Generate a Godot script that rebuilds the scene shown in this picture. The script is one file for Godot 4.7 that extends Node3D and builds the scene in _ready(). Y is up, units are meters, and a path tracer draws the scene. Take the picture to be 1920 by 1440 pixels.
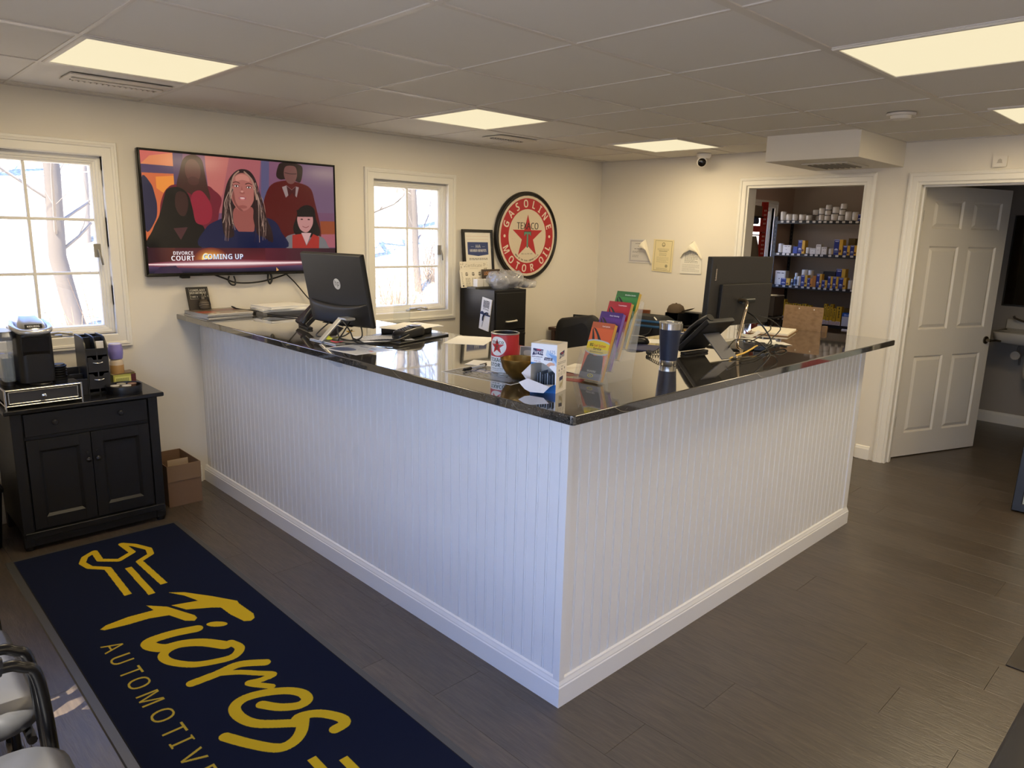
extends Node3D
# A small service-shop reception: white beadboard counter under a dark stone top, seen from the front corner of the room.

const CEIL := 2.2556          # underside of the suspended ceiling
const WALL_X := -3.0572       # wall with the television and the windows
const BACK_Z := -3.8406       # wall with the two doorways
const FRONT_Z := 2.1
const RIGHT_X := 3.7
const TOP_Y := 1.07           # top of the stone counter

var rng := RandomNumberGenerator.new()
var mats := {}
var font_plain: SystemFont
var font_bold: SystemFont
var font_serif: SystemFont

# ------------------------------------------------------------------ mesh building
class Mb:
	var v := PackedVector3Array()
	var n := PackedVector3Array()
	var t := PackedVector2Array()

	func tri(a: Vector3, b: Vector3, c: Vector3, na: Vector3, nb: Vector3, nc: Vector3, ua := Vector2(), ub := Vector2(), uc := Vector2()) -> void:
		var x := (b - a).cross(c - a)
		if x.length_squared() < 1e-20:
			return
		if x.dot(na + nb + nc) > 0.0:
			v.append_array([a, c, b]); n.append_array([na, nc, nb]); t.append_array([ua, uc, ub])
		else:
			v.append_array([a, b, c]); n.append_array([na, nb, nc]); t.append_array([ua, ub, uc])

	func flat(a: Vector3, b: Vector3, c: Vector3, hint: Vector3) -> void:
		var x := (b - a).cross(c - a).normalized()
		if x.dot(hint) < 0.0:
			x = -x
		tri(a, b, c, x, x, x)

	func quad4(a: Vector3, b: Vector3, c: Vector3, d: Vector3, na: Vector3, nb: Vector3, nc: Vector3, nd: Vector3, ua := Vector2(0, 1), ub := Vector2(1, 1), uc := Vector2(1, 0), ud := Vector2(0, 0)) -> void:
		tri(a, b, c, na, nb, nc, ua, ub, uc)
		tri(a, c, d, na, nc, nd, ua, uc, ud)

	func quad(a: Vector3, b: Vector3, c: Vector3, d: Vector3, hint: Vector3, ua := Vector2(0, 1), ub := Vector2(1, 1), uc := Vector2(1, 0), ud := Vector2(0, 0)) -> void:
		var x := (b - a).cross(c - a)
		if x.length_squared() < 1e-18:
			x = (c - a).cross(d - a)
		x = x.normalized()
		if x.dot(hint) < 0.0:
			x = -x
		quad4(a, b, c, d, x, x, x, x, ua, ub, uc, ud)

	# a box given by its middle and size, its edges eased by bev
	func box(c: Vector3, s: Vector3, bev := 0.0, xf := Transform3D.IDENTITY) -> void:
		var h := s * 0.5
		bev = minf(bev, minf(h.x, minf(h.y, h.z)) * 0.9)
		var ax := [Vector3.RIGHT, Vector3.UP, Vector3.BACK]
		for i in 3:
			for sg: float in [-1.0, 1.0]:
				var nn: Vector3 = ax[i] * sg
				var u: Vector3 = ax[(i + 1) % 3]
				var w: Vector3 = ax[(i + 2) % 3]
				var hu: float = h[(i + 1) % 3] - bev
				var hw: float = h[(i + 2) % 3] - bev
				var o := c + nn * h[i]
				var wn := (xf.basis * nn).normalized()
				quad4(xf * (o - u * hu - w * hw), xf * (o + u * hu - w * hw), xf * (o + u * hu + w * hw), xf * (o - u * hu + w * hw), wn, wn, wn, wn, Vector2(-hu, -hw), Vector2(hu, -hw), Vector2(hu, hw), Vector2(-hu, hw))
		if bev <= 0.0:
			return
		for i in 3:
			var u: Vector3 = ax[(i + 1) % 3]
			var w: Vector3 = ax[(i + 2) % 3]
			var l: Vector3 = ax[i] * (h[i] - bev)
			for su: float in [-1.0, 1.0]:
				for sw: float in [-1.0, 1.0]:
					var p1 := c + u * su * h[(i + 1) % 3] + w * sw * (h[(i + 2) % 3] - bev)
					var p2 := c + u * su * (h[(i + 1) % 3] - bev) + w * sw * h[(i + 2) % 3]
					var n1 := (xf.basis * (u * su)).normalized()
					var n2 := (xf.basis * (w * sw)).normalized()
					quad4(xf * (p1 - l), xf * (p1 + l), xf * (p2 + l), xf * (p2 - l), n1, n1, n2, n2)
		for sx: float in [-1.0, 1.0]:
			for sy: float in [-1.0, 1.0]:
				for sz: float in [-1.0, 1.0]:
					var s3 := Vector3(sx, sy, sz)
					var q := c + s3 * (h - Vector3.ONE * bev)
					tri(xf * (q + Vector3(sx * bev, 0, 0)), xf * (q + Vector3(0, sy * bev, 0)), xf * (q + Vector3(0, 0, sz * bev)), (xf.basis * Vector3(sx, 0, 0)).normalized(), (xf.basis * Vector3(0, sy, 0)).normalized(), (xf.basis * Vector3(0, 0, sz)).normalized())

	func span(x0: float, x1: float, y0: float, y1: float, z0: float, z1: float, bev := 0.0, xf := Transform3D.IDENTITY) -> void:
		box(Vector3(x0 + x1, y0 + y1, z0 + z1) * 0.5, Vector3(absf(x1 - x0), absf(y1 - y0), absf(z1 - z0)), bev, xf)

	# a profile of (radius, height) points turned about the y axis
	func lathe(p: PackedVector2Array, seg := 24, xf := Transform3D.IDENTITY, sharp := 0.7) -> void:
		var m := p.size()
		var sn: Array[Vector2] = []
		for i in m - 1:
			var d := p[i + 1] - p[i]
			sn.append(Vector2(d.y, -d.x).normalized() if d.length() > 1e-9 else Vector2.RIGHT)
		for i in m - 1:
			var n0 := sn[i]
			var n1 := sn[i]
			if i > 0 and sn[i - 1].dot(sn[i]) > sharp:
				n0 = (sn[i - 1] + sn[i]).normalized()
			if i < m - 2 and sn[i + 1].dot(sn[i]) > sharp:
				n1 = (sn[i + 1] + sn[i]).normalized()
			for k in seg:
				var a0 := TAU * k / seg
				var a1 := TAU * (k + 1) / seg
				var d0 := Vector3(cos(a0), 0, sin(a0))
				var d1 := Vector3(cos(a1), 0, sin(a1))
				var b := xf.basis.orthonormalized()
				quad4(xf * (d0 * p[i].x + Vector3.UP * p[i].y), xf * (d1 * p[i].x + Vector3.UP * p[i].y), xf * (d1 * p[i + 1].x + Vector3.UP * p[i + 1].y), xf * (d0 * p[i + 1].x + Vector3.UP * p[i + 1].y), b * (d0 * n0.x + Vector3.UP * n0.y), b * (d1 * n0.x + Vector3.UP * n0.y), b * (d1 * n1.x + Vector3.UP * n1.y), b * (d0 * n1.x + Vector3.UP * n1.y), Vector2(float(k) / seg, 1.0 - float(i) / (m - 1)), Vector2(float(k + 1) / seg, 1.0 - float(i) / (m - 1)), Vector2(float(k + 1) / seg, 1.0 - float(i + 1) / (m - 1)), Vector2(float(k) / seg, 1.0 - float(i + 1) / (m - 1)))

	# a round bar along a path
	func tube(path: PackedVector3Array, r: float, seg := 8, taper := 1.0) -> void:
		var m := path.size()
		var up := Vector3.UP
		var rings: Array = []
		var dirs: Array[Vector3] = []
		for i in m:
			var d := (path[mini(i + 1, m - 1)] - path[maxi(i - 1, 0)]).normalized()
			dirs.append(d)
			if i == 0 and absf(d.dot(up)) > 0.95:
				up = Vector3.RIGHT
			var s := d.cross(up).normalized()
			if s.length() < 0.1:
				s = d.cross(Vector3(0.3, 0.2, 0.9)).normalized()
			up = s.cross(d).normalized()
			var rr := r * lerpf(1.0, taper, float(i) / maxf(1.0, m - 1))
			var ring := PackedVector3Array()
			for k in seg:
				var a := TAU * k / seg
				ring.append(s * cos(a) * rr + up * sin(a) * rr)
			rings.append(ring)
		for i in m - 1:
			var q0: PackedVector3Array = rings[i]
			var q1: PackedVector3Array = rings[i + 1]
			for k in seg:
				var j := (k + 1) % seg
				quad4(path[i] + q0[k], path[i] + q0[j], path[i + 1] + q1[j], path[i + 1] + q1[k], q0[k].normalized(), q0[j].normalized(), q1[j].normalized(), q1[k].normalized())
		for e in [0, m - 1]:
			var q: PackedVector3Array = rings[e]
			var nn: Vector3 = dirs[e] * (-1.0 if e == 0 else 1.0)
			for k in range(1, seg - 1):
				tri(path[e] + q[0], path[e] + q[k], path[e] + q[k + 1], nn, nn, nn)

	# a flat outline in x and y given thickness from z0 to z1
	func prism(poly: PackedVector2Array, z0: float, z1: float, xf := Transform3D.IDENTITY, smooth := false) -> void:
		var idx := Geometry2D.triangulate_polygon(poly)
		var lo := poly[0]
		var hi := poly[0]
		for q in poly:
			lo = lo.min(q)
			hi = hi.max(q)
		var sz := (hi - lo).max(Vector2(1e-6, 1e-6))
		for zz: float in [z0, z1]:
			var nn := (xf.basis * Vector3(0, 0, -1.0 if zz == z0 else 1.0)).normalized()
			for i in range(0, idx.size(), 3):
				var a := poly[idx[i]]
				var b := poly[idx[i + 1]]
				var c := poly[idx[i + 2]]
				tri(xf * Vector3(a.x, a.y, zz), xf * Vector3(b.x, b.y, zz), xf * Vector3(c.x, c.y, zz), nn, nn, nn, Vector2((a.x - lo.x) / sz.x, (hi.y - a.y) / sz.y), Vector2((b.x - lo.x) / sz.x, (hi.y - b.y) / sz.y), Vector2((c.x - lo.x) / sz.x, (hi.y - c.y) / sz.y))
		var area := 0.0
		var m := poly.size()
		for i in m:
			area += poly[i].cross(poly[(i + 1) % m])
		var sg := 1.0 if area > 0.0 else -1.0
		for i in m:
			var a := poly[i]
			var b := poly[(i + 1) % m]
			var e := (b - a).normalized() * sg
			var na := Vector3(e.y, -e.x, 0)
			var nb := na
			if smooth:
				var ep := (a - poly[(i + m - 1) % m]).normalized() * sg
				var en := (poly[(i + 2) % m] - b).normalized() * sg
				if ep.dot(e) > 0.6:
					na = (na + Vector3(ep.y, -ep.x, 0)).normalized()
				if en.dot(e) > 0.6:
					nb = (nb + Vector3(en.y, -en.x, 0)).normalized()
			na = (xf.basis * na).normalized()
			nb = (xf.basis * nb).normalized()
			quad4(xf * Vector3(a.x, a.y, z0), xf * Vector3(b.x, b.y, z0), xf * Vector3(b.x, b.y, z1), xf * Vector3(a.x, a.y, z1), na, nb, nb, na)

	# a moulding carried round a rectangle: prof holds (distance outward, height); sides 1 bottom, 2 right, 4 top, 8 left
	func frame(x0: float, y0: float, x1: float, y1: float, prof: PackedVector2Array, xf: Transform3D, sides := 15) -> void:
		for i in prof.size() - 1:
			var a := prof[i]
			var b := prof[i + 1]
			var c0: Array[Vector3] = [Vector3(x0 - a.x, y0 - a.x, a.y), Vector3(x1 + a.x, y0 - a.x, a.y), Vector3(x1 + a.x, y1 + a.x, a.y), Vector3(x0 - a.x, y1 + a.x, a.y)]
			var c1: Array[Vector3] = [Vector3(x0 - b.x, y0 - b.x, b.y), Vector3(x1 + b.x, y0 - b.x, b.y), Vector3(x1 + b.x, y1 + b.x, b.y), Vector3(x0 - b.x, y1 + b.x, b.y)]
			if sides & 1 == 0:
				for k in [0, 1]:
					c0[k].y = y0
					c1[k].y = y0
			var outs := [Vector3(0, -1, 0), Vector3(1, 0, 0), Vector3(0, 1, 0), Vector3(-1, 0, 0)]
			for k in 4:
				if sides & (1 << k) == 0:
					continue
				var j := (k + 1) % 4
				var d := b - a
				var nn: Vector3 = (Vector3(0, 0, 1) * d.x - outs[k] * d.y).normalized()
				nn = (xf.basis * nn).normalized()
				quad4(xf * c0[k], xf * c0[j], xf * c1[j], xf * c1[k], nn, nn, nn, nn)

	# a closed skin over rings of equal size
	func skin(rings: Array, closed := true, cap := true) -> void:
		var m: int = rings.size()
		var k: int = rings[0].size()
		var nr: Array = []
		for i in m:
			var r: PackedVector3Array = rings[i]
			var ra: PackedVector3Array = rings[maxi(i - 1, 0)]
			var rb: PackedVector3Array = rings[mini(i + 1, m - 1)]
			var mid := Vector3.ZERO
			for q in r:
				mid += q / k
			var out := PackedVector3Array()
			for j in k:
				var jn := (j + 1) % k if closed else mini(j + 1, k - 1)
				var jp := (j + k - 1) % k if closed else maxi(j - 1, 0)
				var nn := (r[jn] - r[jp]).cross(rb[j] - ra[j]).normalized()
				if closed and nn.dot(r[j] - mid) < 0.0:
					nn = -nn
				out.append(nn)
			nr.append(out)
		for i in m - 1:
			for j in (k if closed else k - 1):
				var jn := (j + 1) % k
				quad4(rings[i][j], rings[i][jn], rings[i + 1][jn], rings[i + 1][j], nr[i][j], nr[i][jn], nr[i + 1][jn], nr[i + 1][j], Vector2(float(j) / k, float(i) / (m - 1)), Vector2(float(j + 1) / k, float(i) / (m - 1)), Vector2(float(j + 1) / k, float(i + 1) / (m - 1)), Vector2(float(j) / k, float(i + 1) / (m - 1)))
		if cap and closed:
			for e in [0, m - 1]:
				var r: PackedVector3Array = rings[e]
				var mid := Vector3.ZERO
				for q in r:
					mid += q / k
				var other: PackedVector3Array = rings[1 if e == 0 else m - 2]
				var om := Vector3.ZERO
				for q in other:
					om += q / k
				for j in k:
					flat(r[j], r[(j + 1) % k], mid, mid - om)

	func made() -> ArrayMesh:
		var a := []
		a.resize(Mesh.ARRAY_MAX)
		a[Mesh.ARRAY_VERTEX] = v
		a[Mesh.ARRAY_NORMAL] = n
		a[Mesh.ARRAY_TEX_UV] = t
		var m := ArrayMesh.new()
		m.add_surface_from_arrays(Mesh.PRIMITIVE_TRIANGLES, a)
		return m


# ------------------------------------------------------------------ painting flat print
class Cv:
	var im: Image
	var w: int
	var h: int
	var k: int
	var fonts: Array
	static var glyphs := {}

	func _init(ww: int, hh: int, bg: Color, ff: Array, kk := 2) -> void:
		w = ww * kk
		h = hh * kk
		k = kk
		fonts = ff
		im = Image.create(w, h, false, Image.FORMAT_RGBA8)
		im.fill(bg)

	func rect(x: float, y: float, ww: float, hh: float, c: Color) -> void:
		im.fill_rect(Rect2i(roundi(x * k), roundi(y * k), maxi(1, roundi(ww * k)), maxi(1, roundi(hh * k))), c)

	func grad(x: float, y: float, ww: float, hh: float, a: Color, b: Color, across := false) -> void:
		var m := int((ww if across else hh) * k)
		for i in m:
			var c := a.lerp(b, float(i) / m)
			if across:
				im.fill_rect(Rect2i(int(x * k) + i, int(y * k), 1, int(hh * k)), c)
			else:
				im.fill_rect(Rect2i(int(x * k), int(y * k) + i, int(ww * k), 1), c)

	func poly(p: PackedVector2Array, c: Color) -> void:
		var lo := 1e9
		var hi := -1e9
		for q in p:
			lo = minf(lo, q.y)
			hi = maxf(hi, q.y)
		var m := p.size()
		for y in range(maxi(0, int(lo * k)), mini(h - 1, int(hi * k)) + 1):
			var yy := (y + 0.5) / k
			var xs := PackedFloat32Array()
			for i in m:
				var a := p[i]
				var b := p[(i + 1) % m]
				if (a.y <= yy) != (b.y <= yy):
					xs.append(a.x + (yy - a.y) / (b.y - a.y) * (b.x - a.x))
			xs.sort()
			for i in range(0, xs.size() - 1, 2):
				var x0 := maxi(0, roundi(xs[i] * k))
				var x1 := mini(w, roundi(xs[i + 1] * k))
				if x1 > x0:
					im.fill_rect(Rect2i(x0, y, x1 - x0, 1), c)

	func pts(a: Array, c: Color) -> void:
		var p := PackedVector2Array()
		for i in range(0, a.size(), 2):
			p.append(Vector2(a[i], a[i + 1]))
		poly(p, c)

	func ell(cx: float, cy: float, rx: float, ry: float, c: Color, turn := 0.0) -> void:
		var p := PackedVector2Array()
		for i in 40:
			var q := Vector2(cos(TAU * i / 40) * rx, sin(TAU * i / 40) * ry).rotated(turn)
			p.append(Vector2(cx, cy) + q)
		poly(p, c)

	func line(a: Vector2, b: Vector2, wd: float, c: Color) -> void:
		var d := (b - a).orthogonal().normalized() * wd * 0.5
		poly(PackedVector2Array([a + d, b + d, b - d, a - d]), c)

	func stroke(p: PackedVector2Array, wd: float, c: Color, ends := true, w2 := -1.0) -> void:
		# a rounded, softened brush line through the points
		var q := PackedVector2Array()
		for i in p.size() - 1:
			for s in 6:
				q.append(p[i].cubic_interpolate(p[i + 1], p[maxi(i - 1, 0)], p[mini(i + 2, p.size() - 1)], s / 6.0))
		q.append(p[p.size() - 1])
		for i in q.size():
			var ww := wd if w2 < 0.0 else lerpf(wd, w2, float(i) / q.size())
			if i < q.size() - 1:
				line(q[i], q[i + 1], ww, c)
			if ends or (i > 0 and i < q.size() - 1):
				ell(q[i].x, q[i].y, ww * 0.5, ww * 0.5, c)

	# text with capitals hh high, its base line at y; at 0 starts, at 1 ends, at 0.5 centres on x
	func text(s: String, x: float, y: float, hh: float, c: Color, f := 0, at := 0.0, squeeze := 1.0, lean := 0.0, turn := 0.0) -> float:
		var key := "%d|%s" % [f, s]
		if not glyphs.has(key):
			var tm := TextMesh.new()
			tm.font = fonts[f]
			tm.font_size = 64
			tm.pixel_size = 1.0
			tm.depth = 0.0
			tm.horizontal_alignment = HORIZONTAL_ALIGNMENT_LEFT
			tm.text = s
			var ar := tm.get_mesh_arrays()
			glyphs[key] = ar[Mesh.ARRAY_VERTEX] if ar.size() > 0 and ar[Mesh.ARRAY_VERTEX] != null else PackedVector3Array()
		var vs: PackedVector3Array = glyphs[key]
		if vs.is_empty():
			return 0.0
		var lo := 1e9
		var hi := -1e9
		for q in vs:
			lo = minf(lo, q.x)
			hi = maxf(hi, q.x)
		var sc := hh / 46.0
		var wide := (hi - lo) * sc * squeeze
		for i in range(0, vs.size(), 3):
			var p := PackedVector2Array()
			for j in 3:
				var q := vs[i + j]
				var up := (q.y + 22.0) * sc
				var v2 := Vector2((q.x - lo) * sc * squeeze - at * wide + up * lean, -up)
				p.append(Vector2(x, y) + (v2.rotated(turn) if turn != 0.0 else v2))
			poly(p, c)
		return wide

	# rows of illegible small print
	func lines(x: float, y: float, ww: float, rows: int, gap: float, thick: float, c: Color, r: RandomNumberGenerator) -> void:
		for i in rows:
			var xx := x
			var end := x + ww * (r.randf_range(0.5, 1.0) if i % 4 == 3 else 1.0)
			while xx < end:
				var l := r.randf_range(2.0, 6.0) * thick
				rect(xx, y + i * gap, minf(l, end - xx), thick, c)
				xx += l + thick

	func tex() -> ImageTexture:
		if k > 1:
			im.resize(w / k, h / k, Image.INTERPOLATE_BILINEAR)
		return ImageTexture.create_from_image(im)


func canvas(w: int, h: int, bg: Color, k := 2) -> Cv:
	return Cv.new(w, h, bg, [font_plain, font_bold, font_serif], k)


# ------------------------------------------------------------------ materials
func mt(col: Color, rough := 0.6, metal := 0.0, spec := 0.5) -> StandardMaterial3D:
	var key := "%s %.2f %.2f %.2f" % [col.to_html(), rough, metal, spec]
	if not mats.has(key):
		var m := StandardMaterial3D.new()
		m.albedo_color = col
		m.roughness = rough
		m.metallic = metal
		m.metallic_specular = spec
		mats[key] = m
	return mats[key]


func hx(s: String) -> Color:
	return Color.html(s)


func mh(s: String, rough := 0.6, metal := 0.0, spec := 0.5) -> StandardMaterial3D:
	return mt(Color.html(s), rough, metal, spec)


func printed(c: Cv, rough := 0.6, spec := 0.5) -> StandardMaterial3D:
	var m := StandardMaterial3D.new()
	m.albedo_texture = c.tex()
	m.roughness = rough
	m.metallic_specular = spec
	m.texture_repeat = false
	return m


func glass(alpha := 0.06, tint := Color(0.95, 1, 0.98), rough := 0.0) -> StandardMaterial3D:
	var m := StandardMaterial3D.new()
	m.transparency = BaseMaterial3D.TRANSPARENCY_ALPHA
	m.albedo_color = Color(tint.r, tint.g, tint.b, alpha)
	m.roughness = rough
	return m


func glow(col: Color, e: float) -> StandardMaterial3D:
	var m := StandardMaterial3D.new()
	m.albedo_color = Color(0.3, 0.3, 0.3)
	m.emission_enabled = true
	m.emission = col
	m.emission_energy_multiplier = e
	return m


# ------------------------------------------------------------------ scene building
func thing(called: String, label: String, category: String, at := Vector3.ZERO, turn := 0.0, group := "") -> Node3D:
	var o := Node3D.new()
	o.name = numbered(called)
	add_child(o, true)
	o.position = at
	o.rotation.y = turn
	tag(o, label, category, group)
	return o


var taken := {}
func numbered(called: String) -> String:
	if not taken.has(called):
		taken[called] = 0
		return called
	taken[called] += 1
	return "%s_%03d" % [called, taken[called]]


func tag(o: Node, label: String, category: String, group := "") -> void:
	o.set_meta("label", label)
	o.set_meta("category", category)
	if group:
		o.set_meta("group", group)


func put(called: String, m: Mesh, mat: Material, parent: Node, label := "") -> MeshInstance3D:
	var o := MeshInstance3D.new()
	var base := called
	if parent == self:
		base = numbered(called)
	else:
		var i := 0
		while parent.has_node(NodePath(base)):
			i += 1
			base = "%s_%03d" % [called, i]
	o.name = base
	o.mesh = m
	o.material_override = mat
	parent.add_child(o, true)
	if label:
		o.set_meta("label", label)
	return o


func part(called: String, b: Mb, mat: Material, parent: Node, label := "") -> MeshInstance3D:
	return put(called, b.made(), mat, parent, label)


func single(called: String, b: Mb, mat: Material, label: String, category: String, at := Vector3.ZERO, turn := 0.0, group := "") -> MeshInstance3D:
	var o := part(called, b, mat, self)
	o.position = at
	o.rotation.y = turn
	tag(o, label, category, group)
	return o


func struct(called: String, b: Mb, mat: Material, label := "", category := "") -> MeshInstance3D:
	var o := part(called, b, mat, self)
	o.set_meta("kind", "structure")
	if label:
		tag(o, label, category)
	return o


func bx(c: Vector3, s: Vector3, bev := 0.0, xf := Transform3D.IDENTITY) -> Mb:
	var b := Mb.new()
	b.box(c, s, bev, xf)
	return b


func sp(x0: float, x1: float, y0: float, y1: float, z0: float, z1: float, bev := 0.0) -> Mb:
	var b := Mb.new()
	b.span(x0, x1, y0, y1, z0, z1, bev)
	return b


func lt(prof: Array, seg := 24, xf := Transform3D.IDENTITY, sharp := 0.7) -> Mb:
	var b := Mb.new()
	b.lathe(v2(prof), seg, xf, sharp)
	return b


func v2(a: Array) -> PackedVector2Array:
	var p := PackedVector2Array()
	for i in range(0, a.size(), 2):
		p.append(Vector2(a[i], a[i + 1]))
	return p


func v3(a: Array) -> PackedVector3Array:
	var p := PackedVector3Array()
	for i in range(0, a.size(), 3):
		p.append(Vector3(a[i], a[i + 1], a[i + 2]))
	return p


# a smooth path through the points
func curve(a: Array, steps := 6) -> PackedVector3Array:
	var p := v3(a)
	var q := PackedVector3Array()
	for i in p.size() - 1:
		for s in steps:
			q.append(p[i].cubic_interpolate(p[i + 1], p[maxi(i - 1, 0)], p[mini(i + 2, p.size() - 1)], float(s) / steps))
	q.append(p[p.size() - 1])
	return q


func tb(path: PackedVector3Array, r: float, seg := 8) -> Mb:
	var b := Mb.new()
	b.tube(path, r, seg)
	return b


func rrect(w: float, h: float, r: float, seg := 5, cx := 0.0, cy := 0.0) -> PackedVector2Array:
	var p := PackedVector2Array()
	var cs := [Vector2(w / 2 - r, h / 2 - r), Vector2(-w / 2 + r, h / 2 - r), Vector2(-w / 2 + r, -h / 2 + r), Vector2(w / 2 - r, -h / 2 + r)]
	for i in 4:
		for s in seg + 1:
			var a := PI / 2 * (i + float(s) / seg)
			p.append(cs[i] + Vector2(cos(a), sin(a)) * r + Vector2(cx, cy))
	return p


# the local frame of a wall: x to the viewer's right, y up, z out of the wall
func on_left(at := Vector3(WALL_X, 0, 0)) -> Transform3D:
	return Transform3D(Basis(Vector3(0, 0, -1), Vector3.UP, Vector3(1, 0, 0)), at)


func on_back(at := Vector3(0, 0, BACK_Z)) -> Transform3D:
	return Transform3D(Basis.IDENTITY, at)


# a thin printed sheet, its picture on the side it faces; made about its middle in x and y, facing z
func sheet(w: float, h: float, thick := 0.0006) -> Mb:
	var b := Mb.new()
	var x := w / 2
	var y := h / 2
	b.quad(Vector3(-x, -y, thick), Vector3(x, -y, thick), Vector3(x, y, thick), Vector3(-x, y, thick), Vector3(0, 0, 1))
	b.quad(Vector3(-x, -y, 0), Vector3(x, -y, 0), Vector3(x, y, 0), Vector3(-x, y, 0), Vector3(0, 0, -1), Vector2(0, 0), Vector2(0.01, 0), Vector2(0.01, 0.01), Vector2(0, 0.01))
	for e: Array in [[-x, -y, x, -y, 0, -1], [x, -y, x, y, 1, 0], [x, y, -x, y, 0, 1], [-x, y, -x, -y, -1, 0]]:
		b.quad(Vector3(e[0], e[1], 0), Vector3(e[2], e[3], 0), Vector3(e[2], e[3], thick), Vector3(e[0], e[1], thick), Vector3(e[4], e[5], 0), Vector2.ZERO, Vector2(0.01, 0), Vector2(0.01, 0.01), Vector2(0, 0.01))
	return b


# the same sheet lying down, the top of its picture towards -z
func flat_sheet(w: float, h: float, thick := 0.0006) -> Mb:
	var s := sheet(w, h, thick)
	for i in s.v.size():
		s.v[i] = Vector3(s.v[i].x, s.v[i].z, -s.v[i].y)
		s.n[i] = Vector3(s.n[i].x, s.n[i].z, -s.n[i].y)
	return s


func moved(b: Mb, xf := Transform3D.IDENTITY) -> Mb:
	var r := xf.basis.orthonormalized()
	for i in b.v.size():
		b.v[i] = xf * b.v[i]
		b.n[i] = r * b.n[i]
	return b


func turned(at: Vector3, yaw := 0.0, tilt := 0.0, roll := 0.0) -> Transform3D:
	return Transform3D(Basis.from_euler(Vector3(tilt, yaw, roll)), at)


func _ready() -> void:
	rng.seed = 7
	font_plain = SystemFont.new()
	font_plain.font_names = PackedStringArray(["Droid Sans"])
	font_bold = SystemFont.new()
	font_bold.font_names = PackedStringArray(["Droid Sans"])
	font_bold.font_weight = 700
	font_serif = SystemFont.new()
	font_serif.font_names = PackedStringArray(["Droid Serif"])
	font_serif.font_weight = 700

	# camera
	var cam := Camera3D.new()
	cam.name = "camera"
	cam.position = Vector3(1.4398, 1.5909, 1.6603)
	cam.rotation = Vector3(-0.2065, 0.7982, 0.0234)
	cam.fov = 56.12
	cam.near = 0.02
	cam.far = 400.0
	add_child(cam)
	cam.current = true

	# sky, sun, exposure
	var sky_mat := ProceduralSkyMaterial.new()
	sky_mat.sky_top_color = Color(0.42, 0.57, 0.86)
	sky_mat.sky_horizon_color = Color(0.86, 0.92, 1.0)
	sky_mat.sky_curve = 0.14
	sky_mat.sky_energy_multiplier = SKY
	sky_mat.ground_bottom_color = Color(0.42, 0.38, 0.33)
	sky_mat.ground_horizon_color = Color(0.62, 0.60, 0.58)
	sky_mat.ground_energy_multiplier = 1.0
	sky_mat.sun_angle_max = 3.0
	var sky := Sky.new()
	sky.sky_material = sky_mat
	var env := Environment.new()
	env.background_mode = Environment.BG_SKY
	env.sky = sky
	env.tonemap_mode = Environment.TONE_MAPPER_LINEAR
	env.tonemap_exposure = 1.0
	env.sdfgi_enabled = true
	env.ssao_enabled = true
	env.ssil_enabled = true
	var we := WorldEnvironment.new()
	we.name = "surroundings"
	we.environment = env
	add_child(we)
	var sun := DirectionalLight3D.new()
	sun.name = "sun"
	sun.light_color = Color(1.0, 0.97, 0.92)
	sun.light_energy = SUN
	sun.light_angular_distance = 0.5
	sun.shadow_enabled = true
	sun.look_at_from_position(Vector3(6, 19.3, 10), Vector3.ZERO)
	add_child(sun)

	build_materials()
	build_floor()
	build_walls()
	build_ceiling()
	build_windows()
	build_doorways()
	build_outside()
	build_counter()
	build_mat()
	build_television()
	build_coffee_corner()
	build_chairs()
	build_counter_left()
	build_counter_corner()
	build_counter_right()
	build_office_corner()
	build_back_wall_things()
	build_store_room()
	build_washroom()
	build_right_side()


const SKY := 2.4
const SUN := 7.5
const LAMP := 1.6

var wall_m: StandardMaterial3D
var trim_m: StandardMaterial3D
var bead_m: StandardMaterial3D
var tile_m: StandardMaterial3D
var stone_m: StandardMaterial3D
var chrome_m: StandardMaterial3D
var black_m: StandardMaterial3D
var satin_m: StandardMaterial3D
var paper_m: StandardMaterial3D
var pane_m: StandardMaterial3D
var wood_tex: ImageTexture
var wood_bump: ImageTexture


func noise(freq: float, sd: int, oct := 4) -> FastNoiseLite:
	var f := FastNoiseLite.new()
	f.seed = sd
	f.frequency = freq
	f.noise_type = FastNoiseLite.TYPE_SIMPLEX_SMOOTH
	f.fractal_octaves = oct
	return f


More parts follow.
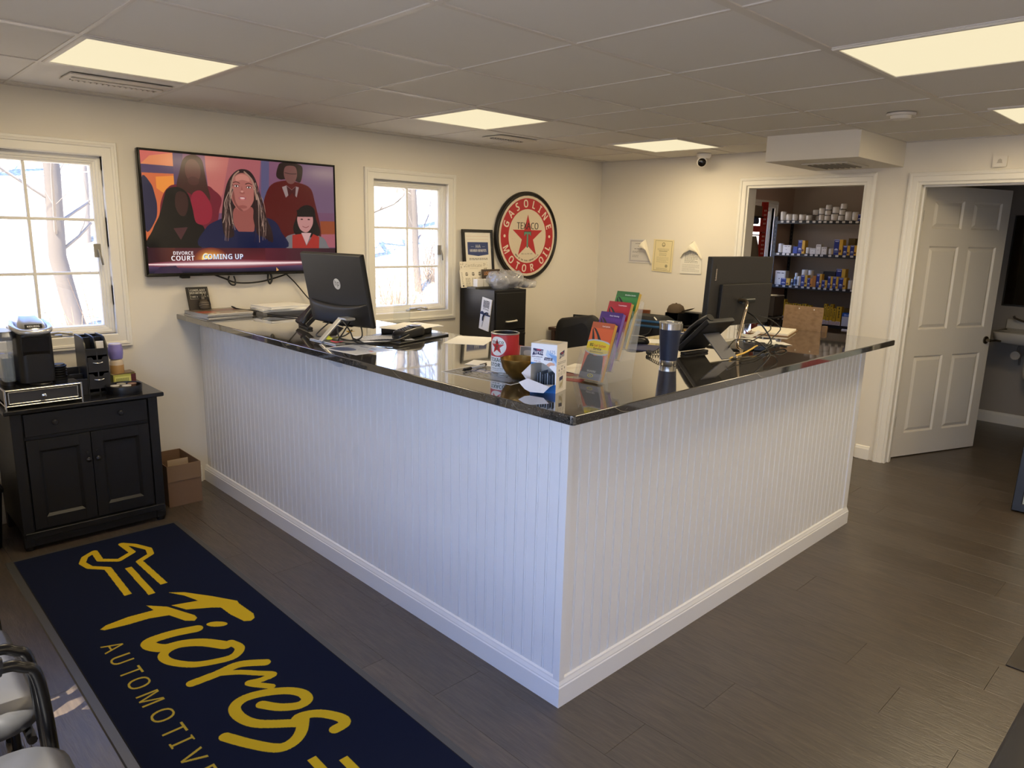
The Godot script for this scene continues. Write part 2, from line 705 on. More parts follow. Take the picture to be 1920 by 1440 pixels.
func build_materials() -> void:
	wall_m = mh("e3ddd0", 0.75, 0, 0.3)
	trim_m = mh("e9e6dd", 0.4, 0, 0.5)
	bead_m = mh("e6e6e6", 0.38, 0, 0.5)
	tile_m = mh("dcd8d0", 0.9, 0, 0.2)
	chrome_m = mh("d8d8d8", 0.18, 1.0)
	black_m = mh("141416", 0.4)
	satin_m = mh("1a1a1c", 0.55)
	paper_m = mh("f0eee6", 0.8, 0, 0.2)
	pane_m = glass(0.04)
	# stone: nearly black with pale flecks and veins
	var r := RandomNumberGenerator.new()
	r.seed = 41
	var c := canvas(1024, 1024, hx("211f1e"), 1)
	var n1 := noise(0.02, 3)
	for y in range(0, 1024, 2):
		for x in range(0, 1024, 2):
			var q := n1.get_noise_2d(x, y)
			var f := r.randf()
			var b := 0.022 + 0.02 * q
			if f > 0.93:
				b += r.randf() * 0.20
			elif f > 0.6:
				b += r.randf() * 0.05
			var cc := Color(b * 1.08, b, b * 0.9).linear_to_srgb()
			c.im.fill_rect(Rect2i(x, y, 2, 2), cc)
	for i in 34:
		var p := PackedVector2Array()
		var q := Vector2(r.randf() * 1024, r.randf() * 1024)
		var a := r.randf_range(-0.5, 1.4)
		for s in r.randi_range(3, 9):
			p.append(q)
			a += r.randf_range(-0.7, 0.7)
			q += Vector2(cos(a), sin(a)) * r.randf_range(18, 55)
		c.stroke(p, r.randf_range(1.0, 2.6), hx(["8f8877", "6d685c", "a39a86"][i % 3]), false)
	stone_m = StandardMaterial3D.new()
	stone_m.albedo_texture = c.tex()
	stone_m.uv1_triplanar = true
	stone_m.uv1_world_triplanar = true
	stone_m.uv1_scale = Vector3.ONE * 1.1
	stone_m.roughness = 0.05
	stone_m.metallic_specular = 0.75
	stone_m.clearcoat_enabled = true
	stone_m.clearcoat = 1.0
	stone_m.clearcoat_roughness = 0.03
	# vinyl plank grain: four boards' worth in one picture
	var gn := noise(0.02, 11, 5)
	var g2 := noise(0.5, 12, 2)
	var g3 := noise(0.008, 13, 3)
	var im := Image.create(1024, 512, false, Image.FORMAT_RGB8)
	var hm := Image.create(1024, 512, false, Image.FORMAT_RGB8)
	for y in 512:
		for x in 1024:
			var wv := g3.get_noise_2d(x * 0.5, y * 2.0 + floorf(y / 128.0) * 700.0)
			var rings := sin((y * 0.11 + wv * 26.0)) * 0.5 + 0.5
			var a := gn.get_noise_2d(x * 0.55, y * 5.0)
			var f := g2.get_noise_2d(x * 0.05, y * 1.3)
			var val := 0.5 + 0.26 * a + 0.09 * f + 0.06 * (rings - 0.5) + 0.10 * g3.get_noise_2d(x, y * 3.0 + 400.0)
			val = clampf(val, 0.0, 1.0)
			im.set_pixel(x, y, hx("2c2620").lerp(hx("6c6053"), val))
			var e := clampf(0.6 + 0.5 * f - (0.35 if rings > 0.86 else 0.0) + 0.3 * a, 0.0, 1.0)
			hm.set_pixel(x, y, Color(e, e, e))
	wood_tex = ImageTexture.create_from_image(im)
	wood_bump = ImageTexture.create_from_image(hm)


# ------------------------------------------------------------------ floor: planks laid across the room
func build_floor() -> void:
	var base := struct("floor", sp(WALL_X - 0.2, RIGHT_X + 0.2, -0.12, -0.006, -8.1, FRONT_Z + 0.2), mh("2b251f", 0.9))
	var tones := ["ffffff", "f3f0ec", "faf6f0", "ece8e2", "f6f1ea", "fffaf2"]
	var ms: Array = []
	for tn: String in tones:
		var m := StandardMaterial3D.new()
		m.albedo_texture = wood_tex
		m.albedo_color = hx(tn)
		m.roughness = 0.36
		m.metallic_specular = 0.7
		m.heightmap_enabled = true
		m.heightmap_texture = wood_bump
		m.heightmap_scale = 0.05
		ms.append(m)
	var wd := 0.2150
	var shapes := {}
	var row := 0
	var z := -5.962
	while z < FRONT_Z:
		var x0 := WALL_X if z > BACK_Z - 0.13 else -0.45
		var x1 := RIGHT_X if z > BACK_Z - 0.13 else 1.6
		var x := x0 - rng.randf() * 1.1
		if absf(z + 0.802) < 0.02:
			x = 1.005 - 1.22 * 4.0
		var z1 := minf(z + wd, FRONT_Z)
		while x < x1:
			var a := maxf(x, x0)
			var b := minf(x + 1.22, x1)
			if b - a > 0.03:
				var full := b - a > 1.2 and z1 - z > 0.21
				var pick := rng.randi() % 8
				var mesh: ArrayMesh
				if full and shapes.has(pick):
					mesh = shapes[pick]
				else:
					var mb := bx(Vector3(0, -0.003, 0), Vector3(b - a - 0.0006, 0.006, z1 - z - 0.0006), 0.0007)
					for i in mb.t.size():
						mb.t[i] = Vector2(mb.v[i].x / 2.2 + pick * 0.37, mb.v[i].z / 0.86 + (pick % 4) * 0.25 + 0.125)
					mesh = mb.made()
					if full:
						shapes[pick] = mesh
				var o := put("plank", mesh, ms[rng.randi() % ms.size()], base)
				o.position = Vector3((a + b) / 2, 0, (z + z1) / 2)
			x += 1.22
		z += wd
		row += 1


# ------------------------------------------------------------------ walls
# a wall as a slab in its own frame (x along, y up, z through), with rectangular holes left out
func wall_slab(xf: Transform3D, x0: float, x1: float, y1: float, deep: float, holes: Array) -> Mb:
	var b := Mb.new()
	var xs := [x0, x1]
	for q: Rect2 in holes:
		xs.append(q.position.x)
		xs.append(q.end.x)
	xs.sort()
	for i in xs.size() - 1:
		if xs[i + 1] - xs[i] < 0.001:
			continue
		var mid: float = (xs[i] + xs[i + 1]) / 2
		var ys := [0.0, y1]
		for q: Rect2 in holes:
			if q.position.x < mid and q.end.x > mid:
				ys.append(q.position.y)
				ys.append(q.end.y)
		ys.sort()
		for j in range(0, ys.size() - 1, 2):
			if ys[j + 1] - ys[j] > 0.001:
				b.span(xs[i], xs[i + 1], ys[j], ys[j + 1], -deep, 0.0, 0.0, xf)
	return b


const WIN1 := Rect2(-1.145, 0.980, 0.709, 0.968)      # in the frame of the left wall: x is -z
const WIN2 := Rect2(1.300, 0.985, 0.677, 0.961)
const WIN3 := Rect2(6.40, 1.0, 0.94, 0.98)
const DOOR1 := Rect2(-1.555, 0.0, 0.925, 2.003)
const DOOR2 := Rect2(-0.292, 0.0, 0.96, 1.992)


func build_walls() -> void:
	struct("wall_left", wall_slab(on_left(), -FRONT_Z - 0.15, 8.05, 2.5, 0.14, [WIN1, WIN2, WIN3]), wall_m)
	struct("wall_back", wall_slab(on_back(), WALL_X, RIGHT_X, 2.5, 0.12, [DOOR1, DOOR2]), wall_m)
	var fr := Transform3D(Basis(Vector3(-1, 0, 0), Vector3.UP, Vector3(0, 0, -1)), Vector3(0, 0, FRONT_Z))
	struct("wall_front", wall_slab(fr, -RIGHT_X - 0.15, -WALL_X, 2.5, 0.15, [Rect2(-3.55, 0.45, 1.10, 1.63), Rect2(-2.25, 0, 0.95, 2.08), Rect2(-1.05, 0.45, 1.77, 1.63)]), wall_m)
	struct("wall_right", sp(RIGHT_X, RIGHT_X + 0.15, 0, 2.5, BACK_Z - 0.12, FRONT_Z), wall_m)
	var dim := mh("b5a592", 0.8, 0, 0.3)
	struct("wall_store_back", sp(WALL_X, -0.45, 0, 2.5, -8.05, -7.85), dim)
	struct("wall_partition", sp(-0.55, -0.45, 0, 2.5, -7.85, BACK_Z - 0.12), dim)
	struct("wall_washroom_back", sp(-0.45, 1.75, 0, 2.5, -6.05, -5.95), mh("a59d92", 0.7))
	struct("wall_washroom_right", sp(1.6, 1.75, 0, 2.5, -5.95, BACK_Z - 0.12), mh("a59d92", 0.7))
	# the store room's side of the left wall is painted a dusty rose brown
	var pink := Mb.new()
	for q: Array in [[-BACK_Z + 0.12, WIN3.position.x - 0.09, 0.0, 2.25], [WIN3.end.x + 0.09, 7.85, 0.0, 2.25], [WIN3.position.x - 0.09, WIN3.end.x + 0.09, 0.0, WIN3.position.y - 0.09], [WIN3.position.x - 0.09, WIN3.end.x + 0.09, WIN3.end.y + 0.09, 2.25]]:
		pink.span(q[0], q[1], q[2], q[3], 0.0, 0.006, 0.0, on_left())
	struct("wall_store_left", pink, mh("b89f8c", 0.8))
	# skirting
	var prof := [0.0, 0.0, 0.0, 0.014, 0.078, 0.014, 0.088, 0.010, 0.096, 0.008, 0.102, 0.0]
	skirting("baseboard_left", on_left(), -FRONT_Z, -0.016, prof)
	skirting("baseboard_back", on_back(), -0.485, -0.385, prof)
	skirting("baseboard_back", on_back(), WALL_X, DOOR1.position.x - 0.075, prof)
	skirting("baseboard_back", on_back(), 0.76, RIGHT_X, prof)
	skirting("baseboard_washroom", Transform3D(Basis.IDENTITY, Vector3(0, 0, -5.95)), -0.45, 1.6, prof)


func skirting(called: String, xf: Transform3D, x0: float, x1: float, prof: Array) -> void:
	# prof: (height, depth) pairs
	var b := Mb.new()
	for i in range(0, prof.size() - 2, 2):
		var y0: float = prof[i]
		var d0: float = prof[i + 1]
		var y1: float = prof[i + 2]
		var d1: float = prof[i + 3]
		b.quad(xf * Vector3(x0, y0, d0), xf * Vector3(x1, y0, d0), xf * Vector3(x1, y1, d1), xf * Vector3(x0, y1, d1), xf.basis * Vector3(0, 0.2, 1))
	for x: float in [x0, x1]:
		var mid := xf * Vector3(x, 0.04, 0.0)
		for i in range(0, prof.size() - 2, 2):
			b.flat(mid, xf * Vector3(x, prof[i], prof[i + 1]), xf * Vector3(x, prof[i + 2], prof[i + 3]), xf.basis * Vector3(-1 if x == x0 else 1, 0, 0))
	struct(called, b, trim_m)


# ------------------------------------------------------------------ suspended ceiling
func build_ceiling() -> void:
	var base := struct("ceiling", sp(WALL_X - 0.14, RIGHT_X + 0.15, CEIL + 0.03, CEIL + 0.2, -8.05, FRONT_Z + 0.15), mh("8a867e", 0.9))
	var xs := [WALL_X, -2.947, -2.312, -1.677, -1.042, -0.407, 0.228, 0.863, 1.498, 2.133, 2.768, 3.403, RIGHT_X]
	var zs := [FRONT_Z, 1.478, 0.846, 0.213, -0.419, -1.052, -1.670, -2.255, -2.800, -3.340, BACK_Z]
	var pit := noise(0.35, 77, 3)
	var im := Image.create(256, 256, false, Image.FORMAT_RGB8)
	for y in 256:
		for x in 256:
			var q := pit.get_noise_2d(x, y)
			var e := clampf(0.75 + 0.35 * q, 0, 1)
			im.set_pixel(x, y, Color(e, e, e))
	tile_m = tile_m.duplicate()
	tile_m.heightmap_enabled = true
	tile_m.heightmap_texture = ImageTexture.create_from_image(im)
	tile_m.heightmap_scale = 0.03
	tile_m.uv1_scale = Vector3(3, 3, 3)
	var shapes := {}
	for i in xs.size() - 1:
		for j in zs.size() - 1:
			var w: float = xs[i + 1] - xs[i] - 0.003
			var d: float = zs[j] - zs[j + 1] - 0.003
			var key := "%.3f %.3f" % [w, d]
			if not shapes.has(key):
				shapes[key] = bx(Vector3.ZERO, Vector3(w, 0.016, d), 0.002).made()
			var o := put("ceiling_tile", shapes[key], tile_m, base)
			o.position = Vector3((xs[i] + xs[i + 1]) / 2, CEIL + 0.012, (zs[j] + zs[j + 1]) / 2)
	var bar_m := mh("cfc9bf", 0.5)
	for i in range(1, xs.size() - 1):
		var wide := 0.034 if i in [3, 6] else 0.020
		part("grid_bar", sp(xs[i] - wide / 2, xs[i] + wide / 2, CEIL - 0.001, CEIL + 0.005, BACK_Z, FRONT_Z, 0.001), bar_m, base)
	for j in range(1, zs.size() - 1):
		var wide := 0.026 if j in [3] else 0.015
		part("grid_bar", sp(WALL_X, RIGHT_X, CEIL - 0.0004, CEIL + 0.005, zs[j] - wide / 2, zs[j] + wide / 2, 0.001), bar_m, base)
	var ang := Mb.new()
	ang.span(WALL_X, WALL_X + 0.022, CEIL - 0.001, CEIL + 0.005, BACK_Z, FRONT_Z)
	ang.span(WALL_X, RIGHT_X, CEIL - 0.001, CEIL + 0.005, BACK_Z, BACK_Z + 0.022)
	part("wall_angle", ang, bar_m, base)
	# lamps: flat panels flush with the tiles
	var where := [[-1.973, 0.536, "nearest the window beside the television", "flat ceiling light over the black coffee cabinet, beside the longer air vent"], [-1.985, -1.370, "", "flat ceiling light over the middle counter, near the short air vent"], [-1.823, -3.060, "", "flat ceiling light at the far corner, next to the white dome camera"], [0.546, -1.352, "", "large bright ceiling light at the upper right, nearest the camera"], [0.640, -3.010, "", "ceiling light cut by the right edge of the photo, above the washroom door"], [3.07, -1.352, "", "bright"], [3.07, 0.536, "", "bright"]]
	for k in where.size():
		var q: Array = where[k]
		var t := thing("ceiling_light", q[3] if q[3] != "bright" else "flat square ceiling light outside the photo at the right of the room", "ceiling light", Vector3(q[0], CEIL, q[1]), 0.0, "flat ceiling lights")
		var fr := Mb.new()
		var lie := Transform3D(Basis(Vector3(1, 0, 0), Vector3(0, 0, 1), Vector3(0, -1, 0)), Vector3.ZERO)
		fr.frame(-0.284, -0.284, 0.284, 0.284, v2([0, -0.002, 0.001, 0.006, 0.016, 0.007, 0.020, 0.003, 0.020, -0.02]), lie)
		part("frame", fr, mh("d8d2c6", 0.4), t)
		part("diffuser", sp(-0.285, 0.285, -0.003, 0.010, -0.285, 0.285), glow(Color(1.0, 0.94, 0.78), 0.92), t)
		var l := AreaLight3D.new()
		l.name = "panel_light"
		l.area_size = Vector2(0.55, 0.55)
		l.light_color = Color(1.0, 0.905, 0.73)
		l.light_energy = LAMP
		l.shadow_enabled = true
		l.position = Vector3(0, -0.012, 0)
		l.rotation.x = -PI / 2
		t.add_child(l)
	# air vents
	ceiling_vent(Vector3(-2.545, CEIL, 0.475), 0.385, 15, "slotted air vent in the ceiling beside the light over the coffee cabinet", true)
	ceiling_vent(Vector3(-2.49, CEIL, -2.09), 0.30, 12, "small slotted air vent in the ceiling above the round red sign", false)
	var sd := thing("smoke_detector", "round white smoke detector flat on the ceiling near the boxed duct", "smoke detector", Vector3(-0.032, CEIL, -2.60))
	part("base", lt([0.0, 0.0, 0.072, 0.0, 0.070, -0.012, 0.0, -0.012]), mh("d5cfc3", 0.5), sd)
	part("cap", lt([0.052, -0.012, 0.048, -0.028, 0.030, -0.034, 0.0, -0.036]), mh("d5cfc3", 0.5), sd)
	# boxed duct
	var duct := struct("trim_duct", sp(-1.012, -0.402, 2.095, CEIL + 0.01, BACK_Z, -3.05, 0.003), wall_m)
	var dg := Mb.new()
	dg.span(-0.86, -0.55, 2.086, 2.094, -3.62, -3.26, 0.002)
	var dp := part("vent_plate", dg, mh("d9d4c8", 0.5), duct)
	for s in 7:
		part("slat", bx(Vector3(-0.82 + s * 0.038, 2.083, -3.44), Vector3(0.012, 0.006, 0.30), 0.0, Transform3D.IDENTITY), mh("8c867c", 0.6), dp)
	# dome camera under the ceiling by the back wall
	var dc := thing("security_camera", "white dome security camera with a black lens, hung from the ceiling at the back wall", "security camera", Vector3(-1.885, CEIL, -3.70))
	part("base", lt([0.0, 0.0, 0.058, 0.0, 0.056, -0.020, 0.046, -0.034, 0.030, -0.036]), mh("ece8e0", 0.35), dc)
	var aim := Transform3D(Basis(Vector3(1, 0, 0), Vector3(0, 0, 1), Vector3(0, -1, 0)).rotated(Vector3.UP, 0.55).rotated(Vector3.RIGHT, 0.28), Vector3(-0.008, -0.062, 0.012))
	part("eyeball", lt([0.0, -0.036, 0.026, -0.030, 0.040, -0.010, 0.041, 0.012, 0.036, 0.028, 0.033, 0.030], 24, aim), mh("ece8e0", 0.35), dc)
	part("lens", lt([0.033, 0.0295, 0.026, 0.036, 0.012, 0.040, 0.0, 0.041], 24, aim), mh("0c0a0c", 0.12), dc)
	# small bell over the washroom door
	var bell := thing("door_chime", "small square white call chime fixed above the washroom door casing", "chime", Vector3(0.166, 2.102, BACK_Z))
	part("plate", moved(prism_of(rrect(0.078, 0.066, 0.008), 0.0, 0.022), Transform3D.IDENTITY), mh("e6e0d4", 0.4), bell)
	part("bell_symbol", moved(prism_of(v2([-0.016, -0.010, 0.016, -0.010, 0.012, -0.004, 0.010, 0.010, 0.0, 0.017, -0.010, 0.010, -0.012, -0.004]), 0.022, 0.024), Transform3D.IDENTITY), mh("b9b2a6", 0.5), bell)


func prism_of(poly: PackedVector2Array, z0: float, z1: float, smooth := false) -> Mb:
	var b := Mb.new()
	b.prism(poly, z0, z1, Transform3D.IDENTITY, smooth)
	return b


func ceiling_vent(at: Vector3, lng: float, n: int, label: String, bar: bool) -> void:
	var t := thing("air_vent", label, "air vent", at)
	part("plate", sp(-0.10, 0.10, -0.007, 0.0, -lng / 2 - 0.03, lng / 2 + 0.03, 0.002), mh("cfc8bc", 0.5), t)
	part("slot", sp(-0.052, -0.012, -0.0085, -0.007, -lng / 2, lng / 2), mh("2a2724", 0.9), t)
	if bar:
		part("deflector", sp(0.004, 0.022, -0.016, -0.007, -lng / 2 - 0.01, lng / 2 + 0.01, 0.003), mh("e6dfd2", 0.4), t)
	for i in n:
		part("slat", bx(Vector3(-0.032, -0.011, lng * ((i + 0.5) / n - 0.5)), Vector3(0.042, 0.006, 0.005), 0.0, Transform3D.IDENTITY), mh("bdb6aa", 0.5), t)


# ------------------------------------------------------------------ windows
func build_windows() -> void:
	window("window_1", WIN1, true, "white casement window of six panes behind the coffee maker, left of the television")
	window("window_2", WIN2, true, "white casement window of six panes between the television and the black filing cabinet")
	window("window_3", WIN3, false, "small bright window inside the parts store room, behind the red rack")
	# the glazing of the street side, behind the camera
	var k := 4
	for q: Rect2 in [Rect2(-3.55, 0.45, 1.10, 1.63), Rect2(-2.25, 0, 0.95, 2.08), Rect2(-1.05, 0.45, 1.77, 1.63)]:
		var fr := Transform3D(Basis(Vector3(-1, 0, 0), Vector3.UP, Vector3(0, 0, -1)), Vector3(0, 0, FRONT_Z))
		var b := Mb.new()
		b.frame(q.position.x, q.position.y, q.end.x, q.end.y, v2([0.06, 0.0, 0.06, 0.015, 0.0, 0.015, 0.0, -0.04, -0.05, -0.04, -0.05, -0.10]), fr)
		var o := struct("window_%d" % k, b, trim_m)
		part("pane", moved(sp(q.position.x + 0.05, q.end.x - 0.05, q.position.y + 0.05, q.end.y - 0.05, -0.075, -0.070), fr), pane_m, o)
		k += 1


func window(called: String, q: Rect2, inside: bool, label: String) -> void:
	var xf := on_left()
	var root := Node3D.new()
	root.name = called
	add_child(root, true)
	root.set_meta("kind", "structure")
	tag(root, label, "window")
	var x0 := q.position.x
	var x1 := q.end.x
	var y0 := q.position.y
	var y1 := q.end.y
	var cas := Mb.new()
	cas.frame(x0, y0, x1, y1, v2([0.0, -0.002, 0.0, 0.012, 0.006, 0.015, 0.044, 0.015, 0.047, 0.021, 0.058, 0.023, 0.061, 0.019, 0.072, 0.019, 0.076, 0.015, 0.076, 0.0]), xf)
	part("casing", cas, trim_m, root)
	var jamb := Mb.new()
	jamb.frame(x0, y0, x1, y1, v2([0.0, 0.0, 0.0, -0.028, -0.012, -0.028, -0.012, -0.14]), xf)
	part("jamb", jamb, trim_m, root)
	var sash := Mb.new()
	sash.frame(x0, y0, x1, y1, v2([-0.012, -0.034, -0.024, -0.036, -0.025, -0.044, -0.036, -0.046, -0.037, -0.052, -0.044, -0.054, -0.048, -0.064, -0.048, -0.095]), xf)
	part("sash", sash, mh("ece9df", 0.35), root)
	var gx0 := x0 + 0.048
	var gx1 := x1 - 0.048
	var gy0 := y0 + 0.048
	var gy1 := y1 - 0.048
	var mid := (gx0 + gx1) / 2
	part("muntin", moved(sp(mid - 0.008, mid + 0.008, gy0, gy1, -0.082, -0.058, 0.004), xf), trim_m, root)
	for r in [1, 2]:
		var y := lerpf(gy0, gy1, r / 3.0)
		part("muntin", moved(sp(gx0, gx1, y - 0.008, y + 0.008, -0.081, -0.059, 0.004), xf), trim_m, root)
	for r in 3:
		for c in 2:
			part("pane", moved(sp(lerpf(gx0, gx1, c / 2.0) + 0.007, lerpf(gx0, gx1, (c + 1) / 2.0) - 0.007, lerpf(gy0, gy1, r / 3.0) + 0.007, lerpf(gy0, gy1, (r + 1) / 3.0) - 0.007, -0.072, -0.068), xf), pane_m, root)
	if not inside:
		return
	var metal := mh("b9b5aa", 0.4, 0.6)
	var cb := Mb.new()
	cb.span(mid - 0.075 + 0.03, mid + 0.055 + 0.03, y0 + 0.001, y0 + 0.014, -0.030, 0.006, 0.005, xf)
	cb.span(mid - 0.02, mid + 0.05, y0 + 0.012, y0 + 0.026, -0.022, 0.004, 0.006, xf)
	var crank := part("crank", cb, metal, root)
	part("crank_arm", moved(tb(curve([mid + 0.03, y0 + 0.022, 0.0, mid + 0.07, y0 + 0.026, 0.012, mid + 0.11, y0 + 0.018, 0.016]), 0.007), xf), metal, crank)
	part("crank_knob", moved(lt([0.0, -0.012, 0.009, -0.010, 0.011, 0.0, 0.009, 0.010, 0.0, 0.012], 14, turned(Vector3(mid + 0.118, y0 + 0.018, 0.018), 0.0, 0.0, 1.4)), xf), metal, crank)
	var lk := Mb.new()
	lk.span(x1 - 0.070, x1 - 0.034, y0 + 0.425, y0 + 0.500, -0.036, -0.028, 0.002, xf)
	var lock := part("lock_plate", lk, mh("9a968c", 0.45, 0.5), root)
	part("lock_lever", moved(tb(curve([x1 - 0.050, y0 + 0.47, -0.02, x1 - 0.044, y0 + 0.43, -0.008, x1 - 0.036, y0 + 0.385, -0.012]), 0.006), xf), mh("8b877e", 0.4, 0.6), lock)


# ------------------------------------------------------------------ doorways
func build_doorways() -> void:
	var prof := v2([0.0, -0.001, 0.0, 0.010, 0.006, 0.013, 0.036, 0.014, 0.039, 0.019, 0.050, 0.021, 0.060, 0.017, 0.064, 0.013, 0.064, 0.0])
	var n := 1
	for q: Rect2 in [DOOR1, DOOR2]:
		var root := Node3D.new()
		root.name = "door_%d" % n
		add_child(root, true)
		root.set_meta("kind", "structure")
		tag(root, ["open doorway with white casing into the parts store room", "doorway with white casing into the dim washroom at the right"][n - 1], "doorway")
		var b := Mb.new()
		b.frame(q.position.x, 0.0, q.end.x, q.end.y, prof, on_back(), 14)
		part("casing", b, trim_m, root)
		var j := Mb.new()
		j.span(q.position.x, q.position.x + 0.018, 0, q.end.y, BACK_Z - 0.121, BACK_Z + 0.001)
		j.span(q.end.x - 0.018, q.end.x, 0, q.end.y, BACK_Z - 0.121, BACK_Z + 0.001)
		j.span(q.position.x + 0.018, q.end.x - 0.018, q.end.y - 0.018, q.end.y, BACK_Z - 0.121, BACK_Z + 0.001)
		part("jamb", j, trim_m, root)
		if n == 2:
			var s := Mb.new()
			s.span(q.position.x + 0.018, q.position.x + 0.030, 0, q.end.y - 0.018, BACK_Z - 0.085, BACK_Z - 0.05)
			s.span(q.position.x + 0.03, q.end.x - 0.03, q.end.y - 0.030, q.end.y - 0.018, BACK_Z - 0.085, BACK_Z - 0.05)
			part("door_stop", s, trim_m, root)
		n += 1
	# the washroom door, standing open into the washroom
	var d := Vector3(0.36, 0, -0.933).normalized()
	var xf := Transform3D(Basis(d, Vector3.UP, d.cross(Vector3.UP)), Vector3(-0.300, 0, -3.985))
	var t := thing("panel_door", "white six panel interior door standing open into the washroom", "door")
	t.transform = xf
	var white := mh("dcd6ca", 0.42)
	var pans := [[0.132, 0.438, 1.690, 1.888], [0.542, 0.850, 1.690, 1.888], [0.132, 0.438, 0.968, 1.568], [0.542, 0.850, 0.968, 1.568], [0.132, 0.438, 0.188, 0.772], [0.542, 0.850, 0.188, 0.772]]
	var leaf := Mb.new()
	leaf.span(0, 0.945, 0.008, 1.985, -0.036, -0.012)
	for s: Array in [[0.0, 0.132], [0.438, 0.542], [0.850, 0.945]]:
		leaf.span(s[0], s[1], 0.008, 1.985, -0.013, 0.0)
	for s: Array in [[0.008, 0.188], [0.772, 0.968], [1.568, 1.690], [1.888, 1.985]]:
		leaf.span(0.132, 0.438, s[0], s[1], -0.013, 0.0)
		leaf.span(0.542, 0.850, s[0], s[1], -0.013, 0.0)
	part("leaf", leaf, white, t)
	for p: Array in pans:
		var b := Mb.new()
		b.frame(p[0], p[2], p[1], p[3], v2([0.0, 0.0, -0.010, -0.010, -0.014, -0.0115, -0.034, -0.003, -0.036, -0.002]), Transform3D.IDENTITY)
		b.span(p[0] + 0.036, p[1] - 0.036, p[2] + 0.036, p[3] - 0.036, -0.012, -0.002)
		part("panel", b, white, t)
	for y: float in [1.775, 1.028, 0.283]:
		var hb := Mb.new()
		hb.prism(rrect(0.040, 0.088, 0.012, 5, 0.010, y), 0.0, 0.003)
		var h := part("hinge", hb, mh("8f8676", 0.35, 0.9), t)
		part("knuckle", lt([0.0, -0.045, 0.007, -0.045, 0.007, 0.045, 0.0, 0.045], 12, turned(Vector3(-0.010, y, 0.004))), mh("b5ab99", 0.3, 0.9), h)
	var lv := part("lever_rose", lt([0.0, 0.0, 0.030, 0.0, 0.029, 0.007, 0.014, 0.010, 0.011, 0.040, 0.0, 0.042], 20, Transform3D(Basis(Vector3(1, 0, 0), Vector3(0, 0, 1), Vector3(0, -1, 0)), Vector3(0.895, 0.866, 0.0))), mh("7d7568", 0.25, 1.0), t)
	part("lever", tb(curve([0.895, 0.866, 0.036, 0.92, 0.867, 0.050, 0.95, 0.866, 0.052, 0.995, 0.860, 0.050]), 0.008), mh("8a8174", 0.25, 1.0), lv)


# ------------------------------------------------------------------ outside: a leaf strewn bank with bare trees
func bank(x: float, z: float, nz: FastNoiseLite) -> float:
	var up := smoothstep(-5.0, -26.0, x)
	return -0.25 + up * 4.6 + nz.get_noise_2d(x * 4.0, z * 4.0) * (0.15 + 0.6 * up)


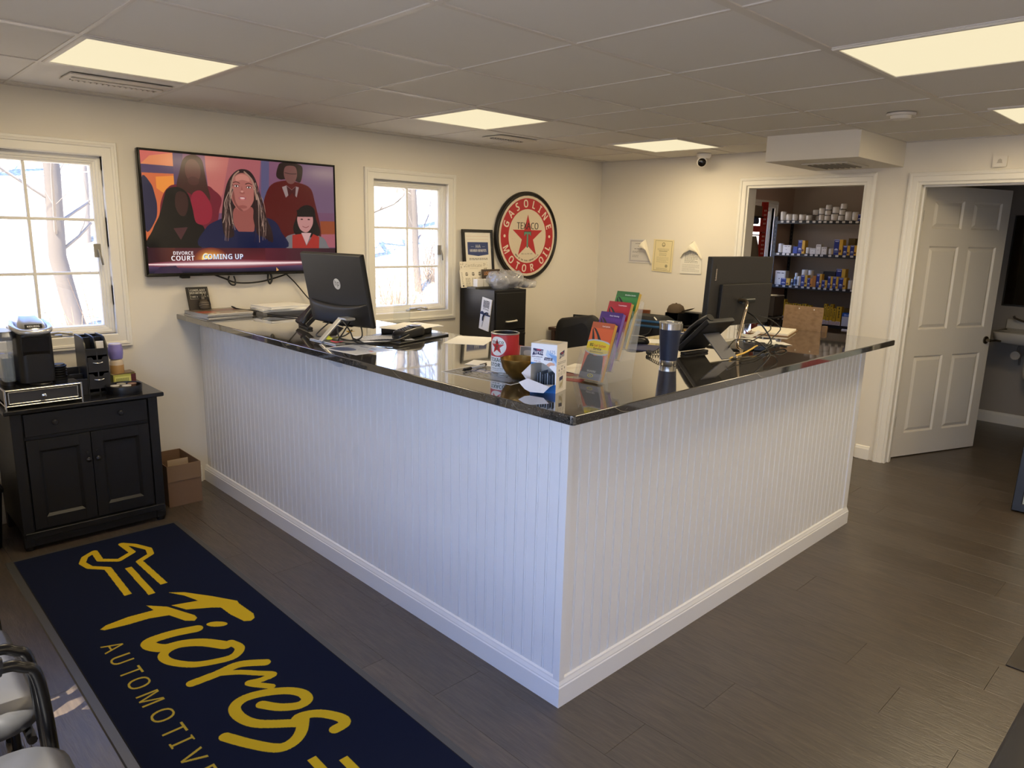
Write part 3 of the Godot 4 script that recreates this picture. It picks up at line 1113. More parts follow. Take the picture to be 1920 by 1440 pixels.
func build_outside() -> void:
	struct("ground", sp(-60, 60, -0.5, -0.14, FRONT_Z + 0.16, 70), mh("8f8b86", 0.9))
	var nz := noise(0.02, 91, 4)
	var b := Mb.new()
	var xs := PackedFloat32Array()
	for i in 60:
		xs.append(-3.25 - 60.0 * pow(i / 59.0, 1.6))
	for i in 59:
		for j in 90:
			var z0 := -50.0 + j
			var p: Array[Vector3] = []
			var ns: Array[Vector3] = []
			for q: Vector2 in [Vector2(xs[i], z0), Vector2(xs[i + 1], z0), Vector2(xs[i + 1], z0 + 1), Vector2(xs[i], z0 + 1)]:
				p.append(Vector3(q.x, bank(q.x, q.y, nz), q.y))
				ns.append(Vector3(bank(q.x - 0.1, q.y, nz) - bank(q.x + 0.1, q.y, nz), 0.2, bank(q.x, q.y - 0.1, nz) - bank(q.x, q.y + 0.1, nz)).normalized())
			b.quad4(p[0], p[1], p[2], p[3], ns[0], ns[1], ns[2], ns[3])
	var gm := StandardMaterial3D.new()
	var gt := NoiseTexture2D.new()
	gt.width = 512
	gt.height = 512
	gt.seamless = true
	gt.noise = noise(0.03, 5, 5)
	var rp := Gradient.new()
	rp.colors = PackedColorArray([hx("7d6b52"), hx("b8a88c"), hx("dcd2bd")])
	rp.offsets = PackedFloat32Array([0.15, 0.5, 0.85])
	gt.color_ramp = rp
	gm.albedo_texture = gt
	gm.uv1_triplanar = true
	gm.uv1_world_triplanar = true
	gm.uv1_scale = Vector3.ONE * 0.7
	gm.roughness = 0.95
	struct("hillside", b, gm)
	# bare trees, each a trunk with its boughs
	var r := RandomNumberGenerator.new()
	r.seed = 2024
	var spots := [[-9.0, -0.75, 0.11, 0.10], [-13.0, -1.9, 0.09, -0.06], [-16.5, -0.9, 0.14, 0.03], [-22.0, -3.2, 0.16, 0.0], [-11.5, -6.4, 0.10, 0.05], [-14.0, -9.6, 0.13, -0.04], [-10.0, -6.9, 0.07, 0.09], [-18.0, -12.2, 0.17, 0.02], [-21.0, -14.8, 0.15, -0.03], [-25.0, -5.5, 0.18, 0.0], [-8.5, -12.5, 0.10, 0.05], [-12.0, 2.6, 0.12, 0.03], [-19.0, -7.6, 0.13, 0.0], [-27.0, -18.5, 0.18, 0.0]]
	var bark := [mh("6f655a", 0.95), mh("867c70", 0.95), mh("5c5349", 0.95)]
	for k in spots.size():
		var s: Array = spots[k]
		var at := Vector3(s[0], bank(s[0], s[1], nz) - 0.1, s[1])
		var t := thing("bare_tree", "leafless grey tree on the bank outside the windows", "tree", at, 0.0, "bare trees outside the windows")
		var tall := r.randf_range(6.0, 9.0)
		var path := PackedVector3Array()
		for i in 9:
			path.append(Vector3(r.randf_range(-0.06, 0.06) * i, tall * i / 8.0, s[3] * tall * i / 8.0 + r.randf_range(-0.05, 0.05) * i))
		var tr := Mb.new()
		tr.tube(path, s[2], 9, 0.25)
		part("trunk", tr, bark[k % 3], t)
		var br := Mb.new()
		for i in 26:
			var f := r.randf_range(0.12, 0.97)
			var o := path[int(f * 8)].lerp(path[mini(8, int(f * 8) + 1)], f * 8 - int(f * 8))
			var a := r.randf() * TAU
			var l := r.randf_range(0.9, 2.4) * (1.15 - f * 0.6)
			var d := Vector3(cos(a), r.randf_range(0.2, 0.9), sin(a)).normalized()
			var q := PackedVector3Array([o])
			for m in 4:
				d = (d + Vector3(r.randf_range(-0.25, 0.25), r.randf_range(-0.05, 0.25), r.randf_range(-0.25, 0.25))).normalized()
				q.append(q[m] + d * l / 4.0)
			br.tube(q, 0.022 * (1.2 - f), 5, 0.3)
			for m in 7:
				var i2 := r.randi_range(1, 4)
				var d2 := (d + Vector3(r.randf_range(-1, 1), r.randf_range(-0.4, 1), r.randf_range(-1, 1))).normalized()
				var l2 := r.randf_range(0.25, 0.8)
				br.tube(PackedVector3Array([q[i2], q[i2] + d2 * l2 * 0.5, q[i2] + (d2 + Vector3(0, 0.25, 0)).normalized() * l2]), 0.006, 4, 0.4)
		part("boughs", br, bark[(k + 1) % 3], t)
	# low leafless scrub
	var bushes := [[-6.2, -0.3], [-6.8, -2.2], [-7.6, -3.9], [-6.4, -4.1], [-8.4, -5.2], [-7.2, -5.6], [-9.5, -1.9], [-10.5, -7.6]]
	for k in bushes.size():
		var s: Array = bushes[k]
		var sb := Mb.new()
		for i in 90:
			var a := r.randf() * TAU
			var o := Vector3(cos(a), 0, sin(a)) * r.randf() * 0.25
			var d := Vector3(cos(a) * r.randf() * 0.7, 1.0, sin(a) * r.randf() * 0.7).normalized()
			var l := r.randf_range(0.5, 1.5)
			var m1 := o + d * l * 0.5 + Vector3(r.randf_range(-0.1, 0.1), 0, r.randf_range(-0.1, 0.1))
			sb.tube(PackedVector3Array([o, m1, m1 + (d + Vector3(r.randf_range(-0.5, 0.5), 0, r.randf_range(-0.5, 0.5))).normalized() * l * 0.5]), 0.005, 4, 0.4)
		var o2 := single("bare_shrub", sb, [mh("a08467", 0.95), mh("8d7a66", 0.95)][k % 2], "leafless brown shrub low on the bank outside the windows", "shrub", Vector3(s[0], bank(s[0], s[1], nz) - 0.05, s[1]), 0.0, "bare shrubs outside the windows")
		o2.rotation.y = r.randf() * TAU


# ------------------------------------------------------------------ the counter
func build_counter() -> void:
	var t := thing("reception_counter", "white beadboard reception counter turning the corner of the room", "counter")
	# the strip every board is made of: a flat face, then a bead between two grooves
	var bd := 0.0505
	var prof := [0.0, 0.0, 0.0385, 0.0, 0.0392, -0.0035, 0.0402, -0.0035, 0.0412, -0.0008, 0.0440, 0.0006, 0.0468, -0.0008, 0.0478, -0.0035, 0.0488, -0.0035, 0.0498, 0.0, bd, 0.0]
	var strip := Mb.new()
	for i in range(0, prof.size() - 2, 2):
		var a := Vector3(prof[i], 0, prof[i + 1])
		var b := Vector3(prof[i + 2], 0, prof[i + 3])
		strip.quad(a + Vector3(0, 0.095, 0), b + Vector3(0, 0.095, 0), b + Vector3(0, 1.038, 0), a + Vector3(0, 1.038, 0), Vector3(0, 0, 1))
	strip.quad(Vector3(0, 0.095, -0.008), Vector3(bd, 0.095, -0.008), Vector3(bd, 1.038, -0.008), Vector3(0, 1.038, -0.008), Vector3(0, 0, -1))
	for e: float in [0.095, 1.038]:
		strip.quad(Vector3(0, e, -0.008), Vector3(bd, e, -0.008), Vector3(bd, e, -0.0005), Vector3(0, e, -0.0005), Vector3(0, -1 if e < 0.5 else 1, 0))
	var mesh := strip.made()
	var face := -0.016
	var x := -0.038 - bd
	while x > WALL_X - 0.01:
		var o := put("bead_board", mesh, bead_m, t)
		o.position = Vector3(x, 0, face)
		if x < WALL_X:
			o.position.x = WALL_X
		x -= bd
	var z := -0.034
	while z > -2.455 + bd:
		var o := put("bead_board", mesh, bead_m, t)
		o.position = Vector3(face, 0, z)
		o.rotation.y = PI / 2
		z -= bd
	part("corner_trim", sp(-0.038, -0.008, 0.09, 1.038, -0.036, -0.008, 0.002), bead_m, t)
	part("end_trim", sp(-0.032, -0.010, 0.09, 1.038, -2.462, z + 0.002, 0.002), bead_m, t)
	var core := Mb.new()
	core.span(WALL_X, -0.026, 0.0, 1.038, -0.11, -0.026)
	core.span(-0.11, -0.026, 0.0, 1.038, -2.455, -0.11)
	core.span(WALL_X, -0.85, 0.70, 0.73, -0.60, -0.11)
	core.span(-0.65, -0.11, 0.0, 1.038, -2.455, -2.43)
	part("carcass", core, mh("dcdad4", 0.5), t)
	# skirting round the outside
	var sk := [0.0, 0.0, 0.072, 0.0, 0.076, -0.003, 0.080, -0.003, 0.092, -0.008, 0.097, -0.009, 0.101, -0.014, 0.101, -0.020]
	var s := Mb.new()
	for i in range(0, sk.size() - 2, 2):
		var y0: float = sk[i]
		var d0: float = sk[i + 1]
		var y1: float = sk[i + 2]
		var d1: float = sk[i + 3]
		s.quad(Vector3(WALL_X, y0, d0), Vector3(d0, y0, d0), Vector3(d1, y1, d1), Vector3(WALL_X, y1, d1), Vector3(0, 0.3, 1))
	var s2 := Mb.new()
	for i in range(0, sk.size() - 2, 2):
		var y0: float = sk[i]
		var d0: float = sk[i + 1]
		var y1: float = sk[i + 2]
		var d1: float = sk[i + 3]
		s2.quad(Vector3(d0, y0, d0), Vector3(d0, y0, -2.468 - d0), Vector3(d1, y1, -2.468 - d1), Vector3(d1, y1, d1), Vector3(1, 0.3, 0))
		s2.quad(Vector3(d0, y0, -2.468 - d0), Vector3(-0.10, y0, -2.468 - d0), Vector3(-0.10, y1, -2.468 - d1), Vector3(d1, y1, -2.468 - d1), Vector3(0, 0.3, -1))
	part("skirting", s, bead_m, t)
	part("skirting", s2, bead_m, t)
	part("bracket", prism_at(v2([0, 0, 0.05, 0, 0.05, -0.012, 0.018, -0.035, 0, -0.035]), Transform3D(Basis(Vector3(0, 0, 1), Vector3.UP, Vector3(-1, 0, 0)), Vector3(-1.29, 1.038, 0.035)), 0.0, 0.03), mh("c9ccd2", 0.3), t, "small pale bracket under the stone top")
	# the stone top in one piece, an L
	var poly := v2([WALL_X, 0.1021, 0.090, 0.1021, 0.0985, 0.0985, 0.1021, 0.090, 0.1021, -2.5424, -0.790, -2.5424, -0.771, -0.737, WALL_X, -0.705])
	var ins := v2([WALL_X, 0.0981, 0.0885, 0.0981, 0.0955, 0.0955, 0.0981, 0.0885, 0.0981, -2.5384, -0.786, -2.5384, -0.767, -0.733, WALL_X, -0.701])
	var top := Mb.new()
	var idx := Geometry2D.triangulate_polygon(ins)
	for i in range(0, idx.size(), 3):
		for yy: float in [TOP_Y, TOP_Y - 0.032]:
			var nn := Vector3.UP if yy == TOP_Y else Vector3.DOWN
			top.tri(Vector3(ins[idx[i]].x, yy, ins[idx[i]].y), Vector3(ins[idx[i + 1]].x, yy, ins[idx[i + 1]].y), Vector3(ins[idx[i + 2]].x, yy, ins[idx[i + 2]].y), nn, nn, nn)
	for i in poly.size():
		var a := poly[i]
		var c := poly[(i + 1) % poly.size()]
		var a2 := ins[i]
		var c2 := ins[(i + 1) % poly.size()]
		var out2 := (c - a).orthogonal().normalized()
		var out := Vector3(out2.x, 0, out2.y)
		if Geometry2D.is_point_in_polygon((a + c) / 2 + out2 * 0.01, poly):
			out = -out
		var yt := TOP_Y - 0.004
		var yb := TOP_Y - 0.028
		top.quad4(Vector3(a.x, yb, a.y), Vector3(c.x, yb, c.y), Vector3(c.x, yt, c.y), Vector3(a.x, yt, a.y), out, out, out, out)
		top.quad4(Vector3(a.x, yt, a.y), Vector3(c.x, yt, c.y), Vector3(c2.x, TOP_Y, c2.y), Vector3(a2.x, TOP_Y, a2.y), out, out, Vector3.UP, Vector3.UP)
		top.quad4(Vector3(a.x, yb, a.y), Vector3(c.x, yb, c.y), Vector3(c2.x, TOP_Y - 0.032, c2.y), Vector3(a2.x, TOP_Y - 0.032, a2.y), out, out, Vector3.DOWN, Vector3.DOWN)
	single("stone_countertop", top, stone_m, "polished black stone countertop with pale veins, in an L over the white beadboard", "countertop")


func prism_at(poly: PackedVector2Array, xf: Transform3D, z0: float, z1: float, smooth := false) -> Mb:
	var b := Mb.new()
	b.prism(poly, z0, z1, xf, smooth)
	return b


# ------------------------------------------------------------------ entrance mat
func build_mat() -> void:
	var w := 2.90
	var d := 0.815
	var ppm := 620.0
	var cw := int(w * ppm)
	var ch := int(d * ppm)
	var c := canvas(cw, ch, hx("171b2b"), 1)
	var s := ppm
	var yel := hx("c9a927")
	var border := 0.045
	c.im.fill(hx("2e2d2b"))
	c.rect(border * s * 0.6, border * s, cw - border * s * 1.2, ch - 2 * border * s, hx("191e30"))
	var sc := func(a: Array) -> PackedVector2Array:
		var p := v2(a)
		for i in p.size():
			p[i] *= s
		return p
	c.poly(sc.call([0.799, 0.337, 0.842, 0.284, 0.954, 0.209, 1.067, 0.144, 1.093, 0.148, 1.214, 0.139, 1.250, 0.150, 1.262, 0.172, 1.246, 0.194, 1.158, 0.213, 1.077, 0.219, 1.052, 0.248, 0.998, 0.333, 0.921, 0.367, 0.956, 0.268, 0.873, 0.295]), yel)
	c.poly(sc.call([0.853, 0.445, 0.922, 0.383, 1.067, 0.324, 1.094, 0.324, 1.111, 0.341, 1.086, 0.369, 0.998, 0.402, 0.971, 0.473, 0.965, 0.549, 0.949, 0.631, 0.932, 0.642, 0.913, 0.616, 0.902, 0.530, 0.914, 0.435]), yel)
	c.ell(1.196 * s, 0.284 * s, 0.020 * s, 0.042 * s, yel, 0.75)
	var lines := [
		[0.030, [0.706, 0.472, 0.378, 0.463, 0.314, 0.522, 0.243, 0.536, 0.180, 0.510, 0.141, 0.459, 0.262, 0.465, 0.320, 0.399, 0.268, 0.323, 0.133, 0.334, 0.187, 0.290, 0.279, 0.251, 0.346, 0.263, 0.394, 0.331, 0.703, 0.322], true],
		[0.029, [0.430, 0.390, 0.766, 0.393], true],
		[0.053, [1.176, 0.360, 1.153, 0.430, 1.145, 0.497, 1.154, 0.532, 1.188, 0.534, 1.232, 0.502, 1.249, 0.438, 1.292, 0.377, 1.368, 0.322], false],
		[0.037, [1.362, 0.300, 1.420, 0.288, 1.460, 0.328, 1.450, 0.389, 1.413, 0.462, 1.343, 0.515, 1.285, 0.523, 1.254, 0.490, 1.252, 0.440], false],
		[0.041, [1.525, 0.506, 1.528, 0.420, 1.525, 0.337, 1.576, 0.260], false],
		[0.029, [1.528, 0.420, 1.571, 0.357, 1.621, 0.310, 1.664, 0.272, 1.667, 0.319, 1.658, 0.359, 1.727, 0.309], false],
		[0.040, [1.799, 0.378, 1.852, 0.340, 1.886, 0.289, 1.876, 0.252, 1.833, 0.248, 1.785, 0.281, 1.743, 0.348, 1.729, 0.412, 1.755, 0.453, 1.815, 0.459, 1.882, 0.431, 1.952, 0.351], false],
		[0.040, [1.961, 0.341, 1.942, 0.312, 1.969, 0.259, 2.032, 0.219, 2.068, 0.222, 2.074, 0.260], false],
		[0.040, [1.949, 0.304, 2.012, 0.347, 2.039, 0.393, 2.028, 0.439, 1.952, 0.492, 1.873, 0.534], false],
		[0.029, [2.140, 0.380, 2.46, 0.380], true], [0.029, [2.205, 0.310, 2.52, 0.310], true], [0.029, [2.205, 0.455, 2.52, 0.455], true]]
	for l: Array in lines:
		var p: PackedVector2Array = sc.call(l[1])
		if l[2]:
			for i in p.size() - 1:
				c.line(p[i], p[i + 1], l[0] * s, yel)
				if i > 0:
					c.ell(p[i].x, p[i].y, l[0] * s * 0.48, l[0] * s * 0.48, yel)
		else:
			c.stroke(p, l[0] * s, yel)
	var letters := "AUTOMOTIVE"
	var xs := [1.099, 1.205, 1.313, 1.400, 1.515, 1.634, 1.735, 1.805, 1.895, 1.985]
	for i in 10:
		c.text(letters[i], xs[i] * s, 0.677 * s, 0.071 * s, hx("b9a03a"), 0, 0.5, 1.12)
	var m := printed(c, 1.0, 0.15)
	m.rim_enabled = false
	var fuzz := Image.create(512, 512, false, Image.FORMAT_RGB8)
	var fr := RandomNumberGenerator.new()
	fr.seed = 5
	for y in 512:
		for x in 512:
			var q := fr.randf()
			fuzz.set_pixel(x, y, Color(q, q, q))
	m.detail_enabled = false
	m.detail_albedo = ImageTexture.create_from_image(fuzz_tint(fr))
	m.detail_blend_mode = BaseMaterial3D.BLEND_MODE_MUL
	m.detail_uv_layer = BaseMaterial3D.DETAIL_UV_2
	m.uv2_scale = Vector3(3.3, 0.93, 1)
	m.normal_enabled = true
	fuzz.bump_map_to_normal_map(2.0)
	m.heightmap_enabled = false
	m.normal_enabled = false
	var t := thing("entrance_mat", "long navy entrance mat with yellow wrench emblem and script lettering on the floor", "mat", Vector3(-2.48 + w / 2, 0, 0.362 + d / 2))
	var pile := flat_sheet(w - 0.05, d - 0.085, 0.002)
	for i in pile.v.size():
		pile.v[i].y += 0.0075
		if pile.n[i].y > 0.5:
			pile.t[i] = Vector2(pile.v[i].x / w + 0.5, pile.v[i].z / d + 0.5)
	var pm := part("pile", pile, m, t)
	pm.mesh = with_uv2(pm.mesh)
	var rb := Mb.new()
	rb.frame(-w / 2 + 0.03, -d / 2 + 0.045, w / 2 - 0.03, d / 2 - 0.045, v2([-0.01, 0.0072, 0.0, 0.0072, 0.030, 0.005, 0.034, 0.0006]), Transform3D(Basis(Vector3(1, 0, 0), Vector3(0, 0, -1), Vector3(0, 1, 0)), Vector3.ZERO))
	part("rubber_border", rb, mh("3b3a37", 0.45, 0, 0.7), t)


func fuzz_tint(fr: RandomNumberGenerator) -> Image:
	var im := Image.create(512, 512, false, Image.FORMAT_RGB8)
	for y in 512:
		for x in 512:
			var q := fr.randf_range(0.55, 1.0)
			im.set_pixel(x, y, Color(q, q, q))
	return im


func with_uv2(m: Mesh) -> ArrayMesh:
	var a := m.surface_get_arrays(0)
	a[Mesh.ARRAY_TEX_UV2] = a[Mesh.ARRAY_TEX_UV]
	var o := ArrayMesh.new()
	o.add_surface_from_arrays(Mesh.PRIMITIVE_TRIANGLES, a)
	return o


# a smooth closed outline through the points
func blob(a: Array, steps := 5) -> PackedVector2Array:
	var p := v2(a)
	var q := PackedVector2Array()
	var m := p.size()
	for i in m:
		for s in steps:
			q.append(p[i].cubic_interpolate(p[(i + 1) % m], p[(i + m - 1) % m], p[(i + 2) % m], float(s) / steps))
	return q


# ------------------------------------------------------------------ television on the wall
func build_television() -> void:
	var c := canvas(960, 540, hx("6d4658"), 2)
	c.grad(0, 0, 960, 430, hx("7a5066"), hx("63415a"))
	c.poly(v2([285, 0, 558, 0, 545, 118, 520, 260, 300, 260, 286, 56]), hx("a0585c"))
	c.poly(v2([285, 0, 400, 0, 360, 170, 300, 260, 286, 56]), hx("b5655f"))
	c.poly(v2([561, 0, 602, 0, 588, 260, 547, 260]), hx("56506f"))
	c.poly(v2([772, 0, 960, 0, 960, 240, 800, 240]), hx("6b5168"))
	c.poly(v2([0, 0, 143, 0, 140, 59, 0, 58]), hx("c9655a"))
	c.poly(v2([40, 20, 143, 0, 140, 59, 0, 58]), hx("d88256"))
	c.poly(v2([0, 58, 140, 59, 139, 92, 2, 95]), hx("4c3a58"))
	c.poly(v2([2, 95, 141, 92, 138, 154, 86, 190, 46, 400, 0, 400]), hx("c9643c"))
	c.poly(v2([60, 110, 141, 100, 138, 150, 90, 180, 60, 160]), hx("e58a3a"))
	c.poly(v2([140, 0, 185, 0, 170, 150, 138, 154]), hx("553f5a"))
	c.poly(v2([874, 283, 960, 282, 960, 350, 877, 352]), hx("8a4327"))
	c.poly(v2([600, 330, 660, 330, 660, 420, 600, 420]), hx("a8646a"))
	c.poly(v2([860, 352, 960, 350, 960, 420, 860, 420]), hx("9b5560"))
	# people in the studio audience, dim behind
	c.poly(blob([0, 118, 37, 140, 51, 190, 57, 240, 46, 300, 0, 346]), hx("20203c"))
	c.poly(blob([148, 138, 108, 156, 84, 193, 69, 251, 80, 330, 296, 330, 341, 240, 352, 189, 318, 154, 281, 135]), hx("6a1f2c"))
	c.poly(blob([166, 80, 183, 28, 209, 5, 241, 0, 270, 21, 280, 72, 289, 134, 299, 192, 275, 214, 227, 196, 207, 176, 165, 163, 148, 143]), hx("3f2420"))
	c.ell(226, 72, 36, 52, hx("5a3430"))
	c.ell(226, 118, 26, 20, hx("4c2b28"))
	c.poly(blob([205, 239, 218, 175, 262, 162, 302, 224, 298, 290, 263, 316, 220, 300]), hx("8a2233"))
	c.poly(blob([255, 421, 9, 425, 30, 345, 65, 276, 88, 203, 107, 161, 155, 150, 196, 177, 213, 239, 225, 306, 262, 330]), hx("161312"))
	c.poly(blob([143, 180, 165, 168, 190, 182, 195, 229, 178, 276, 152, 272, 136, 232]), hx("3a2320"))
	c.pts([121, 335, 187, 329, 151, 388], hx("47282a"))
	c.poly(blob([595, 126, 674, 88, 761, 94, 823, 118, 846, 185, 878, 345, 837, 365, 615, 362, 556, 255]), hx("511414"))
	c.poly(blob([647, 24, 666, 2, 728, -2, 776, 8, 782, 40, 767, 90, 735, 84, 690, 80, 656, 83, 637, 66]), hx("241615"))
	c.poly(blob([684, 24, 709, 12, 744, 18, 750, 61, 729, 98, 698, 98, 678, 62]), hx("6b4440"))
	c.stroke(v2([684, 48, 712, 52, 746, 50]), 3, hx("2a1a1a"))
	c.pts([665, 120, 684, 171, 720, 140, 744, 168, 758, 116, 740, 112, 718, 130, 690, 110], hx("8d7a78"))
	c.pts([690, 112, 718, 132, 742, 112, 735, 170, 720, 145, 700, 168], hx("3f1518"))
	# the girl at the right
	c.poly(blob([659, 424, 676, 369, 721, 351, 766, 344, 818, 348, 889, 370, 914, 407, 916, 436, 790, 440]), hx("6d6a6c"))
	c.poly(blob([739, 265, 754, 224, 799, 203, 840, 220, 850, 272, 872, 341, 837, 366, 740, 360, 718, 322]), hx("171212"))
	c.pts([712, 357, 766, 350, 789, 413, 831, 350, 866, 365, 862, 430, 709, 430], hx("9c2a24"))
	c.pts([762, 345, 820, 345, 791, 408], hx("c39a98"))
	c.poly(blob([743, 268, 760, 248, 818, 246, 832, 266, 830, 300, 809, 333, 786, 343, 759, 329, 745, 299]), hx("b5807c"))
	c.pts([740, 230, 840, 230, 838, 262, 746, 264], hx("171212"))
	c.ell(768, 276, 7, 3, hx("2c1a1a"))
	c.ell(808, 276, 7, 3, hx("2c1a1a"))
	c.stroke(v2([772, 312, 790, 318, 806, 311]), 3, hx("7c3a3c"))
	# the speaker in the middle
	c.poly(blob([255, 426, 267, 335, 331, 292, 395, 275, 530, 270, 613, 287, 650, 340, 664, 428]), hx("1a1d3c"))
	c.poly(blob([359, 210, 382, 123, 414, 73, 455, 48, 501, 56, 531, 103, 541, 179, 566, 266, 598, 326, 604, 395, 560, 372, 524, 357, 503, 311, 409, 311, 405, 365, 362, 372, 348, 297]), hx("2b1c1d"))
	c.poly(blob([417, 230, 502, 226, 506, 280, 512, 332, 490, 350, 462, 352, 430, 346, 405, 300]), hx("8f4f48"))
	c.poly(v2([425, 345, 514, 345, 520, 424, 420, 424]), hx("141a3a"))
	c.poly(blob([402, 143, 416, 92, 454, 66, 496, 76, 519, 109, 519, 169, 502, 214, 472, 241, 437, 243, 413, 218, 402, 186]), hx("a4635a"))
	c.poly(blob([404, 150, 410, 200, 436, 240, 456, 244, 424, 210, 414, 150]), hx("7d453f"))
	c.poly(blob([428, 84, 456, 72, 488, 80, 496, 104, 460, 98, 430, 106]), hx("bb7a6c"))
	c.ell(456, 226, 22, 8, hx("8f4f48"))
	for e: Array in [[429, 128], [491, 131]]:
		c.ell(e[0], e[1], 14, 6, hx("5f302c"))
		c.ell(e[0], e[1] + 1, 10, 4, hx("efe0d8"))
		c.ell(e[0], e[1] + 1, 4, 4, hx("1d1110"))
		c.stroke(v2([e[0] - 16, e[1] - 14, e[0], e[1] - 19, e[0] + 16, e[1] - 13]), 3.5, hx("3a1f1c"))
	c.poly(blob([455, 128, 462, 150, 470, 160, 456, 166, 442, 160, 450, 150]), hx("93544c"))
	c.ell(456, 153, 7, 5, hx("c2867a"))
	c.ell(456, 185, 19, 8, hx("9a4f55"))
	c.ell(456, 184, 13, 2.5, hx("e6cfc8"))
	c.ell(456, 190, 12, 3, hx("c27a78"))
	var hr := RandomNumberGenerator.new()
	hr.seed = 9
	for i in 46:
		var left := i % 2 == 0
		var x0 := hr.randf_range(398, 412) if left else hr.randf_range(512, 528)
		var x1 := hr.randf_range(352, 412) if left else hr.randf_range(508, 606)
		var y1 := hr.randf_range(300, 396)
		var xm := lerpf(x0, x1, 0.45) + (hr.randf_range(-22, 2) if left else hr.randf_range(-2, 22))
		c.stroke(v2([x0 + hr.randf_range(-6, 6), hr.randf_range(96, 150), xm, 200 + hr.randf_range(-20, 20), (xm + x1) / 2 + hr.randf_range(-8, 8), (200 + y1) / 2, x1 + hr.randf_range(-8, 8), y1]), hr.randf_range(1.5, 4.0), [hx("2a1a1a"), hx("7d6258"), hx("3c2624"), hx("a98d7c"), hx("241617")][hr.randi() % 5], false)
	c.stroke(v2([446, 58, 418, 84, 404, 130, 398, 190]), 7, hx("9b7866"), false)
	c.stroke(v2([470, 58, 502, 86, 520, 130, 528, 190]), 7, hx("9b7866"), false)
	# banner across the foot of the picture
	c.grad(0, 424, 960, 76, hx("4a2026"), hx("6d2c30"))
	c.grad(560, 424, 400, 76, hx("5a2730"), hx("2c1320"), true)
	c.grad(0, 424, 120, 76, hx("341a22"), hx("5a2a24"), true)
	for i in 14:
		var f := i / 13.0
		c.ell(287, 484, lerpf(86, 26, f), lerpf(62, 20, f), hx("6e2f28").lerp(hx("ffb347"), f))
	c.ell(262, 478, 20, 30, hx("ffdf8a"))
	c.grad(0, 500, 960, 40, hx("6a4a6a"), hx("1d1a2c"))
	for i in 8:
		var f := i / 7.0
		c.poly(blob([-40, 500, 300, lerpf(478, 496, f), 620, lerpf(486, 496, f), 1000, 495, 620, lerpf(516, 501, f), 300, lerpf(522, 503, f)]), hx("7a3a44").lerp(hx("fff0f0"), f * f))
	c.rect(0, 497, 960, 3, hx("f3c9c4"))
	c.pts([20, 540, 50, 510, 120, 506, 150, 540], hx("3a2c40"))
	c.pts([616, 540, 616, 520, 630, 536], hx("d9a05a"))
	c.text("DIVORCE", 158, 456, 15.5, hx("f4f0f2"), 1, 0.5, 1.02)
	c.text("COURT", 155, 483, 22, hx("f4f0f2"), 1, 0.5, 1.08)
	c.text("COMING UP", 251, 480, 25, hx("2c3b78"), 1, 0.0, 0.99)
	c.text("COMING UP", 249, 478, 25, hx("e6ebf6"), 1, 0.0, 0.99)
	# light catching the edges of the glossy screen
	var im := StandardMaterial3D.new()
	var tex := c.tex()
	im.albedo_color = hx("0a0a0b")
	im.roughness = 0.12
	im.emission_enabled = true
	im.emission = Color.BLACK
	im.emission_texture = tex
	im.emission_energy_multiplier = 0.95
	im.emission_operator = BaseMaterial3D.EMISSION_OP_ADD
	im.texture_repeat = false
	var t := thing("television", "large flat television on the wall showing a courtroom talk show with a woman speaking", "television")
	t.transform = on_left(Vector3(-2.98, 1.6515, -0.339))
	var w := 1.228
	var h := 0.709
	var body := Mb.new()
	body.span(-w / 2, w / 2, -h / 2, h / 2, -0.040, -0.003, 0.004)
	body.span(-0.40, 0.40, -0.26, 0.12, -0.064, -0.039, 0.006)
	part("case", body, mh("0c0c0d", 0.25), t)
	var bz := Mb.new()
	bz.frame(-w / 2 + 0.013, -h / 2 + 0.020, w / 2 - 0.013, h / 2 - 0.013, v2([0.0, -0.003, 0.0, 0.001, 0.010, 0.002, 0.013, -0.002]), Transform3D.IDENTITY)
	part("bezel", bz, mh("0a0a0b", 0.12), t)
	var sc := moved(sheet(w - 0.026, h - 0.033, 0.001), Transform3D(Basis.IDENTITY, Vector3(0, 0.0035, -0.003)))
	part("screen", sc, im, t)
	var sensor := Mb.new()
	sensor.prism(rrect(0.052, 0.016, 0.006, 3, -0.40, -h / 2 - 0.004), -0.03, 0.0)
	part("sensor_pod", sensor, mh("0a0a0b", 0.2), t)
	# cables looped under it
	var cb := single("television_cable", tb(curve([-3.03, 1.31, -0.10, -3.03, 1.275, -0.19, -3.03, 1.25, -0.25, -3.03, 1.243, -0.33, -3.03, 1.25, -0.43, -3.03, 1.275, -0.54, -3.03, 1.30, -0.62]), 0.005), mh("101012", 0.5), "black cable drooping in a curve beneath the television", "cable")
	part("loop", tb(curve([-3.02, 1.29, -0.215, -3.01, 1.262, -0.205, -3.01, 1.238, -0.222, -3.01, 1.236, -0.245, -3.015, 1.262, -0.25, -3.02, 1.29, -0.244]), 0.005), mh("101012", 0.5), cb)
	part("loop", tb(curve([-3.02, 1.30, -0.47, -3.01, 1.262, -0.463, -3.01, 1.236, -0.474, -3.01, 1.262, -0.489, -3.02, 1.30, -0.486]), 0.006), mh("101012", 0.5), cb)
	single("television_cable", tb(curve([-3.03, 1.31, -0.58, -3.04, 1.24, -0.66, -3.035, 1.15, -0.735, -3.02, 1.075, -0.79, -3.0, 0.93, -0.84]), 0.004), mh("101012", 0.5), "thin black cord running down the wall from the television behind the left monitor", "cable")


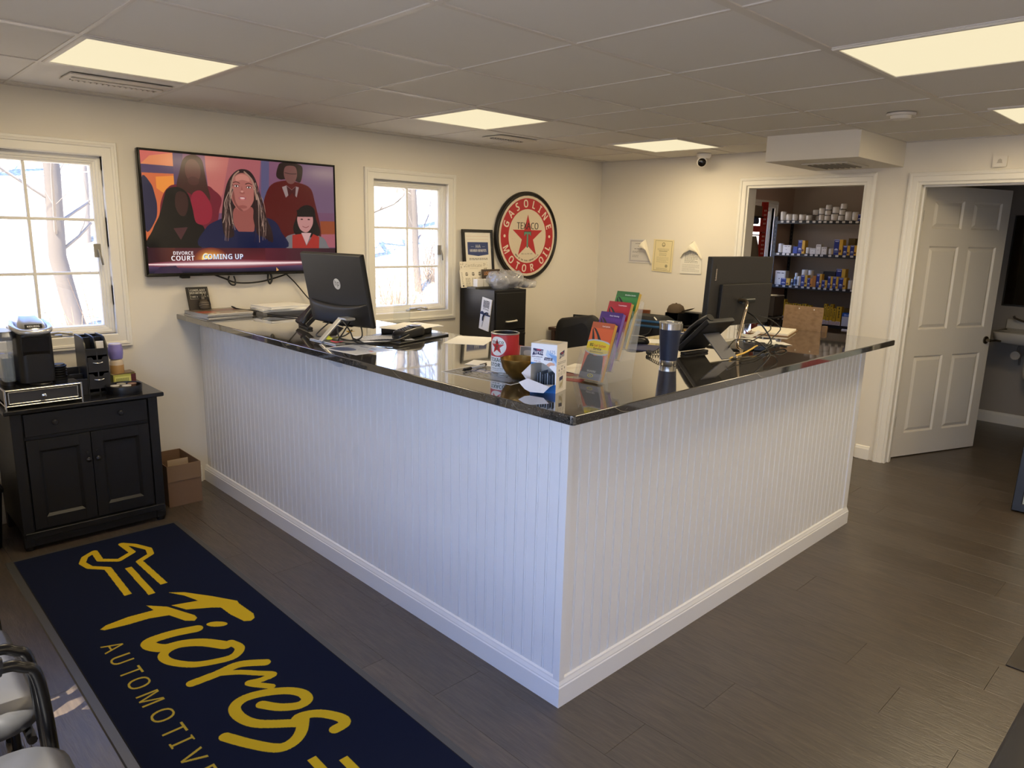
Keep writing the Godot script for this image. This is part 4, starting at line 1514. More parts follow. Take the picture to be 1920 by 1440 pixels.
# ------------------------------------------------------------------ the coffee corner
func build_coffee_corner() -> void:
	var blk := mh("0e0e10", 0.45)
	var t := thing("coffee_cabinet", "black wooden cabinet with one wide drawer and two panelled doors under the window", "cabinet")
	var fx := -2.56
	part("top", sp(-3.035, -2.53, 0.698, 0.72, 0.378, 1.092, 0.004), mh("121214", 0.22), t)
	var b := Mb.new()
	b.span(-3.02, fx - 0.018, 0.09, 0.698, 0.405, 1.065)
	for z: float in [0.405, 1.018]:
		b.span(fx - 0.05, fx, 0.02, 0.698, z, z + 0.047, 0.003)
		b.span(-3.02, -2.97, 0.0, 0.698, z, z + 0.047, 0.003)
	b.span(fx - 0.03, fx + 0.012, 0.062, 0.096, 0.41, 1.06, 0.004)
	b.span(fx - 0.03, fx - 0.006, 0.02, 0.065, 0.45, 1.02)
	part("body", b, blk, t)
	part("foot", lt([0.0, 0.0, 0.020, 0.0, 0.026, 0.022, 0.0, 0.022], 12, turned(Vector3(fx - 0.025, 0, 0.428))), blk, t)
	part("foot", lt([0.0, 0.0, 0.020, 0.0, 0.026, 0.022, 0.0, 0.022], 12, turned(Vector3(fx - 0.025, 0, 1.042))), blk, t)
	var kn := mh("3a3a3c", 0.3, 0.8)
	var knob := Transform3D(Basis(Vector3(0, -1, 0), Vector3(1, 0, 0), Vector3(0, 0, 1)), Vector3.ZERO)
	var dr := part("drawer", sp(fx - 0.02, fx - 0.002, 0.574, 0.688, 0.458, 1.012, 0.003), blk, t)
	for z: float in [0.885, 0.590]:
		part("knob", lt([0.0, 0.0, 0.006, 0.0, 0.005, 0.012, 0.013, 0.017, 0.014, 0.021, 0.010, 0.026, 0.0, 0.027], 16, Transform3D(knob.basis, Vector3(fx - 0.002, 0.636, z))), kn, dr)
	for k in 2:
		var z0 := 0.736 if k == 0 else 0.458
		var z1 := 1.012 if k == 0 else 0.733
		var xf := Transform3D(Basis(Vector3(0, 0, -1), Vector3.UP, Vector3(1, 0, 0)), Vector3(fx - 0.002, 0, 0))
		var d := Mb.new()
		d.span(-z1, -z1 + 0.052, 0.104, 0.556, -0.018, 0.0, 0.001, xf)
		d.span(-z0 - 0.052, -z0, 0.104, 0.556, -0.018, 0.0, 0.001, xf)
		d.span(-z1 + 0.052, -z0 - 0.052, 0.104, 0.160, -0.018, 0.0, 0.0, xf)
		d.span(-z1 + 0.052, -z0 - 0.052, 0.500, 0.556, -0.018, 0.0, 0.0, xf)
		d.frame(-z1 + 0.052, 0.160, -z0 - 0.052, 0.500, v2([0.0, 0.0, -0.012, -0.010, -0.013, -0.012]), xf)
		d.span(-z1 + 0.05, -z0 - 0.05, 0.155, 0.505, -0.02, -0.012, 0.0, xf)
		var door := part("door", d, blk, t)
		var kz := z0 + 0.020 if k == 0 else z1 - 0.020
		part("knob", lt([0.0, 0.0, 0.006, 0.0, 0.005, 0.012, 0.012, 0.017, 0.013, 0.021, 0.009, 0.026, 0.0, 0.027], 16, Transform3D(knob.basis, Vector3(fx - 0.002, 0.418, kz))), kn, door)
		part("catch_plate", lt([0.0, 0.0, 0.008, 0.0, 0.006, 0.003, 0.0, 0.003], 10, Transform3D(knob.basis, Vector3(fx - 0.002, 0.452, kz))), kn, door)
	# pod drawer with chromed rails
	var pd := thing("pod_drawer", "black glass and chrome coffee pod drawer under the coffee maker", "drawer unit")
	part("shell", sp(-2.90, -2.585, 0.735, 0.806, 0.762, 1.062), mh("17171a", 0.3), pd)
	part("top", sp(-2.905, -2.572, 0.806, 0.815, 0.752, 1.070, 0.002), mh("1a1b1e", 0.08), pd)
	part("front", sp(-2.585, -2.578, 0.742, 0.802, 0.770, 1.055), mh("5b5c60", 0.12, 0.6), pd)
	var ch := Mb.new()
	for y: float in [0.733, 0.809]:
		ch.tube(v3([-2.571, y, 0.752, -2.571, y, 1.071]), 0.0035)
		ch.tube(v3([-2.571, y, 0.752, -2.905, y, 0.752]), 0.0035)
		ch.tube(v3([-2.571, y, 1.071, -2.905, y, 1.071]), 0.0035)
	for z: float in [0.752, 1.071]:
		for x: float in [-2.571, -2.90]:
			ch.tube(v3([x, 0.72, z, x, 0.816, z]), 0.005)
	for y: float in [0.744, 0.800]:
		ch.tube(v3([-2.576, y, 0.768, -2.576, y, 1.056]), 0.0025)
	for z: float in [0.768, 1.056]:
		ch.tube(v3([-2.576, 0.744, z, -2.576, 0.800, z]), 0.0025)
	part("rail", ch, chrome_m, pd)
	part("knob", lt([0.0, 0.0, 0.004, 0.0, 0.004, 0.008, 0.010, 0.012, 0.010, 0.018, 0.0, 0.022], 14, Transform3D(knob.basis, Vector3(-2.577, 0.772, 0.914))), chrome_m, pd)
	# coffee maker
	var k := thing("coffee_maker", "black single cup coffee maker with silver lid and clear water tank", "coffee maker", Vector3(-2.76, 0.815, 0.915))
	var kb := Mb.new()
	kb.skin([ring(0.30, 0.150, 0.035, 0.012, -0.01), ring(0.30, 0.150, 0.035, 0.235, -0.01), ring(0.29, 0.145, 0.05, 0.262, -0.01)])
	part("body", kb, mh("0d0d10", 0.38), k)
	part("brew_head", moved(prism_of(v2([-0.06, 0.13, 0.045, 0.13, 0.062, 0.165, 0.07, 0.235, -0.06, 0.235]), -0.055, 0.055), Transform3D(Basis(Vector3(1, 0, 0), Vector3.UP, Vector3(0, 0, 1)), Vector3(0.085, 0, 0))), mh("121216", 0.3), k)
	var lid := Mb.new()
	lid.skin([ring(0.26, 0.128, 0.06, 0.258, 0.005), ring(0.27, 0.132, 0.06, 0.270, 0.005), ring(0.235, 0.105, 0.05, 0.302, -0.01), ring(0.13, 0.07, 0.03, 0.325, -0.03)])
	part("lid", lid, mh("bfc1c4", 0.28, 0.7), k)
	var hd := Mb.new()
	for s in 1:
		hd.tube(curve([-0.02, 0.290, 0.068, 0.08, 0.276, 0.076, 0.145, 0.262, 0.055, 0.162, 0.258, 0.0, 0.145, 0.262, -0.055, 0.08, 0.276, -0.076, -0.02, 0.290, -0.068]), 0.014, 10)
	part("lid_handle", hd, mh("c8cacd", 0.25, 0.7), k)
	var bd := canvas(128, 32, hx("17171a"), 2)
	bd.text("KEURIG", 64, 23, 14, hx("e8e8e8"), 1, 0.5, 1.35)
	part("badge", moved(sheet(0.072, 0.020, 0.002), Transform3D(Basis(Vector3(0, 0, -1), Vector3(-0.35, 0.937, 0).normalized(), Vector3(0.937, 0.35, 0).normalized()), Vector3(0.130, 0.284, 0.0))), printed(bd, 0.3), k)
	var pan := Mb.new()
	pan.prism(rrect(0.10, 0.055, 0.02), 0.0, 0.006, Transform3D(Basis(Vector3(1, 0, 0), Vector3(0, 0, -1), Vector3(0, 1, 0)), Vector3(0.015, 0.264, -0.048)))
	var panel := part("button_panel", pan, mh("8d92a8", 0.3, 0.4), k)
	for i in 3:
		part("button", lt([0.0, 0.0, 0.007, 0.0, 0.006, 0.003, 0.0, 0.004], 12, turned(Vector3(0.055, 0.270, -0.030 - 0.014 * i))), mh("b9c0dc", 0.3), panel)
	var tank := Mb.new()
	tank.skin([ring2(0.17, 0.050, 0.02, 0.022, 0.02, 0.112), ring2(0.18, 0.058, 0.02, 0.225, 0.02, 0.114)])
	part("water_tank", tank, glass(0.16, Color(0.85, 0.92, 0.95)), k)
	var wtr := Mb.new()
	wtr.skin([ring2(0.15, 0.038, 0.015, 0.028, 0.02, 0.112), ring2(0.158, 0.043, 0.015, 0.135, 0.02, 0.113)])
	part("water", wtr, glass(0.35, Color(0.35, 0.42, 0.46)), k)
	part("tank_base", moved(lt([0.0, 0.0, 0.045, 0.0, 0.045, 0.022, 0.0, 0.022], 20, Transform3D(Basis.from_scale(Vector3(1.7, 1, 0.62)), Vector3.ZERO)), turned(Vector3(0.02, 0.0, 0.112))), mh("101013", 0.4), k)
	var tl := Mb.new()
	tl.skin([ring2(0.20, 0.066, 0.02, 0.225, 0.02, 0.114), ring2(0.20, 0.066, 0.02, 0.240, 0.02, 0.114), ring2(0.18, 0.06, 0.02, 0.262, 0.01, 0.112)])
	part("tank_lid", tl, mh("5a5f6c", 0.3, 0.3), k)
	part("drip_tray", lt([0.0, 0.003, 0.040, 0.003, 0.043, 0.0, 0.047, 0.0, 0.048, 0.008, 0.044, 0.012, 0.041, 0.009, 0.0, 0.008], 28, turned(Vector3(0.138, 0.0, -0.005))), mh("0f0f11", 0.4), k)
	# stack of lids beside it
	for i in 5:
		single("cup_lid", lt([0.0, 0.0, 0.036, 0.0, 0.040, 0.003, 0.040, 0.008, 0.034, 0.010, 0.031, 0.016, 0.0, 0.015], 24), mh("101012", 0.4), ["bottom black cup lid of the stack beside the coffee maker", "black cup lid second from the bottom of the stack", "middle black cup lid of the stack beside the coffee maker", "black cup lid second from the top of the stack", "topmost black cup lid of the stack beside the coffee maker"][i], "cup lid", Vector3(-2.79, 0.815 + i * 0.0125, 0.800), 0.0, "stacked cup lids")
	# condiment organiser
	var og := thing("condiment_organizer", "black countertop organizer with curved top bins and small silver handled drawers", "organizer", Vector3(-2.70, 0.72, 0.637))
	var side := v2([0.0, 0.0, 0.0, 0.215, -0.012, 0.262, -0.045, 0.290, -0.085, 0.295, -0.19, 0.295, -0.19, 0.0])
	for i in 3:
		var z := -0.050 + i * 0.05
		part("side_panel", moved(prism_of(side, z - 0.003, z + 0.003, true), Transform3D.IDENTITY), mh("17171a", 0.4), og)
	var ob := Mb.new()
	ob.span(-0.19, -0.004, 0.0, 0.008, -0.05, 0.05)
	ob.span(-0.19, -0.184, 0.0, 0.290, -0.05, 0.05)
	ob.span(-0.19, -0.004, 0.200, 0.206, -0.05, 0.05)
	ob.span(-0.006, -0.001, 0.200, 0.236, -0.048, 0.048, 0.001)
	ob.span(-0.10, -0.095, 0.206, 0.285, -0.05, 0.05)
	part("shelf_body", ob, mh("131315", 0.4), og)
	var dp := v2([-0.046, 0.0, 0.046, 0.0, 0.046, 0.078, 0.026, 0.078, 0.018, 0.064, -0.018, 0.064, -0.026, 0.078, -0.046, 0.078])
	for i in 2:
		var dw := moved(prism_of(dp, -0.003, 0.003), Transform3D(Basis(Vector3(0, 0, -1), Vector3.UP, Vector3(1, 0, 0)), Vector3(0.0, 0.026 + 0.088 * i, 0)))
		dw.span(-0.18, -0.003, 0.026 + 0.088 * i, 0.030 + 0.088 * i, -0.045, 0.045)
		var dd := part("drawer", dw, mh("1d1d20", 0.5), og)
		part("handle", tb(curve([0.003, 0.075 + 0.088 * i, 0.022, 0.012, 0.072 + 0.088 * i, 0.0, 0.003, 0.075 + 0.088 * i, -0.022]), 0.003), chrome_m, dd)
	var pk := Mb.new()
	for i in 6:
		pk.box(Vector3(-0.05 + 0.006 * i, 0.238, -0.026), Vector3(0.003, 0.06, 0.036), 0.0, turned(Vector3.ZERO, 0.05 * i - 0.1))
	single("sugar_packets", moved(pk, turned(Vector3.ZERO)), mh("d9d6d0", 0.7), "white sugar packets standing in the organizer's top right bin", "packets", Vector3(-2.70, 0.72, 0.637)).set_meta("kind", "stuff")
	var bin := Mb.new()
	for q: Array in [[-0.155, -0.15, 0.0, 0.125, 0.055, 0.118], [0.0, 0.005, 0.0, 0.085, 0.055, 0.118], [-0.15, 0.0, 0.0, 0.085, 0.113, 0.118], [-0.15, 0.0, 0.0, 0.005, 0.055, 0.118], [-0.08, -0.076, 0.0, 0.10, 0.055, 0.118]]:
		bin.span(q[0], q[1], q[2], q[3], q[4], q[5], 0.001)
	part("side_bin", bin, mh("151517", 0.35), og)
	# jar with a lilac lid
	var jar := thing("creamer_jar", "clear jar with a lilac screw lid behind the organizer", "jar", Vector3(-2.85, 0.72, 0.508))
	part("glass", lt([0.0, 0.0, 0.030, 0.0, 0.034, 0.006, 0.034, 0.13, 0.028, 0.148, 0.026, 0.150], 24), mh("c9b7a0", 0.2), jar)
	part("band", lt([0.0345, 0.035, 0.0350, 0.036, 0.0350, 0.115, 0.0345, 0.116], 24), mh("a5804e", 0.6), jar)
	part("lid", lt([0.0, 0.230, 0.030, 0.230, 0.033, 0.226, 0.033, 0.212, 0.037, 0.206, 0.037, 0.178, 0.033, 0.150, 0.026, 0.150], 28), mh("7f77b8", 0.3), jar)
	part("lid_cap", lt([0.0, 0.234, 0.028, 0.234, 0.031, 0.229, 0.031, 0.218], 28), mh("c9c6dc", 0.3), jar)
	var tc := canvas(128, 80, hx("b5b455"), 2)
	tc.rect(8, 12, 92, 60, hx("d8d77a"))
	tc.rect(100, 0, 28, 80, hx("5a2426"))
	for i in 12:
		tc.rect(16 + i * 6, 24, 3, 38, hx("6f7040"))
	var tea := thing("tea_box", "small yellow green tea box with dark red end, behind the round black tray", "box", Vector3(-2.845, 0.72, 0.487), 0.0)
	part("carton", bx(Vector3(0, 0.034, 0), Vector3(0.09, 0.068, 0.115), 0.001), mh("8d8c4a", 0.6), tea)
	part("front_print", moved(sheet(0.113, 0.066), Transform3D(Basis(Vector3(0, 0, -1), Vector3.UP, Vector3(1, 0, 0)), Vector3(0.045, 0.034, 0))), printed(tc, 0.5), tea)
	part("flap", moved(sp(-0.045, 0.045, 0.0, 0.0015, -0.055, 0.055), turned(Vector3(0, 0.070, 0), 0.0, 0.06)), mh("6d5a3c", 0.6), tea)
	var tray := thing("round_tray", "round black dish with foil pods, at the front right of the cabinet top", "dish", Vector3(-2.655, 0.72, 0.535))
	part("dish", lt([0.0, 0.006, 0.075, 0.006, 0.082, 0.040, 0.086, 0.042, 0.088, 0.038, 0.084, 0.0, 0.0, 0.0], 36), mh("0d0e12", 0.35), tray)
	for i in 4:
		single("coffee_pod", lt([0.0, 0.0, 0.016, 0.0, 0.021, 0.030, 0.023, 0.031, 0.022, 0.033, 0.0, 0.033], 18), mh(["c9c4b8", "a8a49a", "d0ccc4", "8d6a5a"][i], 0.35, 0.3), ["leftmost foil topped coffee pod in the round black dish", "rear foil topped coffee pod in the round black dish", "front foil topped coffee pod in the round black dish", "brown coffee pod at the right of the round black dish"][i], "coffee pod", Vector3(-2.655, 0.726, 0.535) + [Vector3(-0.01, 0, 0.040), Vector3(-0.042, 0, 0.0), Vector3(0.02, 0, -0.008), Vector3(-0.02, 0, -0.046)][i], 0.0, "coffee pods")
	# pale jug behind the coffee maker
	single("water_jug", lt([0.0, 0.0, 0.055, 0.0, 0.060, 0.01, 0.060, 0.15, 0.035, 0.19, 0.03, 0.21, 0.0, 0.21], 24), mh("8b93b8", 0.35), "pale blue jug partly hidden behind the coffee maker at the left edge", "jug", Vector3(-2.965, 0.72, 1.02))
	# waste bin and carton on the floor
	var wb := thing("waste_bin", "black waste bin on the floor at the left edge beside the cabinet", "bin", Vector3(-2.80, 0, 1.235))
	var ws := Mb.new()
	ws.skin([ring(0.22, 0.20, 0.03, 0.0, 0.0), ring(0.26, 0.25, 0.035, 0.29, 0.0), ring(0.275, 0.265, 0.035, 0.292, 0.0), ring(0.275, 0.265, 0.035, 0.305, 0.0), ring(0.25, 0.24, 0.03, 0.305, 0.0), ring(0.215, 0.195, 0.03, 0.01, 0.0)])
	part("bin", ws, mh("0c0c0e", 0.5), wb)
	var cx := thing("cardboard_box", "open brown cardboard box on the floor between the cabinet and the counter", "box", Vector3(-2.872, 0, 0.243))
	var kb2 := mh("7d6046", 0.85)
	var wl := Mb.new()
	for q: Array in [[0.157, 0.161, -0.094, 0.094], [-0.161, -0.157, -0.094, 0.094], [-0.157, 0.157, 0.090, 0.094], [-0.157, 0.157, -0.094, -0.090]]:
		wl.span(q[0], q[1], 0.0, 0.245, q[2], q[3], 0.0005)
	wl.span(-0.157, 0.157, 0.0, 0.004, -0.09, 0.09)
	part("walls", wl, kb2, cx)
	part("divider", sp(-0.02, -0.017, 0.004, 0.225, -0.088, 0.03), mh("c9b08e", 0.85), cx)
	part("lid_flap", sp(0.161, 0.164, 0.150, 0.245, -0.0945, 0.0945, 0.0005), mh("866a4d", 0.85), cx)


# a rounded rectangle ring lying at height y, long in x
func ring(dx: float, dz: float, r: float, y: float, ox: float) -> PackedVector3Array:
	return ring2(dx, dz, r, y, ox, 0.0)


func ring2(dx: float, dz: float, r: float, y: float, ox: float, oz: float) -> PackedVector3Array:
	var p := PackedVector3Array()
	for q in rrect(dx, dz, minf(r, minf(dx, dz) * 0.48), 5):
		p.append(Vector3(q.x + ox, y, q.y + oz))
	return p


# ------------------------------------------------------------------ waiting chairs along the street wall
func build_chairs() -> void:
	var seat_m := mh("3c3c3d", 0.45, 0, 0.6)
	var tube_m := mh("0c0c0d", 0.3)
	var t := thing("waiting_chair", "middle black cushioned waiting chair with tubular arms, at the lower left", "chair", Vector3(-0.675, 0, 1.62), 0.0, "waiting chairs")
	var st := Mb.new()
	st.skin([cush(0.50, 0.44, 0.405, 0.07), cush(0.535, 0.475, 0.418, 0.08), cush(0.535, 0.475, 0.448, 0.08), cush(0.50, 0.44, 0.470, 0.08), cush(0.36, 0.30, 0.478, 0.08)])
	part("seat", st, seat_m, t)
	var bk := Mb.new()
	var rs := []
	for q: Array in [[-0.045, 0.40, 0.26], [-0.030, 0.44, 0.30], [0.0, 0.45, 0.31], [0.022, 0.42, 0.28], [0.030, 0.30, 0.18]]:
		var p := PackedVector3Array()
		for e in rrect(q[1], q[2], 0.07, 5):
			p.append(Vector3(e.x, 0.72 + e.y, 0.235 - q[0] * 0.8 + e.y * 0.16))
		rs.append(p)
	bk.skin(rs)
	part("backrest", bk, seat_m, t)
	for s: float in [-1.0, 1.0]:
		var fr := Mb.new()
		fr.tube(curve([s * 0.285, 0.012, -0.235, s * 0.285, 0.30, -0.228, s * 0.285, 0.585, -0.215, s * 0.285, 0.640, -0.185, s * 0.285, 0.652, -0.13, s * 0.285, 0.640, 0.05, s * 0.282, 0.62, 0.215, s * 0.27, 0.52, 0.25, s * 0.27, 0.25, 0.285, s * 0.27, 0.012, 0.31]), 0.0125, 10)
		part("side_frame", fr, tube_m, t)
		var pad := Mb.new()
		pad.tube(curve([s * 0.285, 0.655, -0.15, s * 0.285, 0.664, -0.08, s * 0.285, 0.655, 0.10]), 0.021, 10)
		part("arm_pad", pad, mh("111113", 0.5), t)
		part("foot_cap", lt([0.0, 0.0, 0.016, 0.0, 0.016, 0.02, 0.0, 0.02], 12, turned(Vector3(s * 0.285, 0, -0.235))), mh("080808", 0.6), t)
	var cr := Mb.new()
	cr.tube(v3([-0.285, 0.40, -0.20, 0.285, 0.40, -0.20]), 0.011)
	cr.tube(v3([-0.272, 0.40, 0.18, 0.272, 0.40, 0.18]), 0.011)
	cr.tube(curve([-0.27, 0.55, 0.245, -0.19, 0.66, 0.262, -0.15, 0.80, 0.285]), 0.011)
	cr.tube(curve([0.27, 0.55, 0.245, 0.19, 0.66, 0.262, 0.15, 0.80, 0.285]), 0.011)
	part("cross_bar", cr, tube_m, t)
	for q: Array in [[-0.02, "nearest black cushioned waiting chair, cut by the bottom edge of the photo"], [-1.335, "farthest black cushioned waiting chair, only a corner showing at the left edge"]]:
		var d: Node3D = t.duplicate()
		d.name = numbered("waiting_chair")
		add_child(d, true)
		d.position.x = q[0]
		d.set_meta("label", q[1])


func cush(dx: float, dz: float, y: float, r: float) -> PackedVector3Array:
	return ring2(dx, dz, r, y, 0.0, 0.0)


# ------------------------------------------------------------------ things at the wall end of the counter
func build_counter_left() -> void:
	var y := TOP_Y
	# wooden joke plaque
	var pc := canvas(128, 160, hx("2a211b"), 3)
	pc.rect(0, 0, 128, 70, hx("191614"))
	pc.text("COMPLAINT", 66, 25, 12, hx("d8d4c6"), 2, 0.5, 0.86)
	pc.text("DEPARTMENT", 66, 41, 12, hx("d8d4c6"), 2, 0.5, 0.82)
	pc.text("TAKE A", 18, 62, 9, hx("c8c4b6"), 2, 0.0, 0.9)
	pc.text("NUMBER", 124, 62, 9, hx("c8c4b6"), 2, 1.0, 0.8)
	for e: Array in [[14, 8, 2, 64], [122, 8, 1, 58], [14, 70, 50, 2]]:
		pc.rect(e[0], e[1], e[2], e[3], hx("a09c8e"))
	var pl := thing("plaque", "small dark complaint department plaque with a mounted grenade, leaning on the wall", "plaque")
	pl.transform = Transform3D(Basis(Vector3(0, 0, -1), Vector3(-0.33, 0.944, 0).normalized(), Vector3(0.944, 0.33, 0).normalized()), Vector3(-2.985, y + 0.082, -0.010))
	part("board", bx(Vector3(0, 0, -0.006), Vector3(0.128, 0.166, 0.010), 0.001), mh("2a211b", 0.7), pl)
	part("print", moved(sheet(0.126, 0.164), turned(Vector3(0, 0, -0.001))), printed(pc, 0.6), pl)
	var gb := Mb.new()
	gb.lathe(v2([0.0, -0.036, 0.014, -0.034, 0.025, -0.024, 0.030, -0.006, 0.028, 0.012, 0.020, 0.026, 0.013, 0.031, 0.0, 0.031]), 20, Transform3D(Basis.from_scale(Vector3(1, 1, 0.75)), Vector3(0.018, -0.032, 0.016)))
	var gr := part("grenade", gb, mh("5f564c", 0.6), pl)
	for i in 5:
		part("rib", lt([0.0305, -0.0025, 0.0325, 0.0, 0.0305, 0.0025] if i in [2, 1] else [0.0265, -0.0025, 0.0285, 0.0, 0.0265, 0.0025], 20, Transform3D(Basis.from_scale(Vector3(1, 1, 0.75)), Vector3(0.018, -0.055 + 0.0125 * i, 0.016))), mh("4a4239", 0.7), gr)
	part("fuse", bx(Vector3(0.018, 0.012, 0.016), Vector3(0.016, 0.024, 0.014), 0.003), mh("6a6358", 0.5), gr)
	part("lever", tb(curve([0.016, 0.028, 0.026, 0.034, 0.022, 0.030, 0.046, -0.004, 0.028, 0.052, -0.036, 0.022]), 0.004), mh("1d1a17", 0.5), gr)
	part("pull_ring", tb(curve([0.010, 0.022, 0.03, 0.018, 0.034, 0.032, 0.028, 0.028, 0.032, 0.022, 0.018, 0.032, 0.010, 0.022, 0.03]), 0.0018), mh("8a8478", 0.3, 0.8), gr)
	# magazines
	var covers := [["3d3a36", "bottom magazine of the stack at the wall end of the counter"], ["6a6a70", "magazine second from the bottom of the stack at the wall end"], ["b9b4a8", "pale magazine just under the top one in the stack at the wall end"], ["6f6455", "topmost magazine of the stack, with a brown and red cover"]]
	var r := RandomNumberGenerator.new()
	r.seed = 3
	for i in 4:
		var m := thing("magazine", covers[i][1], "magazine", Vector3(-2.868 + r.randf_range(-0.008, 0.008), y + i * 0.0068, -0.075), 0.09 + r.randf_range(-0.05, 0.05), "magazines in the stack")
		part("pages", bx(Vector3(0, 0.0033, 0), Vector3(0.288, 0.0054, 0.278), 0.0), mh("cfcbc2", 0.8), m)
		part("back_cover", bx(Vector3(0, 0.0003, 0), Vector3(0.291, 0.0006, 0.281)), mh("8b8a86", 0.4), m)
		if i < 3:
			part("cover", bx(Vector3(0, 0.0064, 0), Vector3(0.291, 0.0006, 0.281)), mh(covers[i][0], 0.35), m)
		else:
			var mc := canvas(200, 200, hx("7b7060"), 2)
			mc.grad(0, 0, 200, 200, hx("8a7c69"), hx("5d5346"))
			mc.rect(60, 8, 120, 26, hx("c9bfae"))
			mc.lines(70, 14, 90, 1, 8, 14, hx("7a2a22"), r)
			mc.poly(blob([10, 120, 60, 90, 120, 100, 110, 140, 50, 160, 14, 150]), hx("6b2a28"))
			mc.poly(blob([130, 60, 190, 50, 196, 110, 140, 110]), hx("a8563f"))
			mc.lines(20, 170, 150, 3, 8, 3, hx("d6cdbb"), r)
			part("cover", moved(flat_sheet(0.291, 0.281, 0.0006), turned(Vector3(0, 0.0061, 0), -PI / 2)), printed(mc, 0.3), m)
	# loop of black cable beside them
	single("loose_cable", tb(curve([-2.72, y + 0.012, -0.36, -2.80, y + 0.018, -0.28, -2.90, y + 0.03, -0.20, -2.935, y + 0.040, -0.185, -2.955, y + 0.034, -0.205, -2.935, y + 0.014, -0.235, -2.86, y + 0.006, -0.265, -2.76, y + 0.006, -0.30, -2.62, y + 0.005, -0.34, -2.50, y + 0.006, -0.40]), 0.0036), black_m, "black cable bent in a loop on the counter beside the magazines", "cable")
	# stacks of paper
	for i in 3:
		var ps := thing("paper_ream", ["lowest paper stack behind the left monitor, on the counter by the wall", "middle paper stack behind the left monitor", "top paper stack behind the left monitor, its sheets curling"][i], "paper stack", Vector3(-2.83 + 0.012 * i, y + i * 0.017, -0.42 - 0.01 * i), [0.02, -0.10, 0.13][i], "paper stacks by the wall")
		var pb := Mb.new()
		for k in 5:
			pb.box(Vector3(r.randf_range(-0.004, 0.004), 0.0017 + k * 0.0034, r.randf_range(-0.004, 0.004)), Vector3(0.215, 0.0032, 0.28), 0.0, turned(Vector3.ZERO, r.randf_range(-0.03, 0.03)))
		part("sheets", pb, mh(["8a8885", "e6e4de", "f1efe9"][i], 0.8), ps)
	# the all in one computer seen from behind
	var hp := thing("desktop_computer", "black all in one computer with round silver badge, its back towards us at the left", "computer")
	hp.transform = turned(Vector3(-1.688, 1.13, -0.201), deg_to_rad(4.8), deg_to_rad(10.7))
	var shell := mh("232323", 0.5)
	var hb := Mb.new()
	var w := 0.490
	var h := 0.351
	hb.span(-w / 2, w / 2, 0.0, h, -0.026, -0.008, 0.003)
	part("display_case", hb, mh("101011", 0.4), hp)
	var bk := Mb.new()
	bk.skin([pane_ring(w - 0.004, 0.004, h - 0.002, -0.009, 0.006), pane_ring(w - 0.006, 0.004, h - 0.004, -0.002, 0.006), pane_ring(w - 0.010, 0.008, h - 0.008, 0.0, 0.006)])
	part("back_shell", bk, shell, hp)
	var bul := Mb.new()
	var rs := []
	for i in 13:
		var f := i / 12.0
		var x := (f - 0.5) * (w - 0.012)
		var e := 1.0 - pow(absf(f - 0.5) * 2.0, 6.0)
		var yt := lerpf(0.118, 0.098, sin(f * PI))
		rs.append(PackedVector3Array([Vector3(x, 0.006, -0.004), Vector3(x, 0.006, 0.014 * e), Vector3(x, 0.02, 0.030 * e), Vector3(x, yt - 0.012, 0.030 * e), Vector3(x, yt, 0.016 * e), Vector3(x, yt + 0.004, -0.004)]))
	bul.skin(rs)
	part("connector_bulge", bul, mh("161617", 0.45), hp)
	var lc := canvas(128, 128, hx("c6c8c9"), 2)
	lc.text("hp", 63, 84, 62, hx("2a2a2b"), 0, 0.5, 0.95, 0.18)
	var logo := Mb.new()
	var lp := PackedVector2Array()
	for i in 36:
		lp.append(Vector2(cos(TAU * i / 36), sin(TAU * i / 36)) * 0.0265)
	logo.prism(lp, 0.0, 0.0012, turned(Vector3(0.028, 0.205, 0.0)))
	part("badge", logo, printed(lc, 0.3), hp)
	part("vent_grille", moved(sp(-0.12, 0.12, 0.005, 0.007, -0.004, 0.026), turned(Vector3.ZERO)), mh("0a0a0a", 0.7), hp)
	# its foot, upright on the counter, is part of the same thing
	var inv := hp.transform.affine_inverse()
	var al := mh("b4b6b8", 0.3, 0.8)
	var ft := Mb.new()
	ft.span(-1.690, -1.448, y, y + 0.006, -0.165, -0.028, 0.002)
	part("stand_base", moved(ft, inv), mh("a9abad", 0.35, 0.7), hp)
	var lg := Mb.new()
	var a := Vector3(-1.575, y + 0.006, -0.022)
	var b := Vector3(-1.553, y + 0.108, -0.118)
	lg.box(Vector3.ZERO, Vector3(0.030, (b - a).length(), 0.010), 0.003, Transform3D(basis_up((b - a).normalized()), (a + b) / 2))
	lg.box(b + Vector3(0.02, 0.0, -0.02), Vector3(0.075, 0.012, 0.055), 0.004)
	part("stand_leg", moved(lg, inv), al, hp)
	# sticky flags on the stand's foot
	single("sticky_note", moved(crumple(0.055, 0.05, 0.010, 4), turned(Vector3.ZERO)), mh("c9d64a", 0.7), "yellow green sticky note curled on the foot of the left monitor", "sticky note", Vector3(-1.585, y + 0.0075, -0.085), 0.5)
	single("sticky_note", moved(crumple(0.06, 0.022, 0.006, 6), turned(Vector3.ZERO)), mh("d2485e", 0.7), "pink sticky flag at the corner of the left monitor's foot", "sticky note", Vector3(-1.490, y + 0.0075, -0.060), 0.9)
	single("sticky_note", moved(crumple(0.03, 0.03, 0.004, 8), turned(Vector3.ZERO)), mh("e0b43a", 0.7), "orange yellow tag hanging among the cables behind the left monitor's foot", "tag", Vector3(-1.520, y + 0.045, -0.150), 0.2)
